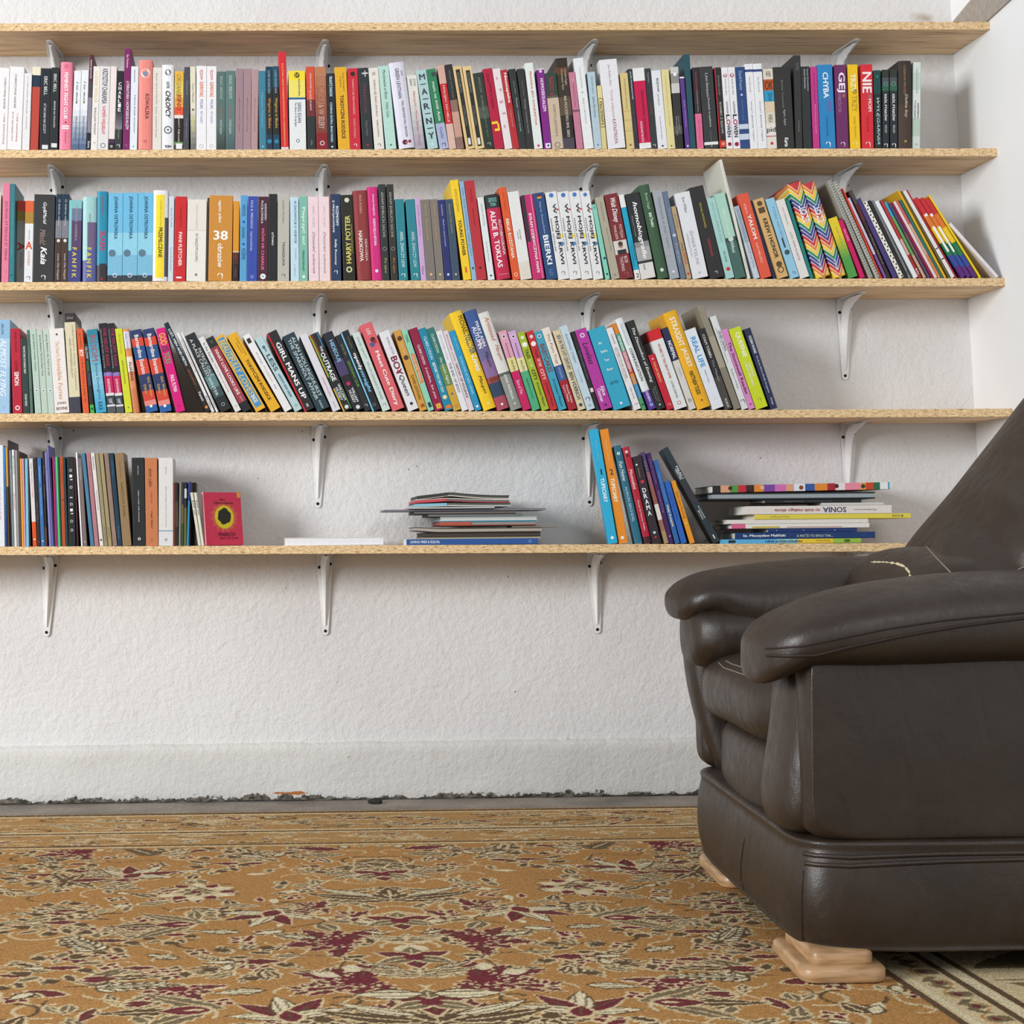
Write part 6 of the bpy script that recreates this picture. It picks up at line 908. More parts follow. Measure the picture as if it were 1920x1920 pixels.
lying(757, 1009, 1015, 1026, 'dfe2e6*.02,345a9c', 'blue book with white capitals at the bottom of the magazine stack', 'book', ['LIVING FREE & EQUAL~.05 .27 .5 dfe6f0 .5 ub', '@q .94 .5 9ab0d8'], d=.17, zfix=z, group='magazines in the middle stack')
z += w_+.0004
for s in [
 (790, 1014, 1012.5, 1015, 'd8d0b0/d8d090', 'thin pale yellow magazine just above the blue book', dict(y=.006)),
 (793, 1014, 1003.5, 1012.5, '3a322e/2c2826', 'dark brown magazine low in the middle stack', dict(pages='4d453f', y=.008)),
 (778, 1017, 996, 1003.5, '8d857c/5d554e', 'grey brown magazine with curled left corner, middle stack', dict(pages='b5aca0', curl=.004)),
 (960, 1051, 993, 996, '8a8468/8a8468', 'olive thin leaflet jutting right from the middle stack', dict(y=.01, d=.1)),
 (824, 1005, 984, 993, '7d4038/b05a48/2f84a8', 'magazine with rust corner and teal cover edge, middle stack', dict(pages='9a9088')),
 (826, 1007, 976.5, 984, 'c8d4d4/9fb5b8', 'pale grey blue magazine midway up the middle stack', dict(pages='c9c6c0')),
 (803, 980, 972, 976.5, '4d4b4a/5a5856', 'charcoal magazine with frayed left edge, middle stack', dict(pages='8a8885')),
 (777, 968, 966.5, 972, '3a3838/2a2828', 'black magazine below the long thin leaflet, middle stack', dict(pages='77736f')),
 (720, 1024, 963.5, 966.5, '77708a/4d4650', 'long thin purple grey leaflet sticking out both sides, middle stack', dict(y=.012, d=.14)),
 (768, 928, 960, 963.5, '2c2a30/dcd8d8', 'black and white magazine above the long leaflet', dict(pages='c5c2be')),
 (778, 958, 953.5, 960, 'd5dde0/8ac0d4/45453f', 'white and cyan magazine, third from the top of the middle stack', dict(pages='77756f', ridge=.36, lift=.002)),
 (778, 956, 947.5, 953.5, 'c04a58/c8505c/e2d5d0', 'magazine with red front edge, second from the top, middle stack', dict(pages='6f6d69', ridge=.36, lift=.005)),
 (782, 955, 940.5, 947.5, 'd8d5c8/3f3f3a/33332f', 'dark topmost magazine with bent grey pages, middle stack', dict(pages='5f5d59', ridge=.36, lift=.0095, y=.004)),
]: z = sheet_stack(*s[:4], s[4], s[5], z, **s[6])
# small pink hardback turned to show its front
Y = YEDGE+.012; zb = shelf_z(4, at(384, 1000, Y).x); B = at(383, 1024, Y); T = at(369.5, 924, Y); L = (Vector((T.x, 0, T.z))-Vector((B.x, 0, zb))).length; phi = math.atan2(T.x-B.x, T.z-zb)
root = empty('book', (B.x, Y, zb+.0004)); root.matrix_world = Matrix.Translation((B.x, Y, zb+.0004)) @ Matrix.Rotation(math.radians(-62), 4, 'Z') @ Matrix.Rotation(phi*.93, 4, 'Y')
root.rotation_mode = 'XYZ'; W = .0105; D = .108
bm, ms = cover_mesh(L, W, D, parse_cols('e8a0a8'), False); o = obj('cover', bm, root, ms)
o.data.materials.append(mat('cf3a56', .45))
for p in o.data.polygons:
    if abs(p.normal.x) > .9 and p.center.y > .004: p.material_index = 1
pb = bmesh.new(); box(pb, (.0012, .002, .002), (W-.0012, D-.002, L-.002)); obj('page_block', pb, root, PAPERW)
def face(name, pts, fs, col, k):
    me = bpy.data.meshes.new(name); me.from_pydata([(W+.0002+.0001*k, y, zz) for y, zz in pts], [], fs)
    bm = bmesh.new(); bm.from_mesh(me); bm.normal_update()
    for q in bm.faces:
        if q.normal.x < 0: q.normal_flip()
    bm.to_mesh(me); bm.free(); return obj(name, me, root, mat(col, .45))
cy, cz = D*.53, L*.53; pts, fs = [], []
for k in range(44):
    a = 2*math.pi*k/44; r1 = .036+.004*(k % 3); da = .045
    b = len(pts); pts += [(cy+.024*math.cos(a-da), cz+.026*math.sin(a-da)), (cy+.024*math.cos(a+da), cz+.026*math.sin(a+da)), (cy+r1*math.cos(a), cz+r1*math.sin(a))]; fs.append([b, b+1, b+2])
face('sun_rays', pts, fs, 'dcae3c', 0)
face('sun_disc', [(cy+.027*math.cos(2*math.pi*k/24), cz+.03*math.sin(2*math.pi*k/24)) for k in range(24)], [list(range(24))], 'd9c62c', 1)
face('dark_shape', [(cy+(.019+.002*math.sin(k*2.3))*math.cos(2*math.pi*k/16), cz+.002+(.021+.002*math.cos(k*1.7))*math.sin(2*math.pi*k/16)) for k in range(16)], [list(range(16))], '2f2c24', 2)
face('yellow_sticker', [(D*.9, L*.9), (D*.99, L*.9), (D*.99, L), (D*.9, L)], [[0, 1, 2, 3]], 'd8a03c', 1)
tag(root, 'small pink hardback turned to show a yellow sun on its cover', 'book')
COVER_TEXT = [('Max', .5, .86, .16, .035), ('Herrmann', .52, .8, .5, .05), ('MARCO', .56, .2, .46, .075), ('tego nie zrobi', .62, .13, .5, .045)]
for s, fy, fz, fw, fh in COVER_TEXT:
    JOBS.append((want(s, 'i'), root, L, D, 0, 0, 0, '3a1c22', 0, ('face', fy, fz, fw, fh, W), False))
_J = [j for j in JOBS if isinstance(j[9], tuple)]; JOBS = [j for j in JOBS if not isinstance(j[9], tuple)]
def cover_text():
    for (k, root, L, D, *_r) in _J:
        fy, fz, fw, fh, W = _r[5][1:]
        me, co = TXT[k]; mn, mx = co.min(0), co.max(0); tx = (co[:, 0]-mn[0])/(mx[0]-mn[0])-.5; ty = (co[:, 1]-mn[1])/(mx[1]-mn[1])-.5
        m2 = me.copy(); m2.name = 'lettering'; out = np.stack([W+.0008+.00003*co[:, 2], D*fy+tx*D*fw, L*fz+ty*L*fh], 1).astype(np.float32)
        m2.vertices.foreach_set('co', out.ravel()); m2.materials.clear(); m2.materials.append(mat('3a1c22', .45)); o = bpy.data.objects.new('lettering', m2); C.objects.link(o); o.parent = root
run_text(); cover_text()
for me, _ in TXT.values(): bpy.data.meshes.remove(me)
# ------------------------------------------------------------------ the leather armchair
m, nt, b = nodemat('dark_brown_leather'); v = coords(nt, (1, 1, 1))
n1 = N(nt, 'TexNoise', Scale=7, Detail=5); n2 = N(nt, 'TexVoronoi', Scale=420); n3 = N(nt, 'TexNoise', Scale=38, Detail=5, Roughness=.6)
v2 = coords(nt, (9, 9, 3.2)); n4 = N(nt, 'TexNoise', Scale=2.2, Detail=4, Distortion=1.2); nt.links.new(v2, n4.inputs['Vector'])
for n in (n1, n2, n3): nt.links.new(v, n.inputs['Vector'])
nt.links.new(ramp(nt, n1.outputs['Fac'], [(.3, '231912'), (.7, '2f241b')]), b.inputs['Base Color'])
nt.links.new(ramp(nt, n3.outputs['Fac'], [(.3, (.36,)*3), (.7, (.52,)*3)]), b.inputs['Roughness']); b.inputs['Specular IOR Level'].default_value = .5
a1 = N(nt, 'Math', operation='MULTIPLY_ADD'); a1.inputs[1].default_value = .06; nt.links.new(n2.outputs['Distance'], a1.inputs[0]); nt.links.new(n4.outputs['Fac'], a1.inputs[2])
a2 = N(nt, 'Math', operation='MULTIPLY_ADD'); a2.inputs[1].default_value = .12; nt.links.new(n3.outputs['Fac'], a2.inputs[0]); nt.links.new(a1.outputs[0], a2.inputs[2])
bump(nt, b, a2.outputs[0], .26, .010); M_LEATHER = m
m, nt, b = nodemat('pale_oak_foot'); v = coords(nt, (8, 8, 60)); n1 = N(nt, 'TexNoise', Scale=2, Detail=5, Distortion=.5); nt.links.new(v, n1.inputs['Vector'])
nt.links.new(ramp(nt, n1.outputs['Fac'], [(.3, '8d6c48'), (.6, 'b4906a')]), b.inputs['Base Color']); b.inputs['Roughness'].default_value = .38; M_OAK = m
def spl(rows, t):
    n = len(rows)-1; x = t*n; i = min(int(x), n-1); f = x-i
    p = [np.array(rows[max(0, min(n, j))], float) for j in (i-1, i, i+1, i+2)]
    return .5*((2*p[1])+(-p[0]+p[2])*f+(2*p[0]-5*p[1]+4*p[2]-p[3])*f*f+(-p[0]+3*p[1]-3*p[2]+p[3])*f**3)
SKEW = .078
def loft(secs, e1, e2, steps=40, seg=44, lump=.004, seed=0, fn=None, skew=True):
    """closed cushion: sections (x, y, z, half width along e1, half width along e2, squareness)"""
    e1, e2 = Vector(e1).normalized(), Vector(e2).normalized(); rings = []
    for i in range(steps+1):
        x, y, z, a, bb, q = spl(secs, i/steps); a, bb, q = max(a, .002), max(bb, .002), max(q, 1.6); r = []
        for k in range(seg):
            th = 2*math.pi*k/seg; c, s = math.cos(th), math.sin(th)
            r.append(Vector((x, y, z))+e1*(a*math.copysign(abs(c)**(2/q), c))+e2*(bb*math.copysign(abs(s)**(2/q), s)))
        rings.append(r)
    vs = [p for r in rings for p in r]; c0 = sum(rings[0], Vector())/seg; c1 = sum(rings[-1], Vector())/seg; vs += [c0, c1]; N0 = (steps+1)*seg
    out = []
    for p in vs:
        o = Vector((noise.noise(p*6+Vector((seed, 0, 0))), noise.noise(p*6+Vector((0, seed, 5))), noise.noise(p*6+Vector((9, 0, seed)))))*lump
        p = p+o
        if fn: p = fn(p)
        if skew: p = Vector((p.x+SKEW*(p.y-2.52), p.y, p.z))
        out.append(p)
    fs = [(i*seg+k, i*seg+(k+1) % seg, (i+1)*seg+(k+1) % seg, (i+1)*seg+k) for i in range(steps) for k in range(seg)]
    fs += [(N0, (k+1) % seg, k) for k in range(seg)]+[(N0+1, steps*seg+k, steps*seg+(k+1) % seg) for k in range(seg)]
    me = bpy.data.meshes.new('pad'); me.from_pydata([tuple(p) for p in out], [], fs)
    bm = bmesh.new(); bm.from_mesh(me); bmesh.ops.recalc_face_normals(bm, faces=bm.faces); bm.to_mesh(me); bm.free(); return me
X, Y_, Z = (1, 0, 0), (0, 1, 0), (0, 0, 1)
chair = empty('armchair', (1.35, 3.0, 0)); CH = {}
def part(name, me, mt=None, label=None, key=None):
    o = obj(name, me, None, mt or M_LEATHER, True); o.parent = chair; o.location = -chair.location
    if label: o['label'] = label
    CH[key or name] = o; return o
# plinth base
part('base', loft([(1.36, 2.99, .050, .40, .35, 6), (1.36, 2.99, .050, .52, .458, 9), (1.36, 2.99, .062, .533, .468, 11), (1.36, 2.99, .10, .54, .474, 12), (1.36, 2.99, .15, .541, .475, 12), (1.36, 2.99, .20, .535, .470, 11), (1.36, 2.99, .222, .525, .46, 10), (1.36, 2.99, .226, .40, .35, 6)], X, Y_, 40, 120, .003, 1))
# near side panel (outer face towards the camera) and its twin
def panel(yc, s, key):
    part('side_panel', loft([(1.37, yc-s*.054, .378, .40, .10, 5), (1.37, yc-s*.053, .378, .515, .146, 9), (1.37, yc-s*.048, .378, .530, .157, 11), (1.37, yc-s*.03, .378, .538, .162, 12), (1.37, yc, .378, .54, .163, 12), (1.37, yc+s*.035, .378, .535, .162, 12), (1.37, yc+s*.05, .378, .50, .15, 9)], X, Z, 24, 96, .0035, 2+s), key=key)
panel(2.578, 1, 'near_panel'); panel(3.405, -1, 'far_panel')
# upright front rolls of the two arms
part('arm_front', loft([(.884, 2.655, .505, .02, .05, 2.2), (.880, 2.655, .50, .045, .085, 2.5), (.876, 2.653, .45, .056, .098, 2.6), (.870, 2.653, .38, .058, .102, 2.6), (.862, 2.653, .30, .060, .104, 2.6), (.857, 2.653, .25, .056, .098, 2.5), (.858, 2.655, .228, .044, .078, 2.3), (.862, 2.655, .216, .016, .03, 2)], X, Y_, 36, 48, .003, 4), key='near_front')
part('arm_front', loft([(.865, 3.41, .57, .02, .03, 2.2), (.862, 3.41, .55, .05, .055, 2.6), (.862, 3.412, .48, .056, .062, 2.8), (.870, 3.408, .38, .056, .062, 2.8), (.886, 3.398, .29, .052, .060, 2.8), (.908, 3.385, .222, .046, .052, 2.6), (.922, 3.375, .195, .028, .035, 2.2)], X, Y_, 36, 40, .003, 6), key='far_front')
# seat cushion and the apron below it
part('seat_cushion', loft([(1.21, 2.70, .398, .30, .05, 3), (1.205, 2.73, .398, .36, .082, 3.2), (1.20, 2.82, .398, .388, .089, 3.2), (1.20, 3.0, .400, .395, .092, 3.2), (1.20, 3.2, .398, .392, .089, 3.2), (1.205, 3.345, .398, .36, .082, 3.2), (1.21, 3.37, .40, .30, .05, 3)], X, Z, 40, 56, .004, 8))
part('seat_apron', loft([(1.22, 2.70, .262, .30, .06, 3), (1.215, 2.73, .262, .348, .082, 4.5), (1.21, 2.9, .262, .374, .092, 5.5), (1.21, 3.1, .262, .374, .092, 5.5), (1.215, 3.345, .262, .348, .082, 4.5), (1.22, 3.365, .262, .30, .05, 3)], X, Z, 30, 56, .003, 9))
# arm pads: near one overhangs towards the camera
def lip(p):
    if p.x < .84 and p.z < .51: p = p+Vector((0, 0, -.022*max(0, (.84-p.x)/.07)))
    return p
part('armrest', loft([(0.768, 2.64, 0.5110, 0.03, 0.0160, 2.2), (0.776, 2.64, 0.5070, 0.08, 0.0310, 2.3), (0.795, 2.64, 0.5130, 0.115, 0.0430, 2.4), (0.83, 2.64, 0.5250, 0.142, 0.0490, 2.5), (0.88, 2.64, 0.5360, 0.155, 0.0570, 2.6), (0.94, 2.64, 0.5425, 0.161, 0.0645, 2.7), (1.01, 2.64, 0.5465, 0.162, 0.0695, 2.7), (1.09, 2.64, 0.5510, 0.162, 0.0730, 2.7), (1.2, 2.64, 0.5550, 0.162, 0.0750, 2.7), (1.4, 2.64, 0.5560, 0.16, 0.0760, 2.7), (1.6, 2.64, 0.5550, 0.15, 0.0750, 2.6), (1.75, 2.64, 0.5525, 0.13, 0.0675, 2.5), (1.83, 2.64, 0.5500, 0.06, 0.0500, 2.2)], Y_, Z, 80, 48, .004, 11, lip), key='near_arm')
part('armrest', loft([(0.762, 3.355, 0.5625, 0.03, 0.0125, 2.2), (0.772, 3.355, 0.5590, 0.08, 0.0290, 2.3), (0.797, 3.355, 0.5655, 0.12, 0.0405, 2.4), (0.842, 3.355, 0.5740, 0.14, 0.0490, 2.5), (0.918, 3.355, 0.5525, 0.15, 0.0825, 2.5), (1.013, 3.355, 0.5410, 0.155, 0.1010, 2.6), (1.17, 3.355, 0.5385, 0.155, 0.1085, 2.6), (1.4, 3.355, 0.5390, 0.155, 0.1090, 2.6), (1.6, 3.355, 0.5350, 0.14, 0.1050, 2.6), (1.78, 3.355, 0.5300, 0.06, 0.0800, 2.2)], Y_, Z, 60, 48, .005, 13), key='far_arm')
part('arm_bolster', loft([(.790, 3.34, .50, .03, .03, 2.2), (.798, 3.335, .50, .09, .058, 2.3), (.82, 3.33, .50, .115, .068, 2.4), (.87, 3.325, .50, .13, .07, 2.4), (.94, 3.325, .50, .12, .065, 2.4), (1.02, 3.34, .51, .05, .03, 2.2)], Y_, Z, 40, 44, .006, 15), key='far_bolster')
# reclined back: broad padded slab with pull folds
T_ = Vector((.634, 0, .773)); Nb = Vector((.773, 0, -.634)); B0 = Vector((1.085, 3.0, .50))
def S_(t, w, th, q, y=0, off=0):
    p = B0+T_*t+Nb*(th+off); return (p.x-SKEW*.48, p.y+y, p.z, w, th, q)
def folds(p):
    t = (p-B0).dot(T_); f = 0
    dy = p.y-3.0
    for t0, sl, wd, am in ((.24, .55, .014, .012), (.30, .42, .013, -.012), (.345, .30, .016, .012), (.41, .12, .015, -.011), (.47, -.1, .018, .009), (.19, .75, .012, -.009)):
        f += am*math.exp(-((t-t0-sl*dy-.25*dy*dy)/wd)**2)*min(1, max(0, (.06-dy)/.18))*min(1, max(0, (t-.10)/.08))
    return p-Nb*f
part('backrest', loft([S_(.0, .20, .03, 2.4), S_(.03, .25, .085, 2.6), S_(.09, .285, .112, 2.8), S_(.17, .30, .12, 2.8), S_(.27, .31, .122, 2.8), S_(.38, .315, .12, 2.8), S_(.5, .315, .118, 2.8), S_(.62, .30, .112, 2.8), S_(.70, .27, .095, 2.6), S_(.735, .20, .05, 2.4), S_(.745, .10, .015, 2)], Y_, Nb, 90, 60, .006, 17, folds))
# low lumbar roll between the arms, under the seam
part('lumbar_roll', loft([(1.22, 2.76, .545, .06, .05, 2.4), (1.21, 2.80, .545, .12, .10, 2.6), (1.20, 3.0, .55, .13, .115, 2.6), (1.21, 3.2, .555, .13, .11, 2.6), (1.235, 3.29, .555, .11, .09, 2.5), (1.25, 3.31, .55, .05, .04, 2.2)], X, Z, 36, 44, .005, 19))
# feet: two stepped slabs of pale oak under each corner
def slab(bm, x0, x1, y0, y1, z0, z1, r):
    k = 7; pts = []
    for cx, cy, a0 in ((x1-r, y1-r, 0), (x0+r, y1-r, 90), (x0+r, y0+r, 180), (x1-r, y0+r, 270)):
        for j in range(k): a = math.radians(a0+90*j/(k-1)); pts.append((cx, cy, math.cos(a), math.sin(a)))
    lv = []
    for ins, z in ((.004, z0), (.001, z0+.002), (0, z0+.006), (0, z1-.006), (.0025, z1-.002), (.007, z1), (.016, z1+.0006)):
        lv.append([bm.verts.new((cx+(r-ins)*c+SKEW*(cy-2.52), cy+(r-ins)*s, z)) for cx, cy, c, s in pts])
    n = len(pts)
    for i in range(len(lv)-1):
        for j in range(n): bm.faces.new((lv[i][j], lv[i][(j+1) % n], lv[i+1][(j+1) % n], lv[i+1][j]))
    bm.faces.new(lv[0]); bm.faces.new(lv[-1])
RUGZ = .0106
for x0, x1, y0, y1, r in ((.818, .950, 2.500, 2.715, .026), (.838, .96, 3.205, 3.46, .026), (1.74, 1.90, 2.50, 2.72, .05), (1.74, 1.90, 3.255, 3.47, .032)):
    bm = bmesh.new(); slab(bm, x0, x1, y0, y1, RUGZ, RUGZ+.024, r); slab(bm, x0+.018, x1-.018, y0+.016, y1-.018, RUGZ+.022, RUGZ+.046, r-.010)
    bmesh.ops.recalc_face_normals(bm, faces=bm.faces); part('foot', bm, M_OAK, 'pale oak stepped foot', key='foot')
# seams and stitching laid onto the leather
def bvh(keys):
    vs, fs = [], []
    for k in keys:
        o = CH[k]; b0 = len(vs); vs += [v.co.copy() for v in o.data.vertices]; fs += [[i+b0 for i in p.vertices] for p in o.data.polygons]
    return BVHTree.FromPolygons(vs, fs)
def on(tree, pts, lift=.0005, sub=8):
    out = []
    for i in range(len(pts)-1):
        for j in range(sub):
            t = j/sub; px = pts[i][0]*(1-t)+pts[i+1][0]*t; py = pts[i][1]*(1-t)+pts[i+1][1]*t
            d = ray(px, py); h = tree.ray_cast(CAM, d)
            if h[0] is not None and (not out or (h[0]-out[-1]).length < .08): out.append(h[0]-d*lift)
    return out
M_THREAD = mat('85786a', .7); M_FOAM = mat('d8c9a4', .9); M_LSEAM = mat('2e2520', .45)
def seam(name, keys, pts, r, mt, label=None, lift=.0005, jit=0):
    q = on(bvh(keys), pts, lift)
    if len(q) < 3: return
    rr = [r*(1+jit*(random.random()-.5)) for _ in q] if jit else r
    o = part(name, tube(q, rr, 6), mt, label, key='seam')
seam('seam', ['near_arm'], [(1435, 1216), (1460, 1215), (1509, 1211), (1576, 1197), (1665, 1179), (1771, 1163), (1918, 1149), (2050, 1138)], .0016, M_LSEAM)
seam('seam', ['near_arm'], [(1438, 1229), (1470, 1230), (1530, 1229), (1594, 1213), (1700, 1191), (1800, 1174), (1918, 1159), (2050, 1150)], .0026, M_LSEAM)
seam('stitching', ['seat_cushion'], [(1347, 1242), (1357, 1252), (1392, 1264), (1434, 1284)], .0011, M_THREAD, 'pale stitching')
seam('stitching', ['seat_cushion'], [(1361, 1239), (1372, 1245), (1404, 1255), (1430, 1266)], .0011, M_THREAD, 'pale stitching')
seam('piping', ['near_panel', 'base'], [(1508, 1600), (1530, 1604), (1594, 1608), (1690, 1604), (1771, 1601), (1850, 1600), (1918, 1599), (2060, 1598)], .0042, M_LEATHER, lift=-.001)
seam('piping', ['near_panel', 'base'], [(1510, 1618), (1530, 1621), (1594, 1624), (1690, 1619), (1771, 1615), (1850, 1613), (1918, 1611), (2060, 1609)], .0042, M_LEATHER, lift=-.001)
seam('seam', ['base'], [(1506, 1632), (1503, 1690), (1504, 1750), (1510, 1800), (1516, 1822)], .0012, M_LSEAM, 'grey corner stitching')
seam('seam', ['base'], [(1396, 1572), (1389, 1620), (1390, 1650), (1396, 1672)], .0012, M_LSEAM)
seam('worn_seam', ['far_arm', 'lumbar_roll', 'backrest', 'far_bolster'], [(1634, 1054), (1660, 1054), (1682, 1057), (1697, 1063), (1705, 1073), (1708, 1086), (1712, 1100)], .0020, M_FOAM, 'split seam with pale foam showing', .0006, 1.6)
seam('seam', ['backrest', 'lumbar_roll'], [(1736, 1024), (1757, 1047), (1780, 1071), (1801, 1092)], .0014, M_THREAD, 'pale seam line')
seam('seam', ['backrest', 'lumbar_roll'], [(1872, 1086), (1895, 1075), (1918, 1064), (1990, 1040)], .0014, M_THREAD, 'pale seam line')
tag(chair, 'worn dark brown leather armchair on pale stepped wooden feet, facing left', 'armchair')
# ------------------------------------------------------------------ the carpet: its woven pattern is kept per knot in a colour attribute
RX0, RX1, RY0, RY1, RES = -1.25, 1.78, 1.95, ground(640, 1527).y, .0032
nx = int((RX1-RX0)/RES)+1; ny = int((RY1-RY0)/RES)+1
gx = np.linspace(RX0, RX1, nx); gy = np.linspace(RY0, RY1, ny); GX, GY = np.meshgrid(gx, gy)
PAL = {'g': 'b58650', 'k': '66513b', 'm': '76343a', 'c': 'd8c298', 'o': '7f6e52', 't': 'b8905c', 'w': 'e0d2ae', 'd': '3f3226'}
IDX = {k: i for i, k in enumerate(PAL)}; MAP = np.zeros((ny, nx), np.uint8)
AX = .250
def window(x, y, r):
    i0, i1 = int((x-r-RX0)/RES), int((x+r-RX0)/RES)+2; j0, j1 = int((y-r-RY0)/RES), int((y+r-RY0)/RES)+2
    return slice(max(0, j0), max(0, min(ny, j1))), slice(max(0, i0), max(0, min(nx, i1)))
def petal1(x, y, ang, ln, wd, fill, outl='c', o=.007, p=.8, jag=0, bend=0):
    s_ = window(x, y, ln+o*2+wd)
    if MAP[s_].size == 0: return
    dx, dy = GX[s_]-x, GY[s_]-y; c, s = math.cos(ang), math.sin(ang); a = (dx*c+dy*s)/ln; t = -dx*s+dy*c-bend*ln*a*a
    def inside(e):
        aa = np.clip((a*ln+e)/(ln+2*e), 0, 1); hw = (wd+e)*np.sin(np.pi*aa**p)
        if jag: hw = hw*(1+jag*np.sign(np.sin(a*ln/.011*np.pi)))
        return (np.abs(t) < hw) & (a*ln > -e) & (a*ln < ln+e)
    M = MAP[s_]
    if outl: M[inside(o)] = IDX[outl]
    i0 = inside(0); M[i0] = IDX[fill]
    if ln > .045 and fill in 'mok': M[i0 & (np.abs(t) < .0022) & (a > .12) & (a < .8)] = IDX['c' if fill != 'm' else 'k']
    if ln > .06 and fill == 'w': M[i0 & (np.abs(np.abs(t)-wd*.45) < .0018) & (a > .1) & (a < .75)] = IDX['o']
def petal(x, y, ang, ln, wd, fill, outl='c', o=.007, p=.8, jag=0, bend=0):
    petal1(x, y, ang, ln, wd, fill, outl, o, p, jag, bend); petal1(2*AX-x, y, math.pi-ang, ln, wd, fill, outl, o, p, jag, -bend)
def disc1(x, y, r, f, ry=None):
    s_ = window(x, y, max(r, ry or r)+.01)
    if MAP[s_].size: MAP[s_][((GX[s_]-x)/r)**2+((GY[s_]-y)/(ry or r))**2 < 1] = IDX[f]
def disc(x, y, r, f, ry=None): disc1(x, y, r, f, ry); disc1(2*AX-x, y, r, f, ry)
def vine(pts, col='c', w=.0045):
    for i in range(len(pts)-1):
        n = max(2, int(math.hypot(pts[i+1][0]-pts[i][0], pts[i+1][1]-pts[i][1])/.004))
        for k in range(n): t = k/n; disc(pts[i][0]*(1-t)+pts[i+1][0]*t, pts[i][1]*(1-t)+pts[i+1][1]*t, w, col)
def curl(x, y, ang, r, turns=.8, col='c', w=.0042, s=1):
    vine([(x+r*(1-.35*t)*math.cos(ang+s*t*turns*6.283), y+r*(1-.35*t)*math.sin(ang+s*t*turns*6.283)) for t in np.linspace(0, 1, 22)], col, w)
D2 = math.radians
def palmette(x, y, ang, sc, f='w', core='m', n=5, outl='k', jag=.0):
    for k in range(n):
        a = ang+D2(-68+136*k/(n-1)); L = sc*(.62+.38*math.cos((k-(n-1)/2)/(n-1)*2.2)); petal(x, y, a, L, sc*.15, f if k % 2 == 0 else core, outl if k % 2 == 0 else 'c', .0056, .75, jag, .25*(k-(n-1)/2)/n)
    petal(x-math.cos(ang)*sc*.2, y-math.sin(ang)*sc*.2, ang, sc*.5, sc*.14, core, 'c')
def star(x, y, ang, sc, f='m', outl='c', n=7):
    for k in range(n):
        a = ang+D2(-105+210*k/(n-1)); petal(x, y, a, sc*(.75+.25*((k+1) % 2)), sc*.17, f, outl, .0056, .7, .2)
    disc(x, y, sc*.2, f)
def rosette(x, y, r):
    for k in range(12): a = 2*math.pi*k/12; petal(x+math.cos(a)*r*.55, y+math.sin(a)*r*.55, a, r*.5, r*.16, 'w' if k % 2 else 'm', 'c', .0042)
    disc(x, y, r*.62, 'c')
    for k in range(7): a = 2*math.pi*k/7; petal(x, y, a, r*.5, r*.13, 'o', 'c', .004)
    disc(x, y, r*.14, 'm')
def leaf(x, y, ang, ln, f='o', outl='c', wd=.16, jag=0, bend=0): petal(x, y, ang, ln, ln*wd, f, outl, .0056, .8, jag, bend)
def pome(x, y, ang, sc):
    leaf(x-sc*.9*math.cos(ang)*.2, y+.05*sc, ang+.55, sc*1.5, 'o', 'c', .12, .1, .15); leaf(x, y-.05*sc, ang-.55, sc*1.5, 'o', 'c', .12, .1, -.15)
    leaf(x+sc*.35*math.cos(ang), y+sc*.35*math.sin(ang), ang, sc*1.3, 'k', 'c', .13, .12); leaf(x, y, ang, sc*.75, 'm', 'c', .28)
    leaf(x+sc*.1, y, ang, sc*.3, 'c', None, .2)
def frame(x, y, sc):
    for k in range(10):
        a = 2*math.pi*k/10+.2; leaf(x+math.cos(a)*sc*.45, y+math.sin(a)*sc*.8, a*1.0+.4, sc*.5, 'o' if k % 3 else 'k', 'c', .2, .15)
        if k % 2: disc(x+math.cos(a)*sc*.62, y+math.sin(a)*sc*1.05, .012, 'k')
    leaf(x-sc*.5, y, 0, sc*.75, 'm', 'c', .2, .1); leaf(x+sc*.2, y, 0, sc*.5, 'w', 'k', .16)
def fern(x, y, ang, ln, f='w'):
    for k in range(6):
        t = k/6; px, py = x+math.cos(ang)*ln*t, y+math.sin(ang)*ln*t
        for s in (-1, 1): leaf(px, py, ang+s*.9, ln*.32*(1-.5*t), f, 'k', .22)
    leaf(x, y, ang, ln, f, 'k', .07)
def G(px, py): p = ground(px, py, .008); return p.x, p.y
# ground of small scrolls and fillers first, the large blossoms over them
rg = random.Random(5)
for _ in range(330):
    x, y = rg.uniform(AX-.02, RX1+.25), rg.uniform(RY0-.05, 4.05); curl(x, y, rg.uniform(0, 6.28), rg.uniform(.02, .06), rg.uniform(.35, .8), rg.choice('ccck'), rg.choice((.0026, .0036)), rg.choice((1, -1)))
for _ in range(760):
    x, y = rg.uniform(AX, RX1+.25), rg.uniform(RY0-.05, 4.05); k = rg.random()
    if k < .4: leaf(x, y, rg.uniform(0, 6.28), rg.uniform(.03, .075), rg.choice('ookkmo'), 'c', rg.uniform(.14, .24), rg.choice((0, .15)), rg.uniform(-.3, .3))
    elif k < .62: leaf(x, y, rg.uniform(0, 6.28), rg.uniform(.025, .05), 'w', rg.choice(('k', None)), .22)
    elif k < .8:
        for q in range(4): leaf(x, y, q*1.57+.4, .024, rg.choice('mkm'), 'c', .3)
    else:
        for q in range(3): leaf(x, y, rg.uniform(0, 6.28), .042, rg.choice('ok'), 'c', .2, .15)
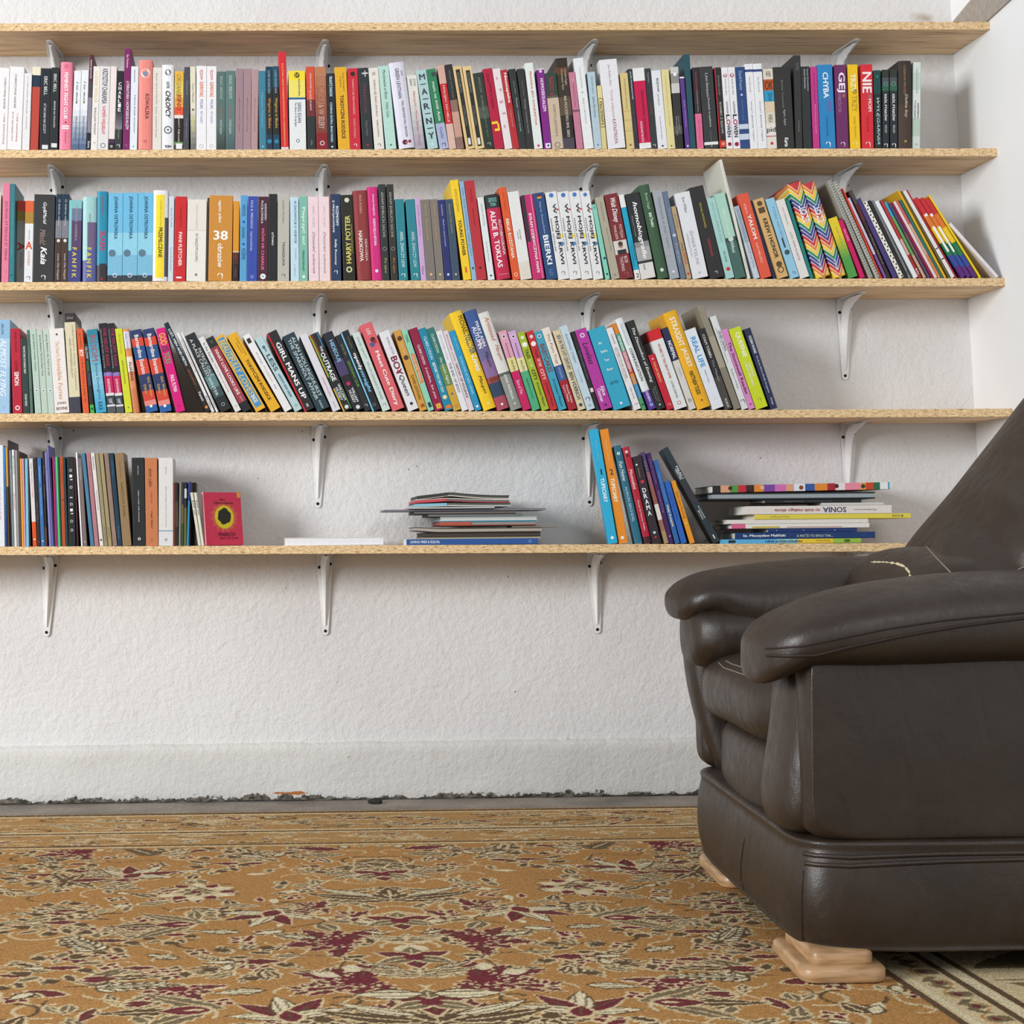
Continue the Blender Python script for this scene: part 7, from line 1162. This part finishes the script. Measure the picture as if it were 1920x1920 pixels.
for _ in range(64):
    x, y = rg.uniform(AX+.03, 1.5), rg.uniform(RY0, 3.95); k = rg.random(); a = rg.uniform(0, 6.28); q = rg.uniform(.05, .095)
    if k < .3: frame(x, y, q)
    elif k < .5: palmette(x, y, a, q*1.2, rg.choice('wco'), rg.choice('mk'), 5)
    elif k < .68: fern(x, y, a, q*1.3, rg.choice('wco'))
    elif k < .85: pome(x, y, rg.choice((0, 3.14))+rg.uniform(-.4, .4), q)
    else: star(x, y, a, q*.9, rg.choice('mkk'))
for px, py, an, sc, kind in [
 (890, 1763, 20, .17, 'star'), (905, 1836, -10, .18, 'star2'), (1235, 1583, 10, .17, 'star'), (1300, 1636, 170, .15, 'star3'), (880, 1697, 0, .09, 'star'), (827, 1716, 20, .075, 'star'), (770, 1728, -20, .075, 'star'),
 (812, 1881, 30, .085, 'star'), (885, 1893, -20, .08, 'star'), (840, 1622, 0, .08, 'leafm'), (800, 1590, 15, .16, 'leafm'), (650+150, 1602, -10, .14, 'leafo'),
 (1085, 1663, 0, .115, 'ros'), (975, 1706, -70, .17, 'pal'), (1180, 1630, 120, .17, 'pal'), (1090, 1900, 80, .17, 'pal'), (1500, 1650, 90, .15, 'pal'),
 (1130, 1722, -5, .15, 'pome'), (1225, 1881, -5, .15, 'pome'), (1330, 1695, 0, .12, 'pome'), (1090, 1795, 0, .15, 'frame'), (1000, 1612, 0, .12, 'frame'), (1450, 1795, 0, .12, 'frame'), (1270, 1605, 0, .1, 'frame'), (960, 1580, 0, .1, 'frame'),
 (1350, 1765, 60, .17, 'fern'), (1400, 1835, 170, .16, 'fern'), (1360, 1690, 0, .1, 'frame'), (1180, 1560, 0, .09, 'leafw'),
 (960, 1752, 20, .09, 'leafw'), (1100, 1738, 10, .1, 'leafw'), (1150, 1850, -10, .11, 'leafw'), (1010, 1742, -25, .08, 'leafw'), (1240, 1780, 30, .09, 'leafw'), (930, 1600, 30, .1, 'leafw'), (1060, 1590, -30, .09, 'leafw'), (1300, 1800, 0, .08, 'leafm'), (1010, 1850, 60, .07, 'star'), (1060, 1755, 0, .055, 'star'), (1140, 1660, 40, .05, 'star')]:
    x, y = G(px, py); a = D2(an); sc *= .68
    if kind == 'star': star(x, y, a, sc)
    elif kind == 'star2':
        star(x, y, a, sc); [leaf(x+.04*math.cos(q), y+.05*math.sin(q), q, .05, 'w', None, .3) for q in (.5, 1.4, 2.4)]
    elif kind == 'star3': star(x, y, a, sc, 'k', 'c', 6); leaf(x, y, a, sc*.8, 'm', 'c', .2)
    elif kind[:4] == 'leaf': leaf(x-sc/2*math.cos(a), y-sc/2*math.sin(a), a, sc, kind[4], 'k' if kind[4] == 'w' else 'c', .2, .12)
    elif kind == 'ros': rosette(x, y, sc)
    elif kind == 'pal': palmette(x, y, a, sc)
    elif kind == 'pome': pome(x, y, a, sc)
    elif kind == 'frame': frame(x, y, sc)
    elif kind == 'fern': fern(x, y, a, sc)
# thin tendrils between the blossoms
for _ in range(170):
    x, y = rg.uniform(AX, RX1), rg.uniform(RY0, 3.85); r = rg.uniform(.03, .08); t0 = rg.uniform(0, 6.28); pts = [(x+r*2*t*math.cos(t0)+r*.35*math.sin(t*7+t0)*math.sin(t0), y+r*2*t*math.sin(t0)-r*.35*math.sin(t*7+t0)*math.cos(t0)) for t in np.linspace(0, 1, 14)]
    ok = MAP[min(ny-1, max(0, int((y-RY0)/RES))), min(nx-1, max(0, int((x-RX0)/RES)))] in (IDX['g'], IDX['t'])
    if ok: vine(pts, rg.choice('ccck'), .0026)
# blossoms standing on the axis
def crown(py, sc, up=1, f='k'):
    sc *= .8
    _, y = G(745, py)
    for k in range(5): leaf(AX, y, D2(90*up+(k-2)*38), sc*(1-.12*abs(k-2)*(k != 0)), f, 'c', .2, .12, .2*(k-2)/2*up)
    for s in (1,): leaf(AX+.02, y+.02*up, D2(8*up), sc*1.25, f, 'c', .13, .1, .25*up); leaf(AX+.03, y+.05*up, D2(22*up), sc*1.0, 'w', 'k', .12, 0, .2*up)
crown(1690, .155, 1); crown(1630, .11, -1, 'o'); crown(1765, .06, 1, 'o'); crown(1832, .08, 1, 'o'); crown(1925, .16, 1, 'k'); crown(1585, .1, 1, 'o')
for py in (1797, 1728, 1882, 1640):
    _, y = G(750, py)
    for k in range(6): leaf(AX, y, k*1.047+.5, .07, 'o' if k % 2 else 'm', 'c', .26)
    disc(AX, y, .018, 'm')
_, y = G(760, 1866); leaf(AX+.01, y, 0, .1, 'w', 'k', .24); _, y = G(745, 1710); vine([(AX+.2*t, y-.05*math.sin(3.1*t)) for t in np.linspace(0, 1, 20)])
# borders: at the wall and along the right-hand side
def band(mask, kcoord, across, w, ground_c, period, seed):
    MAP[mask] = IDX[ground_c]; r = random.Random(seed)
    s = np.sin(kcoord*2*np.pi/period); c2 = np.sin(kcoord*2*np.pi/period*2+1)
    MAP[mask & (np.abs(across-.5-.33*s) < .10)] = IDX['c']; MAP[mask & (np.abs(across-.5-.33*s) < .055)] = IDX['t']
    MAP[mask & (np.abs(across-.5+.33*s) < .16) & (np.sin(kcoord*2*np.pi/period*3) > -.5)] = IDX['o']
    MAP[mask & (((across-.5)/.26)**2+((np.mod(kcoord, period/2)-period/4)/(period*.12))**2 < 1)] = IDX['o']
    MAP[mask & (((across-.5)/.13)**2+((np.mod(kcoord, period/2)-period/4)/(period*.06))**2 < 1)] = IDX['m']
    MAP[mask & (np.abs(c2) < .12) & (np.abs(across-.5) > .3)] = IDX['c']
e = RY1
def line_y(y0, w, c): MAP[(GY < y0) & (GY > y0-w)] = IDX[c]
inner = e-.50; MAP[(GY > inner)] = IDX['t']
for y0, y1, n, q in ((e-.26, e-.05, 300, .05), (e-.455, e-.31, 260, .03)):
    for _ in range(n):
        x, y = rg.uniform(RX0, RX1), rg.uniform(y0, y1); k = rg.random(); an = rg.choice((0, 3.14))+rg.uniform(-.6, .6)
        if k < .55: petal1(x, y, an, rg.uniform(.6, 1.5)*q, rg.uniform(.12, .25)*q, rg.choice('okokm'), 'c', .005, .8, .15, rg.uniform(-.4, .4))
        else:
            r, t0, tt, s1 = rg.uniform(.5, 1.1)*q, rg.uniform(0, 6.28), rg.uniform(.3, .7), rg.choice((1, -1))
            for t in np.linspace(0, 1, 34): disc1(x+r*1.6*math.cos(t0+s1*t*tt*6.28), y+r*.6*math.sin(t0+s1*t*tt*6.28), .004, 'c' if k < .85 else 'k')
line_y(e-.012, .02, 'k'); line_y(e-.035, .016, 'c'); line_y(e-.27, .016, 'c'); line_y(e-.29, .012, 'k'); line_y(e-.305, .014, 'c'); line_y(e-.46, .012, 'k'); line_y(e-.475, .012, 'c')
rb = GX > .965; rb2 = rb & (GY < 2.95)
MAP[rb2] = IDX['c']
band((GX > 1.0) & (GX < 1.05) & rb2, GY, (GX-1.0)/.05, .05, 'c', .13, 5)
band((GX > 1.10) & (GX < 1.5) & rb2, GY, (GX-1.10)/.4, .4, 'c', .6, 6)
for x0, w, c in ((.965, .014, 'k'), (.983, .010, 'w'), (1.052, .012, 'k'), (1.066, .016, 'w'), (1.086, .012, 'k'), (1.5, .014, 'k'), (1.52, .012, 'w')): MAP[rb2 & (GX > x0) & (GX < x0+w)] = IDX[c]
cols = np.array([[*lin(v)] for v in PAL.values()])[MAP]
h1 = np.array([[noise.noise(Vector((gx[i]*1.6, gy[j]*1.6, 0))) for i in range(0, nx, 24)] for j in range(0, ny, 24)])
h1 = np.repeat(np.repeat(h1, 24, 0), 24, 1)[:ny, :nx]
cols = cols*(1+.10*RNG.standard_normal((ny, nx, 1))+.06*h1[..., None])
zz = .009+.0012*RNG.random((ny, nx)); zz[0] = zz[-1] = .001; zz[:, 0] = zz[:, -1] = .001
co = np.stack([GX, GY+np.where(np.arange(ny)[:, None] > ny-4, .003*np.sin(GX*3), 0), zz], -1).astype(np.float32).reshape(-1, 3)
me = bpy.data.meshes.new('carpet'); me.vertices.add(nx*ny); me.vertices.foreach_set('co', co.ravel())
i = np.arange(nx-1); j = np.arange(ny-1); I, J = np.meshgrid(i, j); a = (J*nx+I).ravel(); q = np.stack([a, a+1, a+nx+1, a+nx], 1).astype(np.int32)
me.loops.add(q.size); me.loops.foreach_set('vertex_index', q.ravel()); me.polygons.add(len(q)); me.polygons.foreach_set('loop_start', np.arange(0, q.size, 4, dtype=np.int32))
at_ = me.attributes.new('weave', 'FLOAT_COLOR', 'POINT'); at_.data.foreach_set('color', np.concatenate([np.clip(cols, 0, 1).reshape(-1, 3), np.ones((nx*ny, 1))], 1).astype(np.float32).ravel())
me.update(calc_edges=True); me.polygons.foreach_set('use_smooth', [True]*len(me.polygons))
m, nt, b = nodemat('woven_wool'); A = N(nt, 'Attribute', attribute_name='weave'); v = coords(nt, (1, 1, 1)); n1 = N(nt, 'TexNoise', Scale=330, Detail=3); nt.links.new(v, n1.inputs['Vector'])
mx = N(nt, 'MixRGB', blend_type='MULTIPLY'); mx.inputs[0].default_value = .65; nt.links.new(A.outputs['Color'], mx.inputs[1]); nt.links.new(ramp(nt, n1.outputs['Fac'], [(.32, (.45,)*3), (.62, (1.0,)*3)]), mx.inputs[2])
nt.links.new(mx.outputs[0], b.inputs['Base Color']); b.inputs['Roughness'].default_value = .95; b.inputs['Specular IOR Level'].default_value = .1; bump(nt, b, n1.outputs['Fac'], .6, .003)
tag(obj('carpet', me, None, m), 'large worn tan carpet woven with maroon, olive and cream blossoms', 'carpet')
# a dark crumb of rubble lying between carpet and plinth
bm = bmesh.new(); bmesh.ops.create_icosphere(bm, subdivisions=2, radius=.016)
for v in bm.verts: v.co = Vector((v.co.x*1.3, v.co.y*.8, max(-.006, v.co.z*.6)))+v.normal*.003*noise.noise(v.co*90)
o = obj('stone', bm, None, mat('34332f', .8)); p = ground(704, 1507); o.location = (p.x, p.y, .0065); tag(o, 'small dark grey stone on the bare floor by the plinth', 'stone')
